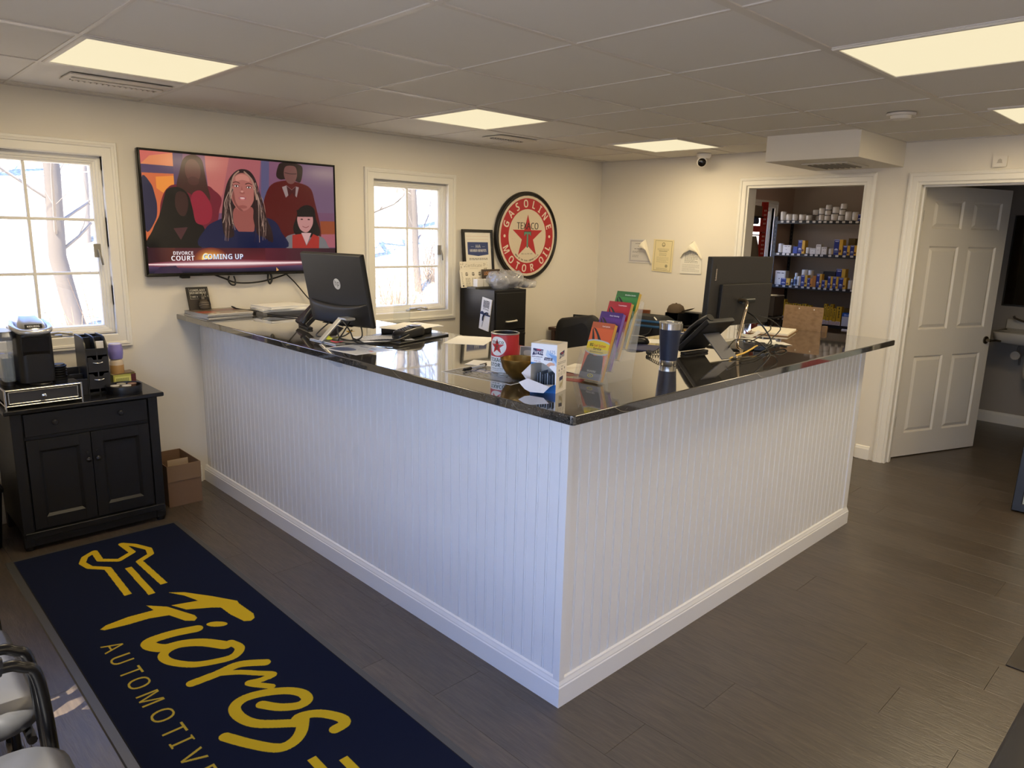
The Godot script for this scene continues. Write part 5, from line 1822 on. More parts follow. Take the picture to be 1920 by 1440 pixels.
	# tangle of cables
	var tang := [[-1.66, 1.13, -0.16, -1.60, 1.10, -0.13, -1.56, y + 0.012, -0.12, -1.50, y + 0.008, -0.14, -1.44, y + 0.03, -0.16, -1.46, 1.15, -0.17], [-1.60, 1.15, -0.15, -1.52, 1.17, -0.11, -1.46, 1.13, -0.11, -1.44, y + 0.008, -0.13, -1.40, y + 0.006, -0.20, -1.33, y + 0.01, -0.30], [-1.54, 1.16, -0.16, -1.50, 1.12, -0.10, -1.53, y + 0.010, -0.09, -1.47, y + 0.008, -0.07, -1.38, y + 0.006, -0.14, -1.32, y + 0.018, -0.26, -1.37, y + 0.03, -0.38], [-1.74, 1.14, -0.17, -1.78, 1.09, -0.13, -1.72, y + 0.006, -0.09, -1.62, y + 0.010, -0.16, -1.54, y + 0.05, -0.17]]
	var says := ["black cable looping down behind the left monitor's silver leg", "black cable running from the left monitor to the card terminal", "black cable curling over the sticky notes to the card terminal", "black cable curving over the counter left of the silver stand leg"]
	for i in 4:
		single("monitor_cable", tb(curve(tang[i]), 0.0034), black_m, says[i], "cable", Vector3.ZERO, 0.0, "cables behind the left monitor")
	# desk phone behind the computer
	var ph := desk_phone("black desk phone half hidden behind the left monitor", "black")
	ph.transform = turned(Vector3(-2.06, y, -0.30), deg_to_rad(168.0))
	# flyer, papers, folder and card terminal
	var fc := canvas(256, 220, hx("d9dce6"), 2)
	fc.grad(10, 10, 236, 200, hx("9aa3b8"), hx("c3c8d4"))
	fc.poly(blob([20, 150, 80, 110, 150, 140, 120, 200, 30, 200]), hx("44537f"))
	fc.poly(blob([150, 30, 220, 20, 236, 70, 170, 90]), hx("8ea0c6"))
	fc.lines(70, 46, 120, 1, 8, 14, hx("33426e"), r)
	fc.lines(40, 84, 170, 5, 10, 4, hx("5e6c94"), r)
	fc.rect(205, 96, 26, 16, hx("b13a46"))
	single("flyer", flat_sheet(0.245, 0.205), printed(fc, 0.35), "blue and white laminated flyer lying at the front edge left of the card terminal", "flyer", Vector3(-1.305, y, -0.055), 0.08)
	var fd := thing("clip_folder", "black folder under the papers and card terminal on the counter", "folder", Vector3(-1.49, y, -0.425), 0.28)
	part("cover", bx(Vector3(0, 0.004, 0), Vector3(0.285, 0.008, 0.400), 0.002), mh("151517", 0.3), fd)
	part("tray_wall", bx(Vector3(-0.05, 0.022, -0.10), Vector3(0.18, 0.028, 0.19), 0.002), mh("1a1a1c", 0.35), fd)
	var fp := canvas(200, 260, hx("e4e6ea"), 2)
	fp.lines(16, 20, 166, 14, 15, 4, hx("8c929e"), r)
	fp.rect(16, 16, 90, 12, hx("596277"))
	single("invoice", flat_sheet(0.20, 0.25), printed(fp, 0.5), "white printed invoice on the black folder, in front of the dark tray", "paper", Vector3(-1.475, y + 0.0082, -0.300), -0.25)
	var top_papers := ["white paper at the top of the heap behind the card terminal", "white paper beneath the topmost sheet behind the card terminal", "white paper at the bottom of the heap behind the card terminal"]
	for i in 3:
		single("printed_sheet", flat_sheet(0.21, 0.28), printed(fp, 0.5) if i == 0 else paper_m, top_papers[2 - i], "paper", Vector3(-1.585 + 0.012 * i, y + 0.037 + 0.0012 * i, -0.545 + 0.01 * i), [0.1, 0.5, 0.34][i], "papers behind the card terminal")
	var ct := thing("card_terminal", "black card payment terminal with a white label, lying on the papers", "card terminal", Vector3(-1.435, y + 0.0085, -0.425), deg_to_rad(-70.0))
	var cb := Mb.new()
	cb.skin([xring(-0.095, 0.030, 0.020, 0.0), xring(-0.088, 0.072, 0.044, 0.0), xring(-0.06, 0.080, 0.052, 0.0), xring(0.0, 0.080, 0.046, 0.0), xring(0.07, 0.076, 0.040, 0.0), xring(0.098, 0.060, 0.028, 0.0), xring(0.104, 0.03, 0.015, 0.0)])
	part("body", cb, mh("1b1c1f", 0.35), ct)
	part("display", moved(sp(-0.075, -0.020, 0.0505, 0.0525, -0.028, 0.028), turned(Vector3.ZERO, 0.0, 0.0, -0.02)), mh("2e3338", 0.1), ct)
	for i in 12:
		part("key", bx(Vector3(0.005 + 0.017 * (i / 3), 0.0455 - 0.0015 * (i / 3), -0.018 + 0.018 * (i % 3)), Vector3(0.012, 0.006, 0.013), 0.002), mh("3c3e42", 0.5), ct)
	var lb := canvas(96, 64, hx("e8e8e6"), 2)
	lb.lines(8, 8, 80, 6, 9, 4, hx("4a4a4a"), r)
	part("label", moved(sheet(0.040, 0.026, 0.0006), turned(Vector3(0.056, 0.021, 0.0385), 0.0, -0.06)), printed(lb, 0.5), ct)
	part("label", moved(sheet(0.030, 0.009, 0.0006), turned(Vector3(-0.004, 0.027, 0.0398), 0.0, -0.04)), printed(lb, 0.5), ct)
	part("port", moved(lt([0.0, 0.0, 0.004, 0.0, 0.004, 0.001, 0.0, 0.001], 12, Transform3D(Basis(Vector3(1, 0, 0), Vector3(0, 0, 1), Vector3(0, -1, 0)), Vector3(-0.034, 0.028, 0.0398)))), mh("c9cacb", 0.4), ct)
	single("charging_cable", tb(curve([-1.36, y + 0.012, -0.345, -1.35, y + 0.016, -0.30, -1.40, y + 0.014, -0.24, -1.46, y + 0.006, -0.19, -1.50, y + 0.01, -0.15]), 0.0042), black_m, "black charging cable plugged into the end of the card terminal", "cable")
	# clear acrylic sign holder
	var ah := thing("acrylic_stand", "clear acrylic sign holder standing behind the right edge of the left monitor", "sign holder", Vector3(-1.83, y, -0.66), 0.5)
	part("back", moved(sp(-0.05, 0.05, 0.0, 0.16, -0.0015, 0.0015), turned(Vector3.ZERO, 0, -0.15)), glass(0.12), ah)
	part("base", sp(-0.05, 0.05, 0.0, 0.003, 0.0, 0.07), glass(0.12), ah)
	# grey shell chair behind the counter
	var gc := thing("shell_chair", "grey brown plastic shell chair behind the counter, only its top edge in view", "chair", Vector3(-2.24, 0, -1.17), 2.65)
	var sh := Mb.new()
	var r2 := []
	for i in 9:
		var f := i / 8.0
		var ring3 := PackedVector3Array()
		for k in 13:
			var g := k / 12.0 * 2.0 - 1.0
			var yy := 0.47 + 0.56 * f - 0.10 * pow(absf(g), 3.0) * f
			ring3.append(Vector3(g * lerpf(0.20, 0.225, f) * (1.0 - 0.16 * pow(f, 5.0)), yy, -0.20 - 0.11 * f + 0.10 * g * g))
		r2.append(ring3)
	sh.skin(r2, false, false)
	part("backrest", sh, mh("57524c", 0.45), gc)
	part("seat", bx(Vector3(0, 0.455, 0.0), Vector3(0.42, 0.03, 0.42), 0.012), mh("57524c", 0.45), gc)
	for sx: float in [-1.0, 1.0]:
		for sz: float in [-1.0, 1.0]:
			part("leg", tb(v3([sx * 0.17, 0.45, sz * 0.16, sx * 0.21, 0.0, sz * 0.20]), 0.011), mh("8a8a8a", 0.3, 0.8), gc)


func basis_up(u: Vector3) -> Basis:
	var x := u.cross(Vector3(0, 0, 1)).normalized()
	return Basis(x, u, x.cross(u))


# a standing rounded pane outline at depth z
func pane_ring(w: float, y0: float, y1: float, z: float, r: float) -> PackedVector3Array:
	var p := PackedVector3Array()
	for q in rrect(w, y1 - y0, r, 4):
		p.append(Vector3(q.x, q.y + (y0 + y1) / 2, z))
	return p


# a cross section across x, standing on y 0
func xring(x: float, dz: float, h: float, y: float) -> PackedVector3Array:
	var p := PackedVector3Array()
	for q in rrect(dz, h, minf(dz, h) * 0.3, 4):
		p.append(Vector3(x, y + h / 2 + q.y, q.x))
	return p


# a small bent slip of paper
func crumple(w: float, d: float, up: float, sd: int) -> Mb:
	var b := Mb.new()
	var r := RandomNumberGenerator.new()
	r.seed = sd
	var n := 5
	var g: Array = []
	for i in n + 1:
		var row := PackedVector3Array()
		for j in n + 1:
			var f := float(i) / n
			row.append(Vector3((f - 0.5) * w, up * (pow(absf(f - 0.5) * 2, 2) + r.randf_range(0.0, 0.35)), (float(j) / n - 0.5) * d))
		g.append(row)
	for t in 2:
		var e := 0.0006 * t
		for i in n:
			for j in n:
				b.quad(g[i][j] + Vector3(0, e, 0), g[i + 1][j] + Vector3(0, e, 0), g[i + 1][j + 1] + Vector3(0, e, 0), g[i][j + 1] + Vector3(0, e, 0), Vector3.UP if t == 1 else Vector3.DOWN)
	return b


# a sloping office phone: its user sits on the -z side, its back rests on a strut
func desk_phone(label: String, tone: String) -> Node3D:
	var t := thing("desk_phone", label, "telephone")
	var dark := mh("141416" if tone == "black" else "17181c", 0.38)
	var slope := Transform3D(Basis.from_euler(Vector3(deg_to_rad(-44.0), 0, 0)), Vector3(0, 0.012, -0.085))
	# the slab rises from the front edge (z -0.085) towards +z
	var up := Transform3D(Basis(Vector3(1, 0, 0), Vector3(0, 0.72, -0.69).normalized(), Vector3(0, 0.69, 0.72).normalized()), Vector3(0, 0.010, -0.10))
	var sl := Mb.new()
	sl.span(-0.095, 0.095, 0.0, 0.026, 0.0, 0.215, 0.006, up)
	part("body", sl, dark, t)
	var fa := Mb.new()
	fa.span(-0.02, 0.085, 0.026, 0.029, 0.125, 0.200, 0.001, up)
	part("display", fa, mh("8fa0a0", 0.2), t)
	for i in 12:
		part("key", bx(Vector3(0.0 + 0.022 * (i % 3), 0.028, 0.035 + 0.018 * (i / 3)), Vector3(0.016, 0.006, 0.012), 0.002, up), mh("2c2d31", 0.5), t)
	var hs := Mb.new()
	hs.skin([hring(up, -0.066, 0.000, 0.040, 0.034, 0.030), hring(up, -0.066, 0.018, 0.046, 0.040, 0.032), hring(up, -0.066, 0.050, 0.040, 0.026, 0.044), hring(up, -0.066, 0.110, 0.034, 0.022, 0.052), hring(up, -0.066, 0.165, 0.040, 0.026, 0.044), hring(up, -0.066, 0.198, 0.046, 0.040, 0.032), hring(up, -0.066, 0.218, 0.040, 0.034, 0.030)])
	part("handset", hs, mh("0f0f11", 0.4), t)
	var st := Mb.new()
	var a := up * Vector3(0.0, 0.0, 0.135)
	var b := Vector3(0, 0.004, 0.105)
	st.box(Vector3.ZERO, Vector3(0.11, (b - a).length(), 0.006), 0.002, Transform3D(basis_side((a - b).normalized()), (a + b) / 2))
	part("strut", st, mh("55555a", 0.5), t)
	part("foot", bx(Vector3(0, 0.006, -0.085), Vector3(0.17, 0.012, 0.03), 0.003), dark, t)
	return t


func basis_side(u: Vector3) -> Basis:
	var x := Vector3(1, 0, 0)
	return Basis(x, u, x.cross(u))


func hring(xf: Transform3D, x: float, z: float, w: float, h: float, lift: float) -> PackedVector3Array:
	var p := PackedVector3Array()
	for q in rrect(w, h, minf(w, h) * 0.42, 4):
		p.append(xf * Vector3(x + q.x, lift + q.y, z))
	return p


# ------------------------------------------------------------------ things at the corner of the counter
func star(r0: float, r1: float, cx: float, cy: float) -> PackedVector2Array:
	var p := PackedVector2Array()
	for i in 10:
		var a := -PI / 2 + PI * i / 5
		p.append(Vector2(cx, cy) + Vector2(cos(a), sin(a)) * (r0 if i % 2 == 0 else r1))
	return p


func build_counter_corner() -> void:
	var y := TOP_Y
	var r := RandomNumberGenerator.new()
	r.seed = 21
	# oil can used as a pen cup
	var cw := 680
	var cc := canvas(cw, 300, hx("b3262a"), 2)
	cc.rect(0, 176, cw, 124, hx("dfe2e2"))
	for k in 2:
		var cx := 170.0 + 340.0 * k
		cc.ell(cx, 92, 76, 76, hx("dfe0dd"))
		cc.poly(star(64, 25, cx, 96), hx("b3262a"))
		cc.text("TEXACO", cx, 72, 20, hx("1d1a1a"), 1, 0.5, 1.05)
		cc.text("T", cx, 118, 30, hx("2f5f4c"), 1, 0.5)
		cc.text("TEXACO", cx, 216, 29, hx("1f3d39"), 1, 0.5, 0.98)
		cc.text("MOTOR OIL", cx, 256, 29, hx("1f3d39"), 1, 0.5, 0.98)
		cc.text("INSULATED", cx, 276, 12, hx("3d4444"), 0, 0.5, 1.3)
		cc.lines(cx - 50, 284, 100, 1, 8, 3, hx("6a7070"), r)
	var can := thing("oil_can", "red and white vintage motor oil can standing on the counter beside the brass bowl", "can", Vector3(-0.530, y, -0.218))
	var sd := Mb.new()
	var seg := 48
	for i in seg:
		var a0 := TAU * i / seg
		var a1 := TAU * (i + 1) / seg
		var d0 := Vector3(cos(a0), 0, -sin(a0))
		var d1 := Vector3(cos(a1), 0, -sin(a1))
		sd.quad4(d0 * 0.053 + Vector3(0, 0.004, 0), d1 * 0.053 + Vector3(0, 0.004, 0), d1 * 0.053 + Vector3(0, 0.148, 0), d0 * 0.053 + Vector3(0, 0.148, 0), d0, d1, d1, d0, Vector2(float(i) / seg, 1), Vector2(float(i + 1) / seg, 1), Vector2(float(i + 1) / seg, 0), Vector2(float(i) / seg, 0))
	var cs := part("side", sd, printed(cc, 0.3), can)
	cs.rotation.y = CAN_TURN
	part("rim", lt([0.0, 0.0, 0.054, 0.0, 0.0545, 0.004, 0.053, 0.005], 40), mh("c9c6bf", 0.3, 0.8), can)
	part("lip", lt([0.053, 0.146, 0.0548, 0.148, 0.0548, 0.151, 0.052, 0.152, 0.0505, 0.148], 40), mh("c9c6bf", 0.3, 0.8), can)
	part("inside", lt([0.0505, 0.150, 0.0505, 0.01, 0.0, 0.01], 40), mh("1b1716", 0.6), can)
	# brass bowl with sweets
	var bw := thing("brass_bowl", "dark brass bowl of sweets between the oil can and the sanitizer box", "bowl", Vector3(-0.392, y, -0.158))
	part("bowl", lt([0.0, 0.006, 0.022, 0.008, 0.042, 0.024, 0.058, 0.048, 0.0665, 0.076, 0.069, 0.077, 0.069, 0.074, 0.061, 0.044, 0.046, 0.020, 0.026, 0.002, 0.022, 0.0, 0.0, 0.0], 40), mh("8a6a34", 0.28, 0.85), bw)
	for q: Array in [[0.02, 0.045, 0.015, "b3332c", "red wrapped sweet showing over the rim of the brass bowl", 0.4], [0.035, 0.05, -0.01, "e9e6de", "white and black wrapped sweet at the right rim of the brass bowl", -0.5], [0.0, 0.038, -0.02, "d9b23c", "yellow wrapped sweet deep in the brass bowl", 1.2], [-0.02, 0.035, 0.01, "c98a3c", "orange wrapped sweet in the brass bowl, nearest the oil can", 0.9]]:
		var cb := Mb.new()
		cb.box(Vector3.ZERO, Vector3(0.034, 0.012, 0.024), 0.004, turned(Vector3.ZERO, q[5], 0.5, 0.3))
		cb.box(Vector3.ZERO, Vector3(0.050, 0.002, 0.020), 0.0, turned(Vector3.ZERO, q[5], 0.5, 0.3))
		single("wrapped_sweet", cb, mh(q[3], 0.3), q[4], "sweet", Vector3(-0.392 + q[0], y + q[1], -0.158 + q[2]), 0.0, "sweets in the brass bowl")
	# sanitizer wipes box with a torn front
	var pc := canvas(192, 336, hx("eef1f5"), 2)
	pc.poly(v2([120, 40, 192, 76, 192, 150, 160, 120, 110, 76]), hx("bcd3ee"))
	pc.poly(v2([128, 62, 192, 78, 192, 128]), hx("7fa9dc"))
	pc.poly(v2([16, 36, 92, 40, 90, 82, 50, 76, 10, 84]), hx("1f2350"))
	pc.ell(58, 44, 18, 6, hx("b3324e"))
	pc.text("Purell", 50, 72, 24, hx("f2f3f7"), 2, 0.5, 0.86, 0.1)
	pc.text("ADVANCED", 46, 98, 10, hx("33365a"), 2, 0.5, 1.0)
	pc.text("Hand Sanitizer", 48, 111, 6.5, hx("5a5f80"), 0, 0.5, 0.9)
	pc.text("Single Use", 48, 126, 8, hx("8a5a66"), 0, 0.5)
	pc.text("125", 160, 64, 22, hx("3f74b8"), 0, 0.5, 0.86)
	pc.rect(0, 134, 92, 18, hx("2f7cc4"))
	pc.text("Travel pack", 48, 147, 8, hx("eaf2fb"), 0, 0.5)
	pc.poly(v2([104, 92, 162, 94, 160, 112, 98, 112]), hx("23264a"))
	pc.text("Purell", 130, 109, 12, hx("eceef4"), 2, 0.5, 0.9)
	pc.poly(blob([112, 150, 140, 126, 172, 128, 178, 142, 150, 146, 130, 160]), hx("d8a88c"))
	pc.poly(blob([92, 176, 120, 160, 150, 166, 146, 182, 110, 186]), hx("cfa086"))
	pc.rect(0, 276, 192, 60, hx("1f6fc0"))
	var pm := printed(pc, 0.5)
	var ps := canvas(176, 336, hx("efe7d8"), 2)
	ps.poly(v2([50, 62, 128, 50, 126, 92, 88, 92, 46, 104]), hx("2a2a52"))
	ps.ell(90, 66, 17, 6, hx("a8324a"))
	ps.text("Purell", 88, 92, 20, hx("f0eee8"), 2, 0.5, 0.9, 0.1, -0.06)
	ps.lines(22, 124, 136, 2, 10, 4, hx("8a8478"), r)
	ps.lines(80, 156, 36, 1, 10, 4, hx("6a655c"), r)
	for i in 3:
		ps.ell(46 + 46 * i, 182 - 4 * i, 6, 8, hx("5f5a52"))
		ps.lines(32 + 44 * i, 200 - 3 * i, 30, 3, 9, 3, hx("a39c8e"), r)
	ps.rect(46, 236, 76, 78, hx("d9d2bd"))
	ps.poly(v2([56, 232, 116, 226, 112, 252, 56, 258]), hx("2c2c50"))
	ps.poly(blob([60, 300, 74, 274, 100, 270, 112, 244, 120, 262, 104, 292, 78, 306]), hx("b9ac88"))
	var pur := thing("sanitizer_box", "white and blue hand sanitizer packet box with its front torn open, at the counter corner", "box")
	pur.transform = turned(Vector3(-0.196, y, -0.106), deg_to_rad(19.0))
	var w := 0.094
	var d := 0.087
	var h := 0.164
	var fp := PackedVector2Array([Vector2(-w / 2, h), Vector2(-w / 2, 0.092)])
	for i in 9:
		var f := i / 8.0
		fp.append(Vector2(lerpf(-w / 2 + 0.003, w / 2 - 0.004, f), 0.092 + 0.018 * sin(f * PI) - 0.024 * f))
	fp.append(Vector2(w / 2 - 0.003, 0.030))
	fp.append(Vector2(0.0, 0.022))
	fp.append(Vector2(-w / 2, 0.020))
	fp.append(Vector2(-w / 2, 0.0))
	fp.append(Vector2(w / 2, 0.0))
	fp.append(Vector2(w / 2, h))
	var front := prism_at(fp, turned(Vector3(0, 0, d / 2 - 0.0006)), 0.0, 0.0006)
	part("front_panel", front, pm, pur)
	var cart := mh("dcd9d2", 0.7)
	var cb := Mb.new()
	cb.span(-w / 2, -w / 2 + 0.0008, 0, h, -d / 2, d / 2 - 0.0006)
	cb.span(-w / 2, w / 2, 0, h, -d / 2, -d / 2 + 0.0008)
	cb.span(w / 2 - 0.0008, w / 2, 0, h, -d / 2, d / 2 - 0.0006)
	cb.span(-w / 2, w / 2, 0, 0.0008, -d / 2, d / 2 - 0.0006)
	cb.span(-w / 2, w / 2, h - 0.0008, h, -d / 2, d / 2)
	part("carton", cb, cart, pur)
	part("side_panel", moved(sheet(d, h, 0.0006), Transform3D(Basis(Vector3(0, 0, -1), Vector3.UP, Vector3(1, 0, 0)), Vector3(w / 2, h / 2, 0))), printed(ps, 0.55), pur)
	part("top_flap", bx(Vector3(0.004, h + 0.0008, -0.006), Vector3(0.070, 0.0008, 0.050)), mh("cdc2a6", 0.7), pur)
	for i in 7:
		part("packet", bx(Vector3(-0.028 + 0.009 * i, 0.034 + 0.004 * sin(i * 2.1), -0.004), Vector3(0.004, 0.052, 0.060), 0.001, Transform3D.IDENTITY), mh(["5a6472", "8a95a4", "465060"][i % 3], 0.3), pur)
	var fl := Mb.new()
	fl.quad(Vector3(-w / 2, 0.020, d / 2), Vector3(w / 2 - 0.006, 0.030, d / 2), Vector3(0.040, 0.028, d / 2 + 0.034), Vector3(-0.046, 0.046, d / 2 + 0.022), Vector3(0, 1, 0.2))
	fl.quad(Vector3(-w / 2, 0.020, d / 2), Vector3(-w / 2, 0.092, d / 2), Vector3(-0.074, 0.060, d / 2 + 0.014), Vector3(-0.046, 0.046, d / 2 + 0.022), Vector3(1, 0.2, 0.6))
	fl.quad(Vector3(-0.046, 0.046, d / 2 + 0.022), Vector3(0.040, 0.028, d / 2 + 0.034), Vector3(0.024, 0.008, d / 2 + 0.046), Vector3(-0.026, 0.006, d / 2 + 0.046), Vector3(0, 0.5, 1))
	fl.quad(Vector3(-0.046, 0.046, d / 2 + 0.022), Vector3(-0.026, 0.006, d / 2 + 0.046), Vector3(-0.048, 0.012, d / 2 + 0.040), Vector3(-0.078, 0.030, d / 2 + 0.026), Vector3(-0.2, 0.5, 1))
	part("torn_flap", fl, mh("e4e1e2", 0.75), pur)
	# laminated notice, pen, papers, card
	var nc := canvas(300, 230, hx("d8d8d6"), 2)
	nc.rect(5, 5, 290, 220, hx("3a3f49"))
	nc.lines(24, 24, 250, 10, 19, 6, hx("a8adb6"), r)
	nc.rect(24, 90, 110, 50, hx("55608a"))
	nc.lines(36, 104, 90, 2, 16, 8, hx("d8dce6"), r)
	nc.rect(160, 150, 110, 52, hx("7b8088"))
	single("laminated_notice", flat_sheet(0.345, 0.245), printed(nc, 0.25), "dark laminated notice with a white edge lying under the oil can", "notice", Vector3(-0.515, y, -0.160), 0.12)
	var pen := thing("pen", "black and white pen lying on the notice left of the oil can", "pen", Vector3(-0.628, y + 0.0085, -0.155), deg_to_rad(103.0))
	part("barrel", tb(v3([-0.03, 0, 0, 0.058, 0, 0]), 0.0058, 12), mh("dcdcda", 0.35), pen)
	part("grip", tb(v3([-0.072, 0, 0, -0.03, 0, 0]), 0.0064, 12), mh("151515", 0.5), pen)
	part("tip", moved(lt([0.0, 0.0, 0.005, 0.014, 0.0, 0.014], 10, Transform3D(Basis(Vector3(0, 1, 0), Vector3(1, 0, 0), Vector3(0, 0, -1)), Vector3(-0.086, 0, 0))), turned(Vector3.ZERO)), mh("222222", 0.4), pen)
	part("clip", sp(0.03, 0.074, 0.005, 0.0075, -0.002, 0.002), mh("151515", 0.4), pen)
	part("button", tb(v3([0.058, 0, 0, 0.072, 0, 0]), 0.0045, 10), mh("151515", 0.4), pen)
	single("note_paper", flat_sheet(0.16, 0.11), paper_m, "blank cream paper slip under the pen beside the oil can", "paper", Vector3(-0.690, y + 0.0007, -0.275), 0.5)
	single("white_paper", flat_sheet(0.20, 0.27), paper_m, "white paper hanging over the inner counter edge by the filing cabinet", "paper", Vector3(-1.22, y, -0.640), 0.6)
	var kc := canvas(120, 80, hx("e6e6ea"), 2)
	kc.rect(5, 5, 110, 70, hx("8f97a2"))
	kc.poly(blob([24, 30, 50, 22, 90, 30, 96, 54, 60, 60, 30, 54]), hx("c9ccd2"))
	var kd := thing("business_card", "grey card with white border propped upright behind the brass bowl", "card")
	kd.transform = turned(Vector3(-0.523, y, -0.345), 0.55, -0.18)
	part("card", moved(sheet(0.085, 0.055, 0.0008), turned(Vector3(0, 0.058, 0))), printed(kc, 0.4), kd)
	part("holder", bx(Vector3(0, 0.016, -0.006), Vector3(0.09, 0.032, 0.02), 0.002), glass(0.15), kd)
	# leaflets behind the sanitizer
	for i in 4:
		single("loose_leaflet", flat_sheet([0.11, 0.14, 0.10, 0.12][i], [0.18, 0.12, 0.15, 0.10][i]), mh(["e9e3d2", "efe9da", "ddd5c2", "e8e2d0"][i], 0.7), ["cream leaflet lowest in the scatter behind the sanitizer box", "cream sheet over the first leaflet behind the sanitizer box", "small tan slip behind the brochure rack's foot", "cream slip topmost in the scatter behind the sanitizer box"][i], "paper", Vector3(-0.40 + 0.02 * i, y + 0.0008 * i, -0.50 + 0.015 * i), 0.3 + 0.4 * i, "papers behind the sanitizer box")
	single("red_leaflet", flat_sheet(0.09, 0.05), mh("a83038", 0.5), "red slip lying between the sanitizer box and the brochure rack", "paper", Vector3(-0.262, y, -0.300), 0.35)
	single("red_leaflet", flat_sheet(0.10, 0.06), mh("8a3a34", 0.5), "dull red card beside the scatter of papers behind the sanitizer box", "paper", Vector3(-0.315, y, -0.395), 0.9)
	# brochure rack of four tiers
	var tilt := deg_to_rad(-20.0)
	var rack := thing("brochure_rack", "clear acrylic rack of four stepped pockets holding coloured brochures", "brochure rack")
	rack.transform = turned(Vector3(-0.193, y, -0.329), 0.02)
	var ac := glass(0.09, Color(0.9, 0.93, 0.93))
	var cols := [["d9643a", "b95a3a", "orange brochures in the front pocket of the acrylic rack", "Fuel System"], ["5b2f80", "4a2a70", "purple brochures in the second pocket of the acrylic rack", "Power Steering"], ["c02636", "b02a36", "red brochures in the third pocket of the acrylic rack", "Transmission"], ["3f8a44", "35703c", "green brochures in the rearmost pocket of the acrylic rack", "Driveline Service"]]
	for i in 4:
		var o := Vector3(0, 0.005 + 0.0355 * i, -0.046 * i)
		var lean := Transform3D(Basis.from_euler(Vector3(tilt, 0, 0)), o)
		part("pocket_front", moved(sp(-0.056, 0.056, 0.0, 0.115, 0.012, 0.0145), lean), ac, rack)
		part("pocket_back", moved(sp(-0.056, 0.056, 0.0, 0.19, -0.010, -0.0075), lean), ac, rack)
		part("pocket_floor", moved(sp(-0.056, 0.056, -0.0025, 0.0, -0.010, 0.0145), lean), ac, rack)
		var bc := canvas(200, 430, hx(cols[i][0]), 2)
		bc.rect(0, 0, 200, 44, hx(cols[i][1]))
		bc.poly(blob([14, 60, 40, 50, 96, 110, 150, 200, 190, 430, 120, 430, 100, 260, 60, 150]), hx("24262c"))
		bc.poly(blob([20, 56, 34, 60, 84, 130, 112, 240, 130, 430, 104, 430, 92, 260, 62, 150]), hx(cols[i][0]))
		bc.poly(blob([14, 60, 26, 66, 60, 150, 82, 260, 84, 430, 20, 430, 40, 240, 30, 130]), hx("24262c"))
		bc.text(cols[i][3], 128, 32, 10, hx("f2eee8"), 1, 0.5, 0.85)
		bc.rect(0, 380, 200, 50, hx("77787c"))
		if i == 0:
			bc.poly(v2([30, 250, 170, 250, 196, 380, 6, 380]), hx("2b2c31"))
			bc.poly(blob([0, 148, 60, 130, 140, 134, 200, 152, 200, 228, 140, 246, 60, 242, 0, 222]), hx("b9bfc0"))
			bc.poly(v2([0, 154, 50, 140, 140, 142, 200, 158, 200, 222, 140, 238, 50, 234, 0, 216]), hx("e6cc3c"))
			bc.text("BG", 26, 184, 22, hx("2a2622"), 1, 0.0, 0.8)
			bc.text("Fuel System", 62, 184, 19, hx("c0563a"), 1, 0.0, 0.72)
			bc.text("Service", 100, 209, 19, hx("2a2622"), 1, 0.5, 0.8)
			bc.text("Restore power and economy", 100, 226, 8, hx("3a3428"), 1, 0.5, 0.8)
			bc.ell(100, 400, 26, 13, hx("d9c94a"))
			bc.ell(100, 400, 18, 8, hx("33332c"))
			bc.text("BG", 100, 405, 10, hx("e8e4d0"), 1, 0.5)
			bc.lines(60, 362, 80, 2, 8, 4, hx("d8d4cc"), r)
		var bro := thing("brochure_stack", cols[i][2], "brochures")
		bro.transform = rack.transform * lean
		part("front_cover", moved(sheet(0.100, 0.213, 0.0008), turned(Vector3(0, 0.108, 0.0105))), printed(bc, 0.3), bro)
		var bt := Mb.new()
		for k in 6:
			bt.box(Vector3(0.0006 * sin(k * 1.7), 0.106 + 0.0012 * cos(k * 2.3), -0.005 + 0.0026 * k), Vector3(0.0995, 0.2105, 0.0018))
		part("copies", bt, mh(["d8a44a", "8a6ab0", "d2a85a", "d8b858"][i], 0.6), bro)
	for sx: float in [-1.0, 1.0]:
		var sd2 := PackedVector2Array([Vector2(0.03, 0.0), Vector2(0.032, 0.005), Vector2(-0.006, 0.11)])
		for i in range(1, 4):
			sd2.append(Vector2(0.020 - 0.046 * i, 0.052 + 0.0355 * i))
			sd2.append(Vector2(-0.006 - 0.046 * i, 0.11 + 0.0355 * i))
		sd2.append(Vector2(-0.215, 0.285))
		sd2.append(Vector2(-0.222, 0.282))
		sd2.append(Vector2(-0.170, 0.0))
		part("side_plate", prism_at(sd2, Transform3D(Basis(Vector3(0, 0, 1), Vector3.UP, Vector3(-1, 0, 0)), Vector3(sx * 0.0575 + 0.00125, 0, 0)), 0.0, 0.0025), ac, rack)


const CAN_TURN := 0.2


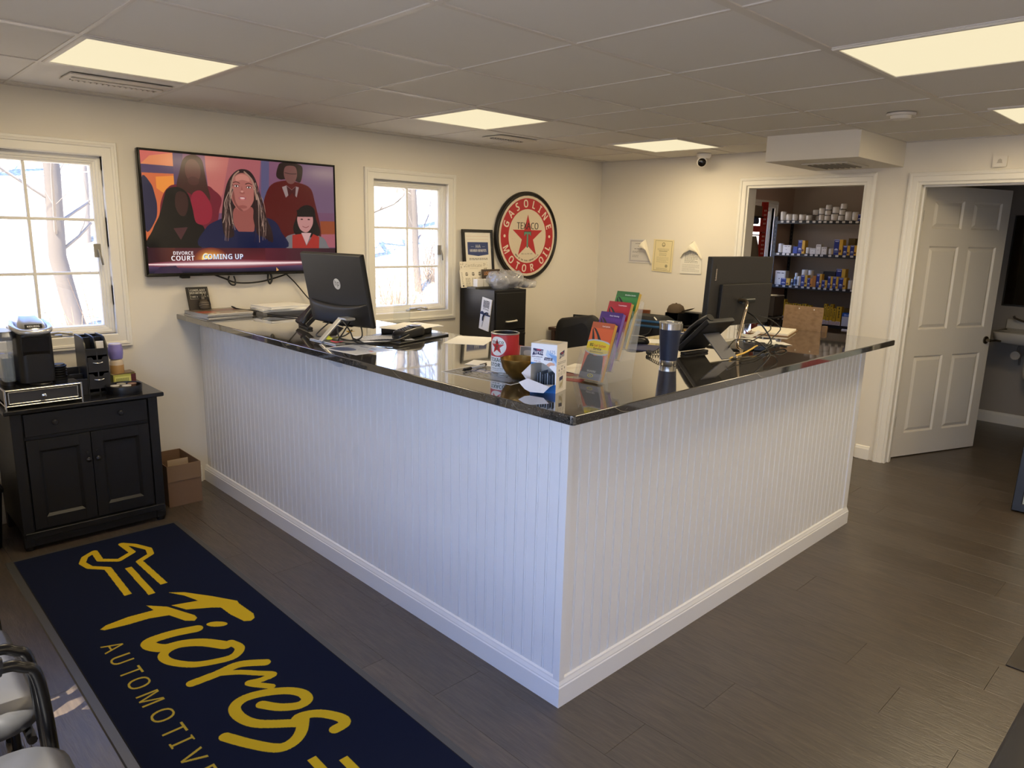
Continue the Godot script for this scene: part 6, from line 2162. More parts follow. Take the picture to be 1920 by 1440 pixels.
# ------------------------------------------------------------------ things on the right arm of the counter
func build_counter_right() -> void:
	var y := TOP_Y
	var r := RandomNumberGenerator.new()
	r.seed = 33
	var tu := thing("tumbler", "navy steel tumbler with silver rim and base on the counter", "tumbler", Vector3(-0.220, y, -0.858))
	part("body", lt([0.0356, 0.022, 0.0372, 0.05, 0.0410, 0.10, 0.0440, 0.150], 40), mh("1d2740", 0.42), tu)
	part("base_band", lt([0.0, 0.0, 0.033, 0.0, 0.0345, 0.003, 0.0354, 0.022], 40), mh("c4c2be", 0.25, 1.0), tu)
	part("rim_band", lt([0.0440, 0.150, 0.0452, 0.172, 0.0455, 0.175, 0.043, 0.175], 40), mh("cbc8c2", 0.22, 1.0), tu)
	part("lid", lt([0.0, 0.172, 0.036, 0.172, 0.041, 0.178, 0.0462, 0.180, 0.0468, 0.176, 0.0455, 0.174], 40), glass(0.25, Color(0.8, 0.8, 0.78)), tu)
	part("lid_tab", sp(-0.018, 0.012, 0.176, 0.184, -0.008, 0.006, 0.002), mh("d8d6d0", 0.3), tu)
	single("mouse_pad", prism_at(rrect(0.21, 0.185, 0.008), Transform3D(Basis(Vector3(1, 0, 0), Vector3(0, 0, -1), Vector3(0, 1, 0)), Vector3.ZERO), 0.0, 0.003), mh("2c2f55", 0.8), "thin navy mouse pad behind the brochure rack", "mouse pad", Vector3(-0.595, y, -1.145), 0.42)
	var mo := thing("computer_mouse", "black computer mouse on the navy mouse pad", "mouse", Vector3(-0.655, y + 0.003, -1.235), 0.9)
	var mb := Mb.new()
	mb.skin([ring(0.118, 0.060, 0.028, 0.0, 0.0), ring(0.122, 0.066, 0.03, 0.010, 0.0), ring(0.112, 0.060, 0.028, 0.024, -0.003), ring(0.084, 0.046, 0.022, 0.035, -0.008), ring(0.04, 0.022, 0.01, 0.039, -0.012)])
	part("shell", mb, mh("0e0e10", 0.22), mo)
	part("wheel", lt([0.0, -0.003, 0.008, -0.003, 0.008, 0.003, 0.0, 0.003], 14, Transform3D(Basis(Vector3(1, 0, 0), Vector3(0, 0, 1), Vector3(0, -1, 0)), Vector3(0.034, 0.028, 0))), mh("3a3a3c", 0.5), mo)
	# keyboard
	var kb := thing("keyboard", "black computer keyboard lying in front of the right monitor", "keyboard", Vector3(-0.575, y, -1.60), deg_to_rad(-82.0))
	part("base", bx(Vector3(0, 0.008, 0), Vector3(0.42, 0.016, 0.135), 0.004), mh("131315", 0.4), kb)
	for row in 5:
		for k in 14:
			part("key", bx(Vector3(-0.192 + 0.0295 * k, 0.0195, -0.048 + 0.024 * row), Vector3(0.024, 0.008, 0.018), 0.002), mh("2b2a2c", 0.5), kb)
	var pd := thing("blue_pen", "blue pen lying beyond the tumbler near the keyboard", "pen", Vector3(-0.672, y + 0.005, -1.735), 0.05)
	part("barrel", tb(v3([-0.06, 0, 0, 0.05, 0, 0]), 0.0048, 10), mh("1f3f7a", 0.35), pd)
	part("cap", tb(v3([0.05, 0, 0, 0.075, 0, 0]), 0.0056, 10), mh("16305f", 0.35), pd)
	var pg := thing("gold_pen", "short gold pen lying beside the blue pen", "pen", Vector3(-0.735, y + 0.005, -1.86), 0.1)
	part("barrel", tb(v3([-0.05, 0, 0, 0.045, 0, 0]), 0.0048, 10), mh("b48a3a", 0.3, 0.6), pg)
	part("cap", tb(v3([0.045, 0, 0, 0.06, 0, 0]), 0.0052, 10), mh("8a6a2c", 0.3, 0.6), pg)
	single("scratch_paper", flat_sheet(0.20, 0.14), paper_m, "white scratch paper beside the mouse, left of the tumbler", "paper", Vector3(-0.62, y, -1.42), 0.7)
	# coiled cord and the phone
	var ph := desk_phone("dark desk phone beside the right monitor, its grey strut towards us", "navy")
	ph.transform = turned(Vector3(-0.235, y, -1.21), deg_to_rad(84.0))
	var coil := PackedVector3Array()
	var way := curve([-0.33, y + 0.014, -1.10, -0.40, y + 0.010, -1.06, -0.44, y + 0.012, -1.02, -0.40, y + 0.012, -0.985, -0.36, y + 0.030, -1.00, -0.35, y + 0.05, -1.08, -0.33, y + 0.06, -1.15], 40)
	for i in way.size():
		var a := i * 0.9
		coil.append(way[i] + Vector3(cos(a) * 0.3, sin(a), cos(a)) * 0.0075)
	single("coiled_cord", tb(coil, 0.0017, 5), black_m, "coiled black handset cord on the counter behind the tumbler", "cord")
	# the right all in one computer
	var lm := thing("monitor_computer", "tall black computer on a bent chrome stand, its back towards us at the right", "computer")
	lm.transform = turned(Vector3(-0.376, 1.16, -1.686), deg_to_rad(82.2), deg_to_rad(2.5))
	var w := 0.491
	var h := 0.342
	var inv := lm.transform.affine_inverse()
	part("display_case", sp(-w / 2, w / 2, 0.0, h, -0.030, -0.004, 0.003), mh("1a1918", 0.5), lm)
	var bk := Mb.new()
	bk.skin([pane_ring(w - 0.004, 0.002, h - 0.002, -0.006, 0.006), pane_ring(w - 0.012, 0.004, h - 0.004, 0.0, 0.006)])
	part("back_shell", bk, mh("262422", 0.55), lm)
	part("housing", sp(-w / 2 + 0.075, w / 2 - 0.012, 0.006, 0.212, -0.002, 0.020, 0.005), mh("242220", 0.55), lm)
	var nm := canvas(40, 160, hx("262422"), 2)
	nm.text("Lenovo", 29, 150, 24, hx("c9b9a8"), 1, 0.0, 1.0, 0.0, -PI / 2)
	part("nameplate", moved(sheet(0.016, 0.078, 0.0008), turned(Vector3(-w / 2 + 0.040, 0.265, 0.0002))), printed(nm, 0.5), lm)
	var hinge := Mb.new()
	hinge.tube(v3([0.0, 0.128, 0.03, 0.0, 0.128, 0.0]), 0.018, 14)
	hinge.tube(v3([-0.035, 0.130, 0.034, 0.065, 0.130, 0.034]), 0.014, 14)
	part("hinge", hinge, mh("3a3c3c", 0.3, 0.6), lm)
	var arm := curve([-0.352, 1.292, -1.65, -0.300, 1.292, -1.62, -0.272, 1.270, -1.575, -0.268, 1.22, -1.55, -0.266, 1.14, -1.52, -0.262, 1.096, -1.50, -0.240, 1.078, -1.47, -0.205, 1.0755, -1.44], 5)
	part("stand_tube", moved(tb(arm, 0.0085, 12), inv), mh("c9b9a2", 0.15, 1.0), lm)
	part("stand_foot", moved(bx(Vector3(-0.30, y + 0.004, -1.60), Vector3(0.20, 0.008, 0.30), 0.003), inv), mh("1b1b1c", 0.35), lm)
	part("port_block", sp(0.03, 0.10, 0.010, 0.030, 0.020, 0.026), mh("0c0c0c", 0.6), lm)
	# power bricks, plugs and cables
	var ad := thing("power_adapter", "black power adapter brick lying beside the chrome stand", "adapter", Vector3(-0.190, y, -1.585), 0.5)
	part("brick", bx(Vector3(0, 0.014, 0), Vector3(0.055, 0.028, 0.12), 0.004), mh("121214", 0.45), ad)
	part("strain_relief", tb(v3([0, 0.014, 0.06, 0, 0.014, 0.08]), 0.005), black_m, ad)
	var pg2 := thing("usb_plug", "black plug with silver tip lying on the papers left of the adapter", "plug", Vector3(-0.315, y + 0.012, -1.675), 0.3)
	part("grip", bx(Vector3(0, 0.008, 0), Vector3(0.018, 0.012, 0.042), 0.003), black_m, pg2)
	part("tip", bx(Vector3(0, 0.008, 0.028), Vector3(0.013, 0.006, 0.016)), chrome_m, pg2)
	var cs := [
		[[-0.31, 1.235, -1.66, -0.25, 1.21, -1.64, -0.20, 1.15, -1.66, -0.17, y + 0.03, -1.66, -0.165, y + 0.008, -1.60], 0.0038, "black cable arching from the right monitor down to the adapter", black_m],
		[[-0.30, 1.22, -1.70, -0.24, 1.20, -1.76, -0.20, 1.16, -1.80, -0.21, 1.13, -1.80, -0.20, y + 0.04, -1.72, -0.19, y + 0.012, -1.66], 0.0026, "thin black cable hanging behind the arching one at the right monitor", black_m],
		[[-0.30, 1.15, -1.90, -0.275, 1.13, -1.84, -0.29, y + 0.02, -1.70, -0.30, y + 0.012, -1.68], 0.0028, "thin black cable rising from the plug behind the chrome stand", black_m],
		[[-0.125, y + 0.006, -1.19, -0.14, y + 0.008, -1.27, -0.15, y + 0.010, -1.36, -0.165, y + 0.018, -1.46, -0.175, y + 0.024, -1.53, -0.15, y + 0.008, -1.57], 0.0042, "yellow network cable running from the phone to the adapter", mh("d8b45a", 0.45)],
		[[-0.15, y + 0.05, -1.22, -0.18, y + 0.06, -1.30, -0.21, y + 0.062, -1.40, -0.17, y + 0.05, -1.50, -0.12, y + 0.01, -1.53, -0.09, y + 0.005, -1.46], 0.0028, "thin black cable bowed over the yellow network cable", black_m],
		[[-0.125, y + 0.004, -1.20, -0.10, y + 0.004, -1.28, -0.105, y + 0.004, -1.40, -0.14, y + 0.005, -1.52, -0.13, y + 0.02, -1.60, -0.15, y + 0.014, -1.66], 0.003, "thin black cable lying along the counter in front of the yellow cable", black_m],
		[[-0.155, y + 0.01, -1.64, -0.125, y + 0.022, -1.66, -0.115, y + 0.012, -1.71, -0.14, y + 0.006, -1.73, -0.16, y + 0.018, -1.69, -0.145, y + 0.008, -1.65], 0.004, "short black cable coiled at the end of the adapter", black_m]]
	for q: Array in cs:
		single("desk_cable", tb(curve(q[0]), q[1]), q[3], q[2], "cable", Vector3.ZERO, 0.0, "cables behind the right monitor")
	# papers and clipboards
	var pc := canvas(160, 220, hx("efece2"), 2)
	pc.lines(14, 18, 130, 13, 15, 4, hx("9a958a"), r)
	for i in 4:
		single("order_sheet", flat_sheet([0.20, 0.21, 0.17, 0.12][i], [0.27, 0.26, 0.20, 0.10][i]), printed(pc, 0.6) if i == 0 else mh(["f0ede3", "e9e6dc", "f3f1ea", "e2e0d8"][i], 0.7), ["printed order sheet under the chrome stand on the right arm of the counter", "white sheet lowest of the papers behind the adapter", "white sheet on top of the papers behind the adapter", "small white card beside the adapter, at the edge of the papers"][i], "paper", Vector3([-0.40, -0.36, -0.32, -0.225][i], y + 0.0008 * i, [-1.66, -1.80, -1.83, -1.83][i]), [0.2, -0.3, 0.5, 0.9][i], "papers behind the right monitor")
	single("folded_note", moved(crumple(0.12, 0.10, 0.03, 14), turned(Vector3.ZERO)), paper_m, "crumpled white note between the phone and the flat clipboard", "paper", Vector3(-0.44, y + 0.001, -1.93), 0.6)
	var cf := thing("flat_clipboard", "clipboard lying flat with cream papers on the counter behind the right monitor", "clipboard", Vector3(-0.462, y, -2.262), deg_to_rad(-74.0))
	part("board", bx(Vector3(0, 0.002, 0), Vector3(0.330, 0.004, 0.228), 0.001), mh("8a6c4c", 0.7), cf)
	var cp := Mb.new()
	for k in 5:
		cp.box(Vector3(0.004, 0.0055 + 0.002 * k, 0.001 * (k % 3 - 1)), Vector3(0.285, 0.0018, 0.212))
	part("papers", cp, mh("f0e9d6", 0.8), cf)
	part("clip", bx(Vector3(-0.15, 0.010, 0), Vector3(0.022, 0.012, 0.10), 0.003), chrome_m, cf)
	var sc := thing("standing_clipboard", "brown hardboard clipboard standing on edge at the far end of the counter", "clipboard")
	sc.transform = turned(Vector3(-0.413, y, -2.522), 0.02, deg_to_rad(-2.0), -0.012)
	var hard := StandardMaterial3D.new()
	var ht := NoiseTexture2D.new()
	ht.width = 256
	ht.height = 256
	ht.noise = noise(0.02, 61, 4)
	var rp := Gradient.new()
	rp.colors = PackedColorArray([hx("7d6142"), hx("8f7150"), hx("987a58")])
	rp.offsets = PackedFloat32Array([0.0, 0.5, 1.0])
	ht.color_ramp = rp
	hard.albedo_texture = ht
	hard.roughness = 0.65
	var hb := Mb.new()
	hb.prism(rrect(0.232, 0.140, 0.006, 3, 0.0, 0.070), -0.0035, 0.0)
	part("board", hb, hard, sc)
	for x: float in [-0.026, 0.062]:
		part("rivet", lt([0.0, 0.0, 0.004, 0.0, 0.003, 0.0015, 0.0, 0.0018], 12, Transform3D(Basis(Vector3(1, 0, 0), Vector3(0, 0, 1), Vector3(0, -1, 0)), Vector3(x, 0.124, 0.0))), mh("e9e2d2", 0.3, 0.5), sc)
	part("support", bx(Vector3(0.128, 0.018, -0.02), Vector3(0.024, 0.036, 0.03), 0.002), mh("6f553a", 0.7), sc)
	single("red_tag", moved(crumple(0.035, 0.03, 0.02, 17), turned(Vector3.ZERO)), mh("7a2a3a", 0.6), "small dark red tag hanging by the cables below the right monitor", "tag", Vector3(-0.50, y + 0.001, -2.05), 0.3)


# ------------------------------------------------------------------ filing cabinet, sign and desk in the far corner
func build_office_corner() -> void:
	var r := RandomNumberGenerator.new()
	r.seed = 51
	var blk := mh("17171a", 0.33)
	var fx := -2.62
	var fcab := thing("filing_cabinet", "black two drawer metal filing cabinet under the round red sign", "filing cabinet")
	part("case", sp(-3.045, fx - 0.012, 0.0, 1.158, -2.445, -2.10, 0.004), blk, fcab)
	for q: Array in [[0.845, 1.135], [0.545, 0.835], [0.245, 0.535], [0.03, 0.235]]:
		var d := part("drawer", sp(fx - 0.014, fx, q[0], q[1], -2.432, -2.113, 0.003), mh("1a1918", 0.4), fcab)
		part("handle", tb(curve([fx, q[1] - 0.225, -2.215, fx + 0.018, q[1] - 0.224, -2.225, fx + 0.020, q[1] - 0.222, -2.27, fx + 0.018, q[1] - 0.220, -2.315, fx, q[1] - 0.219, -2.325]), 0.0075), mh("d6d2c6", 0.35, 0.4), d)
	part("lock", lt([0.0, 0.0, 0.010, 0.0, 0.010, 0.006, 0.0, 0.007], 16, Transform3D(Basis(Vector3(0, -1, 0), Vector3(1, 0, 0), Vector3(0, 0, 1)), Vector3(fx, 0.805, -2.418))), chrome_m, fcab)
	# envelope with ribbon on its side
	var ec := canvas(112, 256, hx("e6e8ec"), 2)
	ec.rect(20, 18, 72, 58, hx("3a3c46"))
	for i in 5:
		ec.stroke(v2([22, 26 + i * 11, 44, 22 + i * 11, 66, 29 + i * 11, 90, 23 + i * 11]), 4.0, hx("dfe1e6"))
	ec.lines(24, 82, 64, 2, 7, 4, hx("5a5c66"), r)
	ec.stroke(v2([52, 130, 40, 190, 34, 236]), 8, hx("9a9aa0"), false)
	var en := thing("gift_card_sleeve", "white card sleeve with navy ribbon stuck to the side of the black filing cabinet", "card sleeve")
	en.transform = turned(Vector3(-2.7255, 0.967, -2.099), 0.0, 0.0, -0.155)
	part("sleeve", bx(Vector3(0, 0, 0.004), Vector3(0.113, 0.252, 0.008), 0.001), mh("e6e8ec", 0.6), en)
	part("print", moved(sheet(0.111, 0.25), turned(Vector3(0, 0, 0.0081))), printed(ec, 0.6), en)
	var rb := Mb.new()
	rb.span(-0.058, 0.058, -0.008, 0.004, 0.0085, 0.0105)
	rb.tube(curve([-0.01, 0.0, 0.012, 0.02, 0.018, 0.016, 0.034, 0.012, 0.014, 0.02, 0.0, 0.012, -0.01, 0.0, 0.012]), 0.005, 6)
	rb.tube(curve([-0.012, 0.0, 0.012, -0.028, 0.014, 0.015, -0.042, 0.008, 0.013, -0.012, 0.0, 0.012]), 0.005, 6)
	rb.tube(curve([-0.012, -0.002, 0.012, -0.020, -0.03, 0.012, -0.018, -0.055, 0.011]), 0.006, 6)
	part("ribbon", rb, mh("22325e", 0.5), en)
	# framed notice leaning on the wall
	var ac := canvas(240, 340, hx("e9e4d8"), 2)
	ac.rect(20, 26, 200, 2, hx("d8b8a8"))
	ac.rect(20, 46, 200, 2, hx("d8b8a8"))
	ac.poly(v2([26, 66, 214, 66, 214, 148, 120, 158, 26, 148]), hx("2f3f72"))
	ac.text("AAA", 120, 104, 22, hx("eceae4"), 0, 0.5, 0.85)
	ac.rect(56, 95, 26, 2, hx("a9b0c4"))
	ac.rect(158, 95, 26, 2, hx("a9b0c4"))
	ac.text("MEMBER BENEFITS", 120, 130, 17, hx("eceae4"), 1, 0.5, 0.72)
	ac.lines(36, 172, 168, 2, 8, 4, hx("6a655c"), r)
	ac.lines(40, 200, 160, 4, 17, 4, hx("a39c8e"), r)
	ac.lines(40, 280, 160, 3, 14, 4, hx("a39c8e"), r)
	var af := thing("framed_notice", "black framed member benefits notice with a blue panel, standing on the filing cabinet", "picture frame")
	af.transform = Transform3D(Basis(Vector3(0, 0, -1), Vector3(-0.10, 0.995, 0).normalized(), Vector3(0.995, 0.10, 0).normalized()), Vector3(-3.012, 1.388, -2.266))
	var fb := Mb.new()
	fb.frame(-0.140, -0.203, 0.140, 0.203, v2([0.0, 0.0, 0.0, 0.008, 0.004, 0.014, 0.018, 0.014, 0.022, 0.008, 0.022, -0.008]), Transform3D.IDENTITY)
	part("frame", fb, mh("121110", 0.35), af)
	part("notice_print", moved(sheet(0.282, 0.408)), printed(ac, 0.5), af)
	part("backing", bx(Vector3(0, 0, -0.005), Vector3(0.30, 0.43, 0.006)), mh("3a332b", 0.8), af)
	# loose sheets standing in front of it
	var cc := canvas(290, 200, hx("e3dccb"), 2)
	cc.text("Certificate", 145, 44, 24, hx("a39a86"), 0, 0.5, 1.15)
	cc.rect(100, 54, 90, 2, hx("b9b09c"))
	cc.lines(70, 84, 150, 2, 10, 5, hx("8f8878"), r)
	for i in 16:
		cc.ell(r.randf_range(8, 48) + (232.0 if i % 2 == 0 else 0.0), r.randf_range(14, 96), r.randf_range(3, 11), r.randf_range(3, 11), hx(["b3a996", "8a826f", "c4bba8"][i % 3]))
	var ce := single("certificate", moved(sheet(0.29, 0.20, 0.0008)), printed(cc, 0.6), "cream gift certificate sheet standing in front of the framed notice", "paper")
	ce.transform = Transform3D(Basis(Vector3(0, 0, -1), Vector3(-0.16, 0.987, 0).normalized(), Vector3(0.987, 0.16, 0).normalized()), Vector3(-2.968, 1.262, -2.186))
	var ic := canvas(280, 140, hx("e6dfcd"), 2)
	for i in 3:
		ic.ell(66 + 64 * i, 34, 14, 14, hx("6f6a60"))
		ic.rect(50 + 64 * i, 30, 30, 5, hx("e6dfcd"))
		ic.lines(50 + 62 * i, 66, 46, 7, 9, 4, hx("8d8676"), r)
	ic.lines(14, 20, 16, 11, 9, 4, hx("a39c8a"), r)
	ic.rect(16, 120, 14, 12, hx("2a2825"))
	var ip := single("price_sheet", moved(sheet(0.30, 0.14, 0.0008)), printed(ic, 0.6), "cream sheet of small icons lowest on the filing cabinet, left of the dark flyer", "paper")
	ip.transform = Transform3D(Basis(Vector3(0, 0, -1), Vector3(-0.2, 0.98, 0).normalized(), Vector3(0.98, 0.2, 0).normalized()), Vector3(-2.940, 1.229, -2.165))
	var lc := canvas(210, 90, hx("3a2a1f"), 2)
	lc.text("LOOK", 64, 36, 22, hx("c98a52"), 1, 0.5, 0.95, 0.12)
	lc.lines(18, 56, 90, 3, 10, 6, hx("8d7a62"), r)
	var lk := single("dark_flyer", moved(sheet(0.205, 0.115, 0.0008)), printed(lc, 0.5), "dark brown flyer with orange heading standing on the filing cabinet", "flyer")
	lk.transform = Transform3D(Basis(Vector3(0, 0, -1), Vector3(-0.2, 0.98, 0).normalized(), Vector3(0.98, 0.2, 0).normalized()), Vector3(-2.925, 1.243, -2.332))
	single("grey_notebook", bx(Vector3(0, 0.007, 0), Vector3(0.10, 0.014, 0.25), 0.002), mh("4a4842", 0.5), "thin dark grey notebook under the two small white boxes on the filing cabinet", "notebook", Vector3(-2.845, 1.158, -2.165), 0.05)
	single("white_box", bx(Vector3(0, 0.030, 0), Vector3(0.05, 0.060, 0.066), 0.002), mh("ece9e0", 0.5), "left of the two small white boxes on the filing cabinet", "box", Vector3(-2.845, 1.1721, -2.120), 0.06)
	single("white_box", bx(Vector3(0, 0.029, 0), Vector3(0.05, 0.058, 0.050), 0.002), mh("e3dfd2", 0.5), "right of the two small white boxes, against the plastic bag", "box", Vector3(-2.845, 1.1721, -2.189), -0.05)
	# clear plastic bag
	var bag := thing("plastic_bag", "crumpled clear plastic bag of grey goods on top of the filing cabinet", "bag", Vector3(-2.745, 1.158, -2.340))
	var bn := noise(9.0, 17, 4)
	var pb := Mb.new()
	lump(pb, Vector3(0, 0.068, 0.0), Vector3(0.125, 0.068, 0.14), bn, 0.035, 40)
	lump(pb, Vector3(0.03, 0.034, -0.185), Vector3(0.07, 0.034, 0.075), bn, 0.03, 26)
	lump(pb, Vector3(0.02, 0.060, 0.120), Vector3(0.10, 0.060, 0.07), bn, 0.035, 26)
	lump(pb, Vector3(-0.01, 0.112, 0.150), Vector3(0.03, 0.025, 0.03), bn, 0.015, 16)
	part("film", pb, glass(0.34, Color(0.80, 0.81, 0.84), 0.12), bag)
	var gd := Mb.new()
	lump(gd, Vector3(-0.01, 0.052, -0.02), Vector3(0.085, 0.050, 0.095), bn, 0.02, 24)
	lump(gd, Vector3(0.01, 0.028, -0.17), Vector3(0.05, 0.026, 0.05), bn, 0.012, 16)
	part("goods", gd, mh("77757a", 0.6), bag)
	# the round sign
	var sc := canvas(760, 760, hx("15110f"), 2)
	var cx := 380.0
	sc.ell(cx, cx, 352, 352, hx("d9cbb6"))
	sc.ell(cx, cx, 330, 330, hx("b0222c"))
	sc.ell(cx, cx, 236, 236, hx("d8cab2"))
	for i in 60:
		var a := r.randf() * TAU
		var q := Vector2(cx, cx) + Vector2(cos(a), sin(a)) * r.randf_range(30, 225)
		sc.ell(q.x, q.y, r.randf_range(1, 3), r.randf_range(1, 3), hx("c2b399"))
	sc.poly(star(196, 75, cx, cx + 6), hx("b0222c"))
	sc.text("TEXACO", cx, cx - 62, 57, hx("15110f"), 0, 0.5, 0.98)
	for o in 3:
		sc.text("TEXACO", cx + o - 1, cx - 62, 57, hx("15110f"), 0, 0.5, 0.98)
	var tt := v2([-42, -40, 42, -40, 42, -8, 32, -8, 28, -22, 9, -22, 9, 84, 0, 92, -9, 84, -9, -22, -28, -22, -32, -8, -42, -8])
	var t2 := PackedVector2Array()
	for q in tt:
		t2.append(q * 1.10 + Vector2(cx, cx + 2))
	sc.poly(t2, hx("2b2a26"))
	for i in tt.size():
		t2[i] = tt[i] + Vector2(cx, cx + 3)
	sc.poly(t2, hx("5b8f7c"))
	var ring_text := func(s: String, angs: Array, bottom: bool) -> void:
		for i in angs.size():
			var a: float = deg_to_rad(angs[i])
			var d := Vector2(sin(a), -cos(a)) if not bottom else Vector2(sin(a), cos(a))
			var rad := 250.0 if not bottom else 317.0
			var q := Vector2(cx, cx) + d * rad
			sc.text(s[i], q.x, q.y, 67, hx("e3d6c4"), 1, 0.5, 0.92, 0.0, a if not bottom else -a)
	ring_text.call("GASOLINE", [-69, -48, -28, -6, 15, 32, 50, 72], false)
	ring_text.call("MOTOROIL", [-66, -44, -25, -7, 14, 41, 56, 69], true)
	sc.ell(cx - 283, cx, 13, 13, hx("e3d6c4"))
	sc.ell(cx + 283, cx, 13, 13, hx("e3d6c4"))
	sc.text("REG. U.S. PAT. OFF.", cx, cx + 160, 11, hx("3a322a"), 0, 0.5, 1.1)
	var made := "MADE BY THE TEXAS COMPANY U.S.A."
	for i in made.length():
		var a := deg_to_rad(lerpf(-42, 42, float(i) / (made.length() - 1)))
		var q := Vector2(cx, cx) + Vector2(sin(a), cos(a)) * 222.0
		if made[i] != " ":
			sc.text(made[i], q.x, q.y, 13, hx("2a241e"), 1, 0.5, 0.9, 0.0, -a)
	var sg := thing("round_sign", "round red and cream vintage gasoline sign with a star, hung on the wall", "sign")
	sg.transform = on_left(Vector3(-3.030, 1.567, -2.838))
	var disc := PackedVector2Array()
	for i in 72:
		disc.append(Vector2(cos(TAU * i / 72), sin(TAU * i / 72)) * 0.366)
	part("face", prism_at(disc, Transform3D.IDENTITY, -0.006, 0.004), printed(sc, 0.4), sg)
	part("rim", lt([0.352, 0.004, 0.358, 0.012, 0.366, 0.013, 0.373, 0.006, 0.373, -0.022, 0.340, -0.026], 72, Transform3D(Basis(Vector3(1, 0, 0), Vector3(0, 0, 1), Vector3(0, -1, 0)), Vector3.ZERO)), mh("14110f", 0.4), sg)
	# desk along the back wall
	var wood := mh("3d1f17", 0.4)
	var dk := thing("office_desk", "dark red wooden desk along the back wall, seen past the counter", "desk")
	part("top", sp(-3.03, -1.62, 0.732, 0.760, -3.80, -3.14, 0.004), wood, dk)
	for q: Array in [[-2.985, -3.18], [-2.985, -3.76], [-1.66, -3.18], [-1.66, -3.76]]:
		part("leg", sp(q[0] - 0.022, q[0] + 0.022, 0.0, 0.732, q[1] - 0.022, q[1] + 0.022, 0.002), wood, dk)
	part("apron", sp(-2.96, -1.68, 0.66, 0.732, -3.77, -3.75), wood, dk)
	single("desk_paper", flat_sheet(0.10, 0.16), paper_m, "white paper at the left corner of the desk by the black chair", "paper", Vector3(-2.93, 0.760, -3.24), 0.2)
	var oc := thing("office_chair", "black office chair turned away behind the brochure rack", "chair", Vector3(-2.235, 0, -2.66), 0.12)
	var ob := Mb.new()
	var rs := []
	for q: Array in [[-0.05, 0.30, 0.36], [-0.035, 0.38, 0.44], [0.0, 0.40, 0.46], [0.03, 0.37, 0.43], [0.045, 0.27, 0.33]]:
		var p := PackedVector3Array()
		for e in rrect(q[1], q[2], 0.07, 5):
			p.append(Vector3(e.x - 0.02, 0.725 + e.y + (0.03 if e.x > 0 else -0.015), q[0] + 0.03 - 0.1 * e.y))
		rs.append(p)
	ob.skin(rs)
	part("backrest", ob, mh("0d0d0e", 0.7), oc)
	part("seat", bx(Vector3(0, 0.46, -0.26), Vector3(0.48, 0.09, 0.46), 0.04), mh("0d0d0e", 0.7), oc)
	part("post", tb(v3([0, 0.06, -0.26, 0, 0.42, -0.26]), 0.025), mh("2a2a2c", 0.4), oc)
	part("spine", tb(curve([0, 0.42, -0.20, 0, 0.46, 0.02, 0, 0.60, 0.06]), 0.022), mh("1a1a1c", 0.5), oc)
	for i in 5:
		var a := TAU * i / 5 + 0.3
		part("foot", tb(v3([0, 0.09, -0.26, cos(a) * 0.28, 0.03, -0.26 + sin(a) * 0.28]), 0.018), mh("1a1a1c", 0.5), oc)
	var nc := canvas(140, 110, hx("15181a"), 2)
	nc.text("DO YOUR WORLD", 70, 26, 13, hx("b9c0bc"), 1, 0.5, 0.72)
	nc.lines(44, 36, 30, 2, 10, 6, hx("dfe2dc"), r)
	nc.stroke(v2([60, 70, 76, 60, 84, 76]), 6, hx("dfe2dc"))
	var dn := thing("desk_sign", "small black desk sign with white words behind the black office chair", "sign")
	dn.transform = turned(Vector3(-2.895, 0.812, -3.43), 0.35)
	part("block", bx(Vector3(0, 0, -0.012), Vector3(0.148, 0.104, 0.022), 0.001), mh("1d2421", 0.6), dn)
	part("print", moved(sheet(0.13, 0.102), turned(Vector3(-0.006, 0, 0))), printed(nc, 0.5), dn)
	var pc := canvas(150, 110, hx("4d5a3a"), 2)
	pc.grad(0, 0, 150, 60, hx("8a9a78"), hx("4d5a3a"))
	pc.poly(blob([50, 40, 80, 30, 100, 50, 98, 104, 52, 104]), hx("c9c2b4"))
	pc.ell(76, 44, 14, 16, hx("b98a70"))
	pc.poly(blob([20, 60, 40, 54, 46, 104, 16, 104]), hx("3a4a34"))
	var pf := thing("photo_frame", "brown wooden photo frame on the desk behind the blue and black bag", "picture frame")
	pf.transform = turned(Vector3(-2.425, 0.862, -3.70), 0.25, -0.12)
	var pfb := Mb.new()
	pfb.frame(-0.058, -0.046, 0.058, 0.046, v2([0.0, 0.0, 0.0, 0.008, 0.030, 0.014, 0.036, 0.010, 0.036, -0.006]), Transform3D.IDENTITY)
	pfb.span(-0.094, 0.094, -0.098, -0.046, -0.006, 0.010)
	part("frame", pfb, mh("6b3c20", 0.4), pf)
	part("photo", moved(sheet(0.118, 0.094)), printed(pc, 0.3), pf)
	# lunch bag
	var lb := thing("lunch_bag", "black bag with blue zipper bands on the desk beyond the tumbler", "bag", Vector3(-2.07, 0.760, -3.36), 0.05)
	var b1 := Mb.new()
	b1.skin([ring(0.36, 0.22, 0.06, 0.0, 0.0), ring(0.39, 0.25, 0.07, 0.03, 0.0), ring(0.38, 0.25, 0.07, 0.10, 0.0), ring(0.36, 0.24, 0.07, 0.16, 0.0), ring(0.30, 0.18, 0.06, 0.186, -0.01)])
	part("body", b1, mh("0f1114", 0.75), lb)
	for q: Array in [[0.108, 0.374, 0.245], [0.148, 0.364, 0.240]]:
		var bz := Mb.new()
		bz.skin([ring(q[1] + 0.006, q[2] + 0.006, 0.07, q[0] - 0.009, 0.0), ring(q[1] + 0.012, q[2] + 0.012, 0.07, q[0], 0.0), ring(q[1] + 0.004, q[2] + 0.004, 0.07, q[0] + 0.010, 0.0)], true, false)
		part("zipper_band", bz, mh("1d4e78", 0.6), lb)
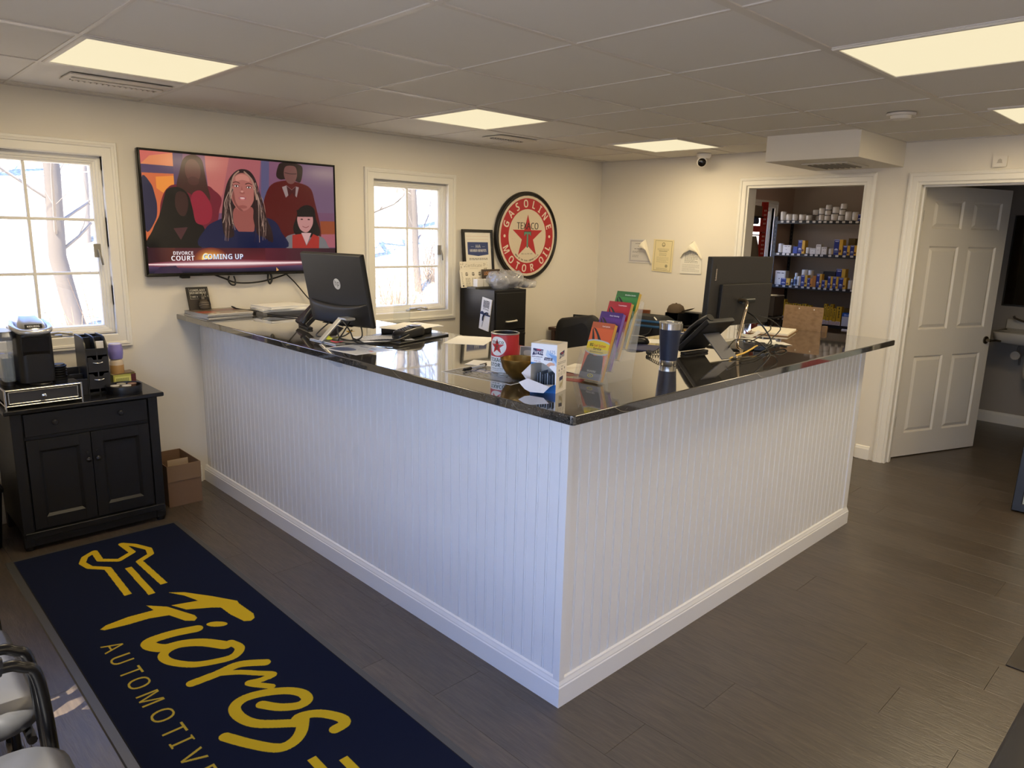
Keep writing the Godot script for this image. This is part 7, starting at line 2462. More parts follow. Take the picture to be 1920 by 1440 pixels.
	part("strap", tb(curve([-0.15, 0.03, 0.125, -0.10, 0.02, 0.16, 0.0, 0.025, 0.175, 0.08, 0.05, 0.15, 0.10, 0.10, 0.13]), 0.006), mh("17191c", 0.7), lb)
	# file organiser with caps on it
	var fo := thing("file_organizer", "black desktop file organizer against the back wall under two brown caps", "organizer", Vector3(-1.895, 0.760, -3.655))
	var fob := Mb.new()
	for q: Array in [[-0.165, -0.16, 0, 0.20], [0.16, 0.165, 0, 0.215], [-0.04, -0.035, 0, 0.20]]:
		fob.span(q[0], q[1], q[2], q[3], -0.12, 0.10, 0.001)
	fob.span(-0.165, 0.165, 0.0, 0.005, -0.12, 0.10)
	fob.span(-0.165, 0.165, 0.0, 0.205, -0.125, -0.12)
	fob.span(-0.165, 0.165, 0.196, 0.205, -0.12, -0.02, 0.001)
	fob.span(0.02, 0.165, 0.10, 0.105, -0.12, 0.10)
	part("case", fob, mh("121214", 0.5), fo)
	part("wire_hook", tb(curve([0.165, 0.14, 0.09, 0.19, 0.145, 0.09, 0.205, 0.11, 0.09, 0.195, 0.07, 0.09, 0.168, 0.06, 0.09]), 0.003), mh("2a2a2c", 0.4), fo)
	cap("brown_cap", "brown cap on top of the black organizer, its peak pointing right", Vector3(-1.985, 0.965, -3.60), 0.2, 0.075, 1.25)
	cap("brown_cap", "brown cap half hidden between the photo frame and the organizer", Vector3(-2.19, 0.760, -3.60), 2.4, 0.068, 0.9)
	single("leather_pouch", moved(pouch(0.085, 0.105, 0.06)), mh("463828", 0.6), "brown leather pouch in the left bay of the organizer", "pouch", Vector3(-1.985, 0.7655, -3.53))
	single("leather_pouch", moved(pouch(0.10, 0.085, 0.06)), mh("4d4030", 0.6), "wider brown pouch in the right bay of the organizer", "pouch", Vector3(-1.795, 0.7655, -3.51), 0.1)
	single("paper_pad", bx(Vector3(0, 0.058, 0), Vector3(0.045, 0.115, 0.05), 0.001), mh("b9b8b0", 0.7), "pale pad of paper standing between the two brown pouches", "paper pad", Vector3(-1.892, 0.7655, -3.525), 0.1)
	single("white_tube", tb(v3([0, 0, 0, 0.035, -0.03, 0.0]), 0.006), mh("dcd8cc", 0.5), "short white tube lying on the bag, behind the tumbler's lid", "tube", Vector3(-1.965, 0.945, -3.26))


func cap(called: String, label: String, at: Vector3, turn: float, rad: float, peak: float) -> void:
	var t := thing(called, label, "cap", at, turn)
	var m := mh("4a3c2c", 0.85)
	part("crown", lt([rad, 0.0, rad * 1.0, 0.02, rad * 0.82, 0.052, rad * 0.45, 0.070, 0.0, 0.074], 22), m, t)
	var v := Mb.new()
	var rows: Array = []
	for i in 9:
		var a := lerpf(-0.9, 0.9, i / 8.0)
		var row := PackedVector3Array()
		for j in 5:
			var f := j / 4.0
			var rr := rad * (0.97 + peak * f * cos(a * 0.9))
			row.append(Vector3(cos(a) * rr, 0.014 + 0.034 * f * f - 0.03 * a * a * f, sin(a) * rad * (0.97 + 0.22 * f)))
		rows.append(row)
	v.skin(rows, false, false)
	part("peak", v, m, t)
	part("button", lt([0.008, 0.072, 0.006, 0.079, 0.0, 0.080], 10), m, t)


func pouch(w: float, h: float, d: float) -> Mb:
	var b := Mb.new()
	b.skin([ring(w * 0.9, d * 0.9, 0.015, 0.0, 0.0), ring(w, d, 0.02, h * 0.25, 0.0), ring(w, d * 0.9, 0.02, h * 0.7, 0.0), ring(w * 0.94, d * 0.6, 0.015, h, 0.004)])
	return b


# a rounded lump roughened by noise, flattened where it rests
func lump(b: Mb, c: Vector3, s: Vector3, nz: FastNoiseLite, amp: float, seg: int) -> void:
	var rows: Array = []
	var m := seg / 2
	for i in m + 1:
		var row := PackedVector3Array()
		var p := PI * i / m
		for j in seg:
			var a := TAU * j / seg
			var d := Vector3(sin(p) * cos(a), cos(p), sin(p) * sin(a))
			var q := c + d * s
			var e := nz.get_noise_3d(q.x, q.y, q.z)
			q += d * amp * (e + 0.6 * absf(nz.get_noise_3d(q.x * 2.3 + 5.0, q.y * 2.3, q.z * 2.3)))
			q.y = maxf(q.y, 0.001)
			row.append(q)
		rows.append(row)
	b.skin(rows, true, false)


# ------------------------------------------------------------------ papers pinned to the back wall
func build_back_wall_things() -> void:
	var r := RandomNumberGenerator.new()
	r.seed = 77
	var z := BACK_Z
	# left sheet, its right upper corner curled over
	var c1 := canvas(260, 220, hx("dedbd6"), 2)
	c1.rect(10, 10, 240, 200, hx("b9b6b8"))
	c1.rect(24, 24, 212, 172, hx("d8d5d0"))
	c1.lines(70, 40, 110, 1, 8, 5, hx("6f6c6c"), r)
	c1.lines(100, 64, 60, 1, 8, 5, hx("6f6c6c"), r)
	c1.lines(60, 88, 120, 1, 8, 5, hx("5f5c5c"), r)
	c1.lines(40, 112, 60, 2, 10, 4, hx("8a8786"), r)
	c1.lines(40, 150, 70, 2, 12, 4, hx("8a8786"), r)
	var p1 := thing("certificate_sheet", "white certificate on the back wall with its corner curled over, leftmost of three papers", "paper", Vector3(-2.557, 1.457, z))
	var w := 0.262
	var h := 0.214
	part("sheet", prism_at(v2([-w / 2, -h / 2, w / 2, -h / 2, 0.050, h / 2, -w / 2, h / 2]), Transform3D.IDENTITY, 0.004, 0.0046), printed(c1, 0.7), p1)
	curl(p1, Vector3(w / 2, -h / 2, 0.0046), Vector3(0.050, h / 2, 0.0046), Vector3(0.010, 0.042, 0.050), Vector3(0.085, 0.010, 0.045))
	# middle cream certificate
	var c2 := canvas(220, 290, hx("e6d8aa"), 2)
	c2.rect(18, 10, 184, 270, hx("8a8266"))
	c2.rect(21, 13, 178, 264, hx("e4d6a8"))
	c2.ell(110, 46, 17, 19, hx("5f5a48"))
	c2.ell(110, 46, 13, 15, hx("e4d6a8"))
	c2.rect(100, 50, 20, 4, hx("4a4638"))
	c2.lines(48, 82, 124, 2, 10, 3, hx("9a9274"), r)
	c2.rect(64, 102, 92, 5, hx("7f7860"))
	c2.lines(70, 120, 80, 3, 11, 3, hx("8a8268"), r)
	c2.lines(44, 158, 130, 5, 11, 3, hx("b0a684"), r)
	c2.ell(156, 236, 14, 14, hx("9a9274"))
	c2.lines(50, 258, 120, 2, 8, 3, hx("a39a7c"), r)
	var p2 := single("licence_certificate", moved(sheet(0.213, 0.282, 0.0006), turned(Vector3(0, 0, 0.006))), printed(c2, 0.7), "cream bordered certificate on the back wall, between two curling papers", "paper", Vector3(-2.312, 1.424, z))
	p2.rotation.z = -0.03
	# right sheet hanging from one pin, both upper corners curled in
	var c3 := canvas(210, 280, hx("e6e2d6"), 2)
	c3.lines(40, 90, 130, 10, 10, 4, hx("8d897e"), r)
	c3.lines(20, 200, 168, 6, 11, 3, hx("a39f94"), r)
	var p3 := thing("hanging_notice", "white notice on the back wall hanging from one pin, rightmost of three papers", "paper", Vector3(-2.010, 1.421, z))
	part("sheet", prism_at(v2([-0.115, -0.142, 0.098, -0.138, 0.094, 0.0, 0.060, 0.075, 0.012, 0.138, -0.012, 0.138, -0.072, 0.062, -0.110, 0.0]), Transform3D.IDENTITY, 0.006, 0.0066), printed(c3, 0.7), p3)
	curl(p3, Vector3(-0.112, -0.01, 0.0066), Vector3(-0.004, 0.138, 0.0066), Vector3(-0.012, 0.062, 0.040), Vector3(-0.075, 0.030, 0.030))
	curl(p3, Vector3(0.095, -0.01, 0.0066), Vector3(0.010, 0.138, 0.0066), Vector3(-0.030, 0.072, 0.045), Vector3(0.055, 0.040, 0.030))
	part("pin", lt([0.0, 0.0, 0.004, 0.001, 0.004, 0.006, 0.0, 0.007], 10, Transform3D(Basis(Vector3(1, 0, 0), Vector3(0, 0, 1), Vector3(0, -1, 0)), Vector3(0.0, 0.128, 0.006))), mh("c9c2b0", 0.4), p3)


# a curled flap between the fold line a-b and its tip, m bulging between a and the tip
func curl(parent: Node, a: Vector3, b: Vector3, tip: Vector3, m: Vector3) -> void:
	var g := Mb.new()
	var n := 8
	var rows: Array = []
	for i in n + 1:
		var f := float(i) / n
		var edge := a.lerp(b, f)
		var far := a.lerp(m, minf(1.0, f * 2.0)).lerp(m.lerp(tip, maxf(0.0, f * 2.0 - 1.0)), smoothstep(0.2, 1.0, f))
		if i == n:
			far = tip
		var row := PackedVector3Array()
		for j in 6:
			var e := j / 5.0
			row.append(edge.lerp(far, e) + Vector3(0, 0, sin(e * PI) * 0.016))
		rows.append(row)
	for i in n:
		for j in 5:
			for t in 2:
				var o := Vector3(0, 0, 0.0007 * t)
				g.quad(rows[i][j] + o, rows[i + 1][j] + o, rows[i + 1][j + 1] + o, rows[i][j + 1] + o, Vector3(0, 0, 1 if t == 1 else -1))
	part("curled_corner", g, mh("e6dfcc", 0.75), parent)


# ------------------------------------------------------------------ parts store seen through the doorway
const STORE := 0.30
const ORD := ["first", "second", "third", "fourth", "fifth", "sixth", "seventh", "eighth", "ninth", "tenth", "eleventh", "twelfth", "thirteenth", "fourteenth", "fifteenth", "sixteenth", "seventeenth"]


func build_store_room() -> void:
	var r := RandomNumberGenerator.new()
	r.seed = 99
	var fz := -7.28
	var unit := thing("shelf_unit", "black slotted steel shelving of parts seen through the open doorway", "shelves")
	var iron := mh("131212", 0.5)
	var tops := [1.822, 1.422, 1.022, 0.578]
	for x: float in [-2.985, -1.60]:
		for q: float in [fz, -7.74]:
			var u := Mb.new()
			u.span(x - 0.019, x + 0.019, 0.0, 1.875, q - 0.002, q + 0.002)
			u.span(x - 0.019, x - 0.016, 0.0, 1.875, q - 0.03, q)
			part("upright", u, iron, unit)
			var s := Mb.new()
			for i in 36:
				s.span(x - 0.003, x + 0.003, 0.05 + i * 0.05, 0.068 + i * 0.05, q + 0.002, q + 0.0032)
			part("slots", s, mh("6a655d", 0.5), unit)
	var tagc := canvas(64, 48, hx("e3ded4"), 2)
	tagc.lines(8, 14, 48, 2, 14, 5, hx("6a645c"), r)
	var tagm := printed(tagc, 0.6)
	var tagx := [[-2.905, -2.83, -2.757, -2.665, -2.575, -2.497, -2.425, -2.362, -2.29, -2.215, -2.14, -2.06, -1.985], [-2.92, -2.845, -2.79, -2.725, -2.65, -2.555, -2.487, -2.425, -2.36, -2.26, -2.175, -2.09, -2.0], [-2.89, -2.80, -2.715, -2.635, -2.555, -2.483, -2.41, -2.345, -2.275, -2.20, -2.125, -2.045, -1.955]]
	for k in 4:
		var sh := Mb.new()
		sh.span(-2.985, -1.60, tops[k] - 0.006, tops[k], -7.74, fz + 0.004)
		sh.span(-2.985, -1.60, tops[k] - 0.038, tops[k], fz, fz + 0.006, 0.001)
		var so := part("shelf", sh, mh("1d1a18", 0.5), unit)
		if k < 3:
			for x: float in tagx[k]:
				part("price_tag", moved(sheet(0.034, 0.022, 0.001), turned(Vector3(x, tops[k] - 0.013, fz + 0.0065))), tagm, so)
	# cans and cartons: middle x, width, height above its own foot, foot above the shelf, depth behind the edge, kind
	var top := [[-2.917, 0.074, 0.116, 0.0, 0], [-2.841, 0.077, 0.085, 0.0, 0], [-2.763, 0.070, 0.082, 0.0, 0], [-2.671, 0.088, 0.080, 0.0, 0], [-2.587, 0.072, 0.071, 0.0, 0], [-2.505, 0.066, 0.066, 0.0, 1], [-2.543, 0.072, 0.070, 0.067, 1], [-2.470, 0.060, 0.070, 0.0, 1], [-2.472, 0.060, 0.076, 0.071, 1], [-2.429, 0.066, 0.076, 0.0, 0], [-2.432, 0.070, 0.078, 0.077, 0], [-2.361, 0.068, 0.064, 0.0, 0], [-2.358, 0.068, 0.063, 0.065, 0], [-2.355, 0.068, 0.063, 0.129, 0], [-2.278, 0.084, 0.085, 0.0, 0], [-2.266, 0.082, 0.081, 0.086, 0], [-2.196, 0.066, 0.066, 0.0, 0], [-2.189, 0.068, 0.068, 0.067, 0], [-2.178, 0.070, 0.068, 0.136, 0], [-2.113, 0.078, 0.111, 0.0, 0], [-2.031, 0.074, 0.105, 0.0, 0]]
	var words := ["standing at the left end of the top parts shelf", "on the top parts shelf, second from the left", "on the top parts shelf, third from the left", "wide, on the top parts shelf, fourth from the left", "on the top parts shelf, fifth from the left", "in shade at the rear of the top shelf, under another can", "in shade at the rear of the top shelf, stacked on two cans", "at the rear of the top shelf, left behind the first double stack", "stacked at the rear of the top shelf, behind the first double stack", "at the foot of the first double stack on the top shelf", "upper of the first double stack on the top shelf", "at the foot of the three high slim stack on the top shelf", "in the middle of the three high slim stack", "topmost of the three high slim stack on the top shelf", "wide, at the foot of the wide pair on the top shelf", "wide, upper of the wide pair on the top shelf", "at the foot of the tallest stack on the top shelf", "in the middle of the tallest stack on the top shelf", "at the very top of the tallest stack in the doorway", "tall, just right of the tallest stack on the top shelf", "tall, at the right end of the top parts shelf"]
	var proto := {}
	for i in top.size():
		var q: Array = top[i]
		filter_can(q, tops[0], fz, "white filter can " + words[i], proto)
	carton(-1.955, 0.066, 0.078, 0.0, tops[0], fz, "blue and yellow carton at the right end of the top parts shelf, by the door casing", "by")
	# middle shelf
	filter_can([-2.907, 0.075, 0.118, 0.0, 0], tops[1], fz, "white filter can at the left end of the second parts shelf", proto)
	filter_can([-2.550, 0.062, 0.080, 0.0, 0], tops[1], fz, "short white filter can right of the tall yellow carton on the second shelf", proto)
	filter_can([-2.268, 0.060, 0.076, 0.0, 0], tops[1], fz, "white filter can between white cartons and the tall blue carton, second shelf", proto)
	carton(-2.812, 0.108, 0.099, 0.0, tops[1], fz, "white carton beside the left end can on the second parts shelf", "w")
	carton(-2.706, 0.055, 0.086, 0.0, tops[1], fz, "short blue carton in front of the tall yellow one, second shelf", "b")
	carton(-2.630, 0.088, 0.163, 0.0, tops[1], fz, "tall blue and yellow carton at the left half of the second shelf", "by")
	carton(-2.480, 0.072, 0.072, 0.0, tops[1], fz, "low white carton left of the taller white ones, second shelf", "w")
	carton(-2.412, 0.062, 0.119, 0.0, tops[1], fz, "taller white carton in the middle of the second parts shelf", "w")
	carton(-2.342, 0.068, 0.090, 0.0, tops[1], fz, "shorter white carton right of the taller one, second shelf", "w")
	carton(-2.176, 0.104, 0.182, 0.0, tops[1], fz, "tallest blue and yellow carton on the second parts shelf", "by")
	carton(-2.076, 0.080, 0.113, 0.0, tops[1], fz, "blue and yellow carton just right of the tallest one, second shelf", "by")
	carton(-1.994, 0.078, 0.118, 0.0, tops[1], fz, "second blue and yellow carton right of the tallest one, second shelf", "by")
	carton(-1.914, 0.076, 0.117, 0.0, tops[1], fz, "blue and yellow carton at the right end of the second shelf, by the casing", "by")
	carton(-2.085, 0.080, 0.200, 0.0, tops[1], fz - 0.16, "dull yellow carton standing at the rear of the second shelf", "y")
	# third shelf
	carton(-2.880, 0.140, 0.176, 0.0, tops[2], fz - 0.03, "large white carton at the left end of the third parts shelf", "w")
	carton(-2.793, 0.120, 0.087, 0.0, tops[2], fz + 0.0, "short blue and yellow carton in front of the large white one, third shelf", "by", 0.04)
	bottle(-2.713, 0.036, 0.080, tops[2], fz, "tiny white bottle left of the tall blue bottle, third shelf")
	bottle(-2.668, 0.050, 0.159, tops[2], fz, "tall pale blue and white bottle on the third parts shelf")
	filter_can([-2.622, 0.052, 0.120, 0.0, 0], tops[2], fz, "slim white can right of the tall bottle on the third shelf", proto)
	filter_can([-2.600, 0.078, 0.205, 0.0, 1], tops[2], fz, "tall white can at the rear of the third shelf behind the bottle", proto)
	filter_can([-2.520, 0.070, 0.200, 0.0, 1], tops[2], fz, "tall cream can at the rear of the third shelf, right of the white one", proto)
	carton(-2.552, 0.082, 0.138, 0.0, tops[2], fz, "purple blue and yellow carton right of the slim can on the third shelf", "by")
	carton(-2.478, 0.062, 0.105, 0.0, tops[2], fz, "small blue and orange carton left of the narrow orange one, third shelf", "bo")
	carton(-2.425, 0.044, 0.137, 0.0, tops[2], fz, "narrow orange carton on the third parts shelf", "o")
	carton(-2.364, 0.066, 0.162, 0.0, tops[2], fz, "tall blue carton in the middle of the third parts shelf", "by")
	carton(-2.294, 0.066, 0.090, 0.0, tops[2], fz, "shortest blue and yellow carton on the third parts shelf", "by")
	carton(-2.227, 0.060, 0.141, 0.0, tops[2], fz, "first of three like blue cartons in the right half of the third shelf", "by")
	carton(-2.162, 0.066, 0.140, 0.0, tops[2], fz, "middle of three like blue cartons in the right half of the third shelf", "by")
	carton(-2.080, 0.090, 0.133, 0.0, tops[2], fz, "widest of three blue cartons, beside the white can at the third shelf's right", "by")
	carton(-2.190, 0.110, 0.230, 0.0, tops[2], fz - 0.20, "dark blue and yellow carton at the rear of the third shelf", "by")
	carton(-2.330, 0.150, 0.190, 0.0, tops[2], fz - 0.20, "dark brown carton at the rear of the third shelf", "d")
	filter_can([-1.990, 0.074, 0.107, 0.0, 0], tops[2], fz, "white filter can at the right of the third parts shelf", proto)
	filter_can([-1.908, 0.066, 0.100, 0.0, 0], tops[2], fz, "last white filter can on the third shelf, cut by the casing", proto)
	# lowest shelf: tall yellow filter cartons
	var yl := [[-2.809, 0.078, 0.262, "wide yellow carton left of the standing clipboard, lowest shelf in view"], [-2.752, 0.042, 0.228, "narrow yellow carton partly behind the standing clipboard"], [-2.700, 0.05, 0.215, "yellow carton behind the upper left corner of the standing clipboard"], [-2.640, 0.05, 0.222, "yellow carton behind the left half of the standing clipboard"], [-2.580, 0.05, 0.216, "pale yellow carton behind the middle of the standing clipboard"], [-2.515, 0.055, 0.226, "yellow carton behind the right half of the standing clipboard"], [-2.450, 0.05, 0.214, "yellow carton behind the upper right corner of the standing clipboard"], [-2.250, 0.036, 0.248, "first yellow carton right of the standing clipboard"], [-2.211, 0.036, 0.224, "second yellow carton right of the standing clipboard"], [-2.172, 0.036, 0.251, "third and tallest yellow carton right of the standing clipboard"], [-2.133, 0.038, 0.203, "fourth and shortest yellow carton right of the standing clipboard"], [-2.080, 0.062, 0.228, "widest yellow carton, last of the row right of the standing clipboard"]]
	for q: Array in yl:
		carton(q[0], q[1], q[2], 0.0, tops[3], fz, q[3], "yf")
	carton(-1.962, 0.150, 0.160, 0.0, tops[3], fz, "blue and white carton at the right end of the lowest shelf in view", "bw")
	carton(-2.020, 0.120, 0.20, 0.0, tops[3], fz - 0.16, "dull yellow carton at the rear of the lowest shelf", "y")
	single("paper_roll", lt([0.008, 0.0, 0.02, 0.0, 0.02, 0.10, 0.008, 0.10], 18, Transform3D(Basis(Vector3(0, 1, 0), Vector3(1, 0, 0), Vector3(0, 0, -1)), Vector3.ZERO)), mh("e9e4da", 0.7), "small white paper roll hanging at the front of the lowest shelf", "paper roll", Vector3(-2.0, 0.53, fz + 0.045))
	# the store room's own ceiling light, out of sight above the doorway
	var sl := thing("store_light", "round ceiling light of the parts store room, out of sight above the doorway", "ceiling light", Vector3(-1.5, CEIL, -5.6))
	part("base", lt([0.0, 0.0, 0.15, 0.0, 0.15, -0.03, 0.13, -0.03], 28), mh("d8d2c6", 0.5), sl)
	part("diffuser", lt([0.13, -0.03, 0.10, -0.06, 0.0, -0.07], 28), glow(Color(1.0, 0.9, 0.75), 0.8), sl)
	var om := OmniLight3D.new()
	om.name = "store_lamp"
	om.light_color = Color(1.0, 0.89, 0.76)
	om.light_energy = STORE
	om.omni_range = 12.0
	om.omni_attenuation = 2.0
	om.light_size = 0.1
	om.shadow_enabled = true
	om.position = Vector3(0, -0.20, 0)
	sl.add_child(om)
	# red rack by the store window
	var red := mh("9c2a20", 0.5)
	var rk := thing("red_rack", "red slotted steel rack by the bright store room window", "rack")
	for zz: float in [-6.62, -5.45]:
		var u := Mb.new()
		u.span(-2.835, -2.775, 0.0, 2.02, zz - 0.004, zz + 0.004)
		u.span(-2.835, -2.829, 0.0, 2.02, zz, zz + 0.05)
		part("upright", u, red, rk)
		var s := Mb.new()
		for i in 38:
			s.span(-2.818, -2.808, 0.06 + 0.05 * i, 0.080 + 0.05 * i, zz + 0.004, zz + 0.0052)
			s.span(-2.800, -2.790, 0.06 + 0.05 * i, 0.080 + 0.05 * i, zz + 0.004, zz + 0.0052)
		part("slots", s, mh("d8c4b8", 0.6), rk)
	for yy: float in [1.74, 1.05]:
		part("beam", sp(-2.83, -2.78, yy - 0.07, yy, -6.62, -5.45, 0.004), red, rk)
		part("deck", sp(-3.03, -2.83, yy - 0.03, yy - 0.015, -6.62, -5.45), mh("6a5038", 0.8), rk)
	single("grey_carton", bx(Vector3(0, 0.06, 0), Vector3(0.20, 0.12, 0.26), 0.003), mh("6b5c4c", 0.8), "grey brown carton topmost on the red rack", "box", Vector3(-2.90, 1.85, -6.44), 0.2)
	single("blue_bundle", moved(pouch(0.20, 0.07, 0.22)), mh("1f2a4a", 0.7), "dark blue bundle on the red rack under the grey carton", "bundle", Vector3(-2.90, 1.762, -6.42), 0.3)
	single("black_bundle", bx(Vector3(0, 0.009, 0), Vector3(0.22, 0.017, 0.28), 0.004), mh("15130f", 0.7), "flat black case between the blue bundle and the grey carton", "case", Vector3(-2.90, 1.832, -6.44), 0.1)
	var jk := Mb.new()
	var rows: Array = []
	for i in 9:
		var f := i / 8.0
		var ring4 := PackedVector3Array()
		for k in 20:
			var a := TAU * k / 20
			var rr := lerpf(0.03, 0.15, pow(f, 0.6)) * (1.0 + 0.12 * sin(a * 5.0 + f * 3.0))
			ring4.append(Vector3(cos(a) * rr * 0.6, 1.62 - f * 0.75, sin(a) * rr))
		rows.append(ring4)
	jk.skin(rows)
	single("hanging_jacket", jk, mh("5c5346", 0.9), "grey brown jacket hanging from the red rack in the store room", "jacket", Vector3(-2.735, 0, -6.27))
	# tall dark stand just inside, behind the right computer
	var pr := thing("label_printer", "dark printer stand glimpsed between the right monitor and the standing clipboard", "printer stand", Vector3(-1.42, 0, -4.22))
	part("case", bx(Vector3(0, 1.04, 0), Vector3(0.09, 0.17, 0.18), 0.004), mh("1b120e", 0.5), pr)
	part("tray", bx(Vector3(0.01, 0.945, 0.02), Vector3(0.16, 0.008, 0.22)), mh("120c0a", 0.5), pr)
	part("paper", bx(Vector3(-0.01, 1.127, 0.03), Vector3(0.06, 0.006, 0.10)), mh("e6e0d6", 0.7), pr)
	for sx: float in [-1.0, 1.0]:
		for sz: float in [-1.0, 1.0]:
			part("leg", sp(sx * 0.035 - 0.008, sx * 0.035 + 0.008, 0.0, 0.955, sz * 0.075 - 0.008, sz * 0.075 + 0.008), mh("120c0a", 0.5), pr)


var print_can: StandardMaterial3D
func filter_can(q: Array, shelf: float, fz: float, label: String, proto: Dictionary) -> void:
	if print_can == null:
		var c := canvas(320, 100, hx("d6d2cc"), 2)
		for k in 2:
			c.rect(20 + 160 * k, 52, 44, 34, hx("2b2840"))
			c.lines(92 + 160 * k, 60, 34, 2, 14, 8, hx("4a4642"), rng)
		print_can = printed(c, 0.3)
	var key := "%.3f %.3f" % [q[1], q[2]]
	var at := Vector3(q[0], shelf + q[3], fz - 0.004 - (q[1] * 0.5 + 0.006 if q[4] == 0 else 0.12))
	if proto.has(key):
		var d: Node3D = proto[key].duplicate()
		d.name = numbered("filter_can")
		add_child(d, true)
		d.position = at
		tag(d, label, "can", "white filter cans in the store room")
		d.rotation.y = fmod(q[0] * 37.0, 0.5) - 0.9
		return
	var t := thing("filter_can", label, "can", at, fmod(q[0] * 37.0, 0.5) - 0.9, "white filter cans in the store room")
	var rad: float = q[1] / 2
	var h: float = q[2]
	part("body", lt([rad * 0.96, 0.004, rad, 0.008, rad, h - 0.014], 28), print_can, t)
	part("dome", lt([rad, h - 0.014, rad * 0.96, h - 0.005, rad * 0.75, h, 0.0, h], 28), mh("d9d5cf", 0.3), t)
	part("base", lt([0.0, 0.0, rad * 0.9, 0.0, rad * 0.97, 0.004], 28), mh("2a2826", 0.5), t)
	proto[key] = t


func bottle(x: float, w: float, h: float, shelf: float, fz: float, label: String) -> void:
	var t := thing("fluid_bottle", label, "bottle", Vector3(x, shelf, fz - 0.012 - w / 2))
	part("body", lt([0.0, 0.0, w * 0.46, 0.0, w / 2, 0.004, w / 2, h * 0.60, w * 0.3, h * 0.72, w * 0.28, h * 0.76], 20), mh("b9c9d4", 0.3), t)
	part("label", lt([w * 0.503, h * 0.12, w * 0.503, h * 0.5], 20), mh("4a5f86", 0.5), t)
	part("cap", lt([w * 0.34, h * 0.76, w * 0.34, h * 0.98, w * 0.3, h, 0.0, h], 20), mh("dfe0de", 0.4), t)


var carton_mats := {}
func carton(x: float, w: float, h: float, up: float, shelf: float, fz: float, label: String, kind: String, fwd := 0.0) -> void:
	var d := clampf(w, 0.05, 0.09)
	var t := thing("parts_carton", label, "carton", Vector3(x, shelf + up, fz - 0.006 - d / 2 + fwd * 0.0), 0.0, "parts cartons in the store room")
	if kind in ["by", "bo"]:
		t.rotation.y = 0.0
	var cols := {"by": ["24307a", "e0b03a"], "bo": ["2a2f6e", "d98a2a"], "b": ["3a4fa0", "3a4fa0"], "w": ["ddd8d0", "b9b2a6"], "y": ["8a6f24", "6a5420"], "o": ["d08a2c", "b87424"], "d": ["2e241c", "241c16"], "yf": ["d9ac22", "b88f1c"], "bw": ["2f5fae", "2a4f90"]}
	var cc: Array = cols[kind]
	part("box", bx(Vector3(0, h / 2, 0), Vector3(w, h, d), 0.001), mh(cc[1], 0.5), t)
	if kind in ["y", "o", "d", "b"]:
		part("lid_seam", bx(Vector3(0, h + 0.0002, 0), Vector3(0.002, 0.0006, d)), mh(cc[1], 0.7), t)
		return
	if not carton_mats.has(kind):
		var c := canvas(96, 160, hx(cc[0]), 2)
		match kind:
			"by", "bo":
				c.rect(58, 0, 38, 160, hx(cc[1]))
				c.rect(0, 0, 58, 10, hx("8a90c0"))
				c.lines(10, 16, 38, 1, 8, 7, hx("d6d8e6"), rng)
				c.ell(28, 112, 20, 20, hx("c9ccda"))
				c.rect(8, 112, 40, 26, hx("5a668c"))
				c.ell(72, 120, 13, 16, hx("6a3a1c"))
			"w":
				c.lines(16, 22, 64, 1, 8, 9, hx("4a4642"), rng)
				c.ell(40, 92, 6, 6, hx("6a645c"))
				c.rect(86, 0, 10, 160, hx("b9b2a6"))
			"yf":
				c.rect(0, 0, 8, 160, hx("a8841a"))
				c.ell(50, 14, 14, 10, hx("3a3218"))
				for i in 7:
					c.rect(38, 34 + i * 9, 24 if i % 3 else 30, 6, hx("4a3f1a"))
				c.rect(0, 126, 96, 34, hx("e3d8cc"))
				c.lines(10, 132, 70, 3, 9, 4, hx("8a4a3a"), rng)
			"bw":
				c.rect(0, 44, 96, 116, hx("d6dade"))
				c.lines(14, 14, 60, 2, 14, 8, hx("b9c8e6"), rng)
				c.rect(66, 44, 22, 22, hx("5f84c0"))
		carton_mats[kind] = printed(c, 0.45)
	part("front_print", moved(sheet(w - 0.001, h - 0.001, 0.0006), turned(Vector3(0, h / 2, d / 2))), carton_mats[kind], t)


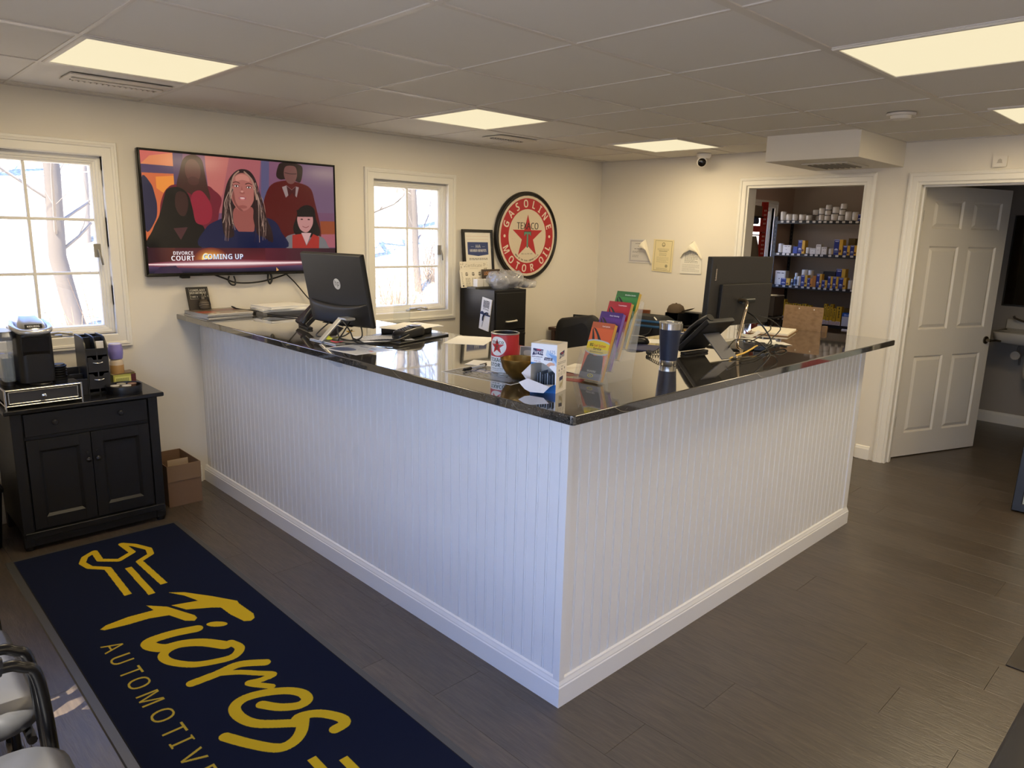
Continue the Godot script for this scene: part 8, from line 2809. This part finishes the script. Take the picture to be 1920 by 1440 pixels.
# ------------------------------------------------------------------ washroom behind the open door
func build_washroom() -> void:
	var wz := -5.95
	var por := mh("d2ccc0", 0.2)
	var s := thing("wall_sink", "white wall hung sink in the dim washroom at the right edge", "sink", Vector3(0.20, 0, wz))
	var b := Mb.new()
	b.skin([ring2(0.38, 0.34, 0.10, 0.765, 0.0, 0.21), ring2(0.54, 0.47, 0.05, 0.790, 0.0, 0.245), ring2(0.56, 0.49, 0.04, 0.860, 0.0, 0.25), ring2(0.56, 0.49, 0.04, 0.872, 0.0, 0.25), ring2(0.46, 0.34, 0.10, 0.872, 0.0, 0.27), ring2(0.30, 0.20, 0.09, 0.800, 0.0, 0.27)])
	part("basin", b, por, s)
	part("splash", sp(-0.28, 0.28, 0.86, 0.955, 0.002, 0.05, 0.01), por, s)
	var ch := mh("6b6358", 0.2, 1.0)
	var fa := Mb.new()
	fa.span(-0.12, 0.12, 0.872, 0.885, 0.055, 0.095, 0.004)
	fa.tube(curve([0.0, 0.88, 0.075, 0.0, 0.96, 0.08, 0.0, 0.99, 0.12, 0.0, 0.965, 0.175]), 0.012)
	var fp := part("faucet", fa, ch, s)
	for x: float in [-0.09, 0.09]:
		part("handle", lt([0.0, 0.0, 0.02, 0.0, 0.014, 0.04, 0.018, 0.055, 0.0, 0.06], 16, turned(Vector3(x, 0.885, 0.075))), ch, fp)
		part("lever", tb(curve([x, 0.94, 0.075, x - 0.06, 0.945, 0.10, x - 0.11, 0.965, 0.12, x - 0.125, 0.985, 0.125]), 0.009), mh("4a3f34", 0.4), fp)
	var pv := mh("bdb5a8", 0.5)
	var tr := Mb.new()
	tr.tube(curve([-0.04, 0.79, 0.21, -0.04, 0.70, 0.21]), 0.022, 12)
	tr.tube(curve([-0.04, 0.66, 0.21, -0.05, 0.56, 0.215, -0.04, 0.49, 0.23, 0.0, 0.47, 0.22, 0.045, 0.50, 0.20, 0.05, 0.60, 0.18, 0.06, 0.64, 0.12, 0.06, 0.645, 0.01]), 0.026, 12)
	part("waste_trap", tr, pv, s)
	part("trap_nut", lt([0.0, 0.0, 0.036, 0.0, 0.036, 0.035, 0.0, 0.035], 18, turned(Vector3(-0.04, 0.665, 0.21))), pv, s)
	part("drain_cup", lt([0.0, 0.0, 0.04, 0.0, 0.048, 0.06, 0.0, 0.06], 20, turned(Vector3(-0.04, 0.705, 0.21))), mh("4a443c", 0.5), s)
	part("cleanout", lt([0.0, 0.0, 0.036, 0.0, 0.036, 0.05, 0.0, 0.05], 18, Transform3D(Basis(Vector3(1, 0, 0), Vector3(0, 0, 1), Vector3(0, -1, 0)), Vector3(-0.135, 0.66, 0.20))), pv, s)
	part("supply_hose", tb(curve([-0.12, 0.79, 0.09, -0.15, 0.70, 0.09, -0.14, 0.60, 0.02, -0.14, 0.55, 0.005]), 0.008), mh("8a8478", 0.4), s)
	var m := thing("wall_mirror", "rectangular mirror with thin dark frame over the washroom sink", "mirror", Vector3(0.17, 1.45, wz))
	part("glass", sp(-0.30, 0.30, -0.375, 0.375, 0.004, 0.010), mt(Color(0.75, 0.75, 0.72), 0.03, 1.0), m)
	var fr := Mb.new()
	fr.frame(-0.30, -0.375, 0.30, 0.375, v2([0.0, 0.010, 0.002, 0.016, 0.014, 0.016, 0.016, 0.0]), Transform3D.IDENTITY)
	part("frame", fr, mh("2a2622", 0.4), m)


# ------------------------------------------------------------------ right hand side of the room
func build_right_side() -> void:
	var t := thing("sidewalk_sign", "black framed folding sign standing on the floor at the right edge", "sign", Vector3(0.90, 0, -3.47), 0.06)
	var bc := canvas(220, 360, hx("a9b0a4"), 2)
	bc.rect(40, 50, 140, 44, hx("a8342c"))
	bc.lines(30, 140, 160, 8, 22, 8, hx("5a6a6a"), rng)
	var bm := printed(bc, 0.4)
	for sgn: float in [1.0, -1.0]:
		var xf := Transform3D(Basis.from_euler(Vector3(-0.16 * sgn, 0, 0)), Vector3(0, 0.0, 0.0 if sgn > 0.0 else -0.30))
		var fr := Mb.new()
		fr.frame(-0.255, 0.055, 0.255, 0.86, v2([0.0, -0.006, 0.0, 0.012, 0.004, 0.016, 0.046, 0.016, 0.050, 0.012, 0.050, -0.012, 0.0, -0.012]), xf)
		part("frame", fr, mh("0d0c0b", 0.45), t)
		var pn := moved(sheet(0.512, 0.806, 0.004), xf * turned(Vector3(0, 0.4575, 0.0)))
		part("panel", pn, bm, t)
	var m := thing("floor_mat", "black rubber edged floor mat at the right edge of the planks", "mat", Vector3(1.50, 0, -2.13))
	part("rubber_edge", bx(Vector3(0, 0.003, 0), Vector3(1.02, 0.006, 1.31), 0.003), mh("3a332b", 0.6), m)
	part("pile", bx(Vector3(0, 0.0065, 0), Vector3(0.92, 0.005, 1.21), 0.002), mh("17140f", 1.0), m)
	var bn := thing("padded_bench", "dark grey padded bench end at the lower right corner", "bench", Vector3(1.49, 0, -0.28))
	var b := Mb.new()
	b.skin([ring(0.56, 0.86, 0.16, 0.30, 0.0), ring(0.62, 0.92, 0.20, 0.33, 0.0), ring(0.62, 0.92, 0.20, 0.40, 0.0), ring(0.58, 0.88, 0.20, 0.445, 0.0), ring(0.46, 0.76, 0.18, 0.465, 0.0)])
	part("cushion", b, mh("33302c", 0.5), bn)
	for sx: float in [-1.0, 1.0]:
		for sz: float in [-1.0, 1.0]:
			part("leg", tb(v3([sx * 0.20, 0.0, sz * 0.34, sx * 0.20, 0.31, sz * 0.34]), 0.016), mh("141414", 0.4), bn)
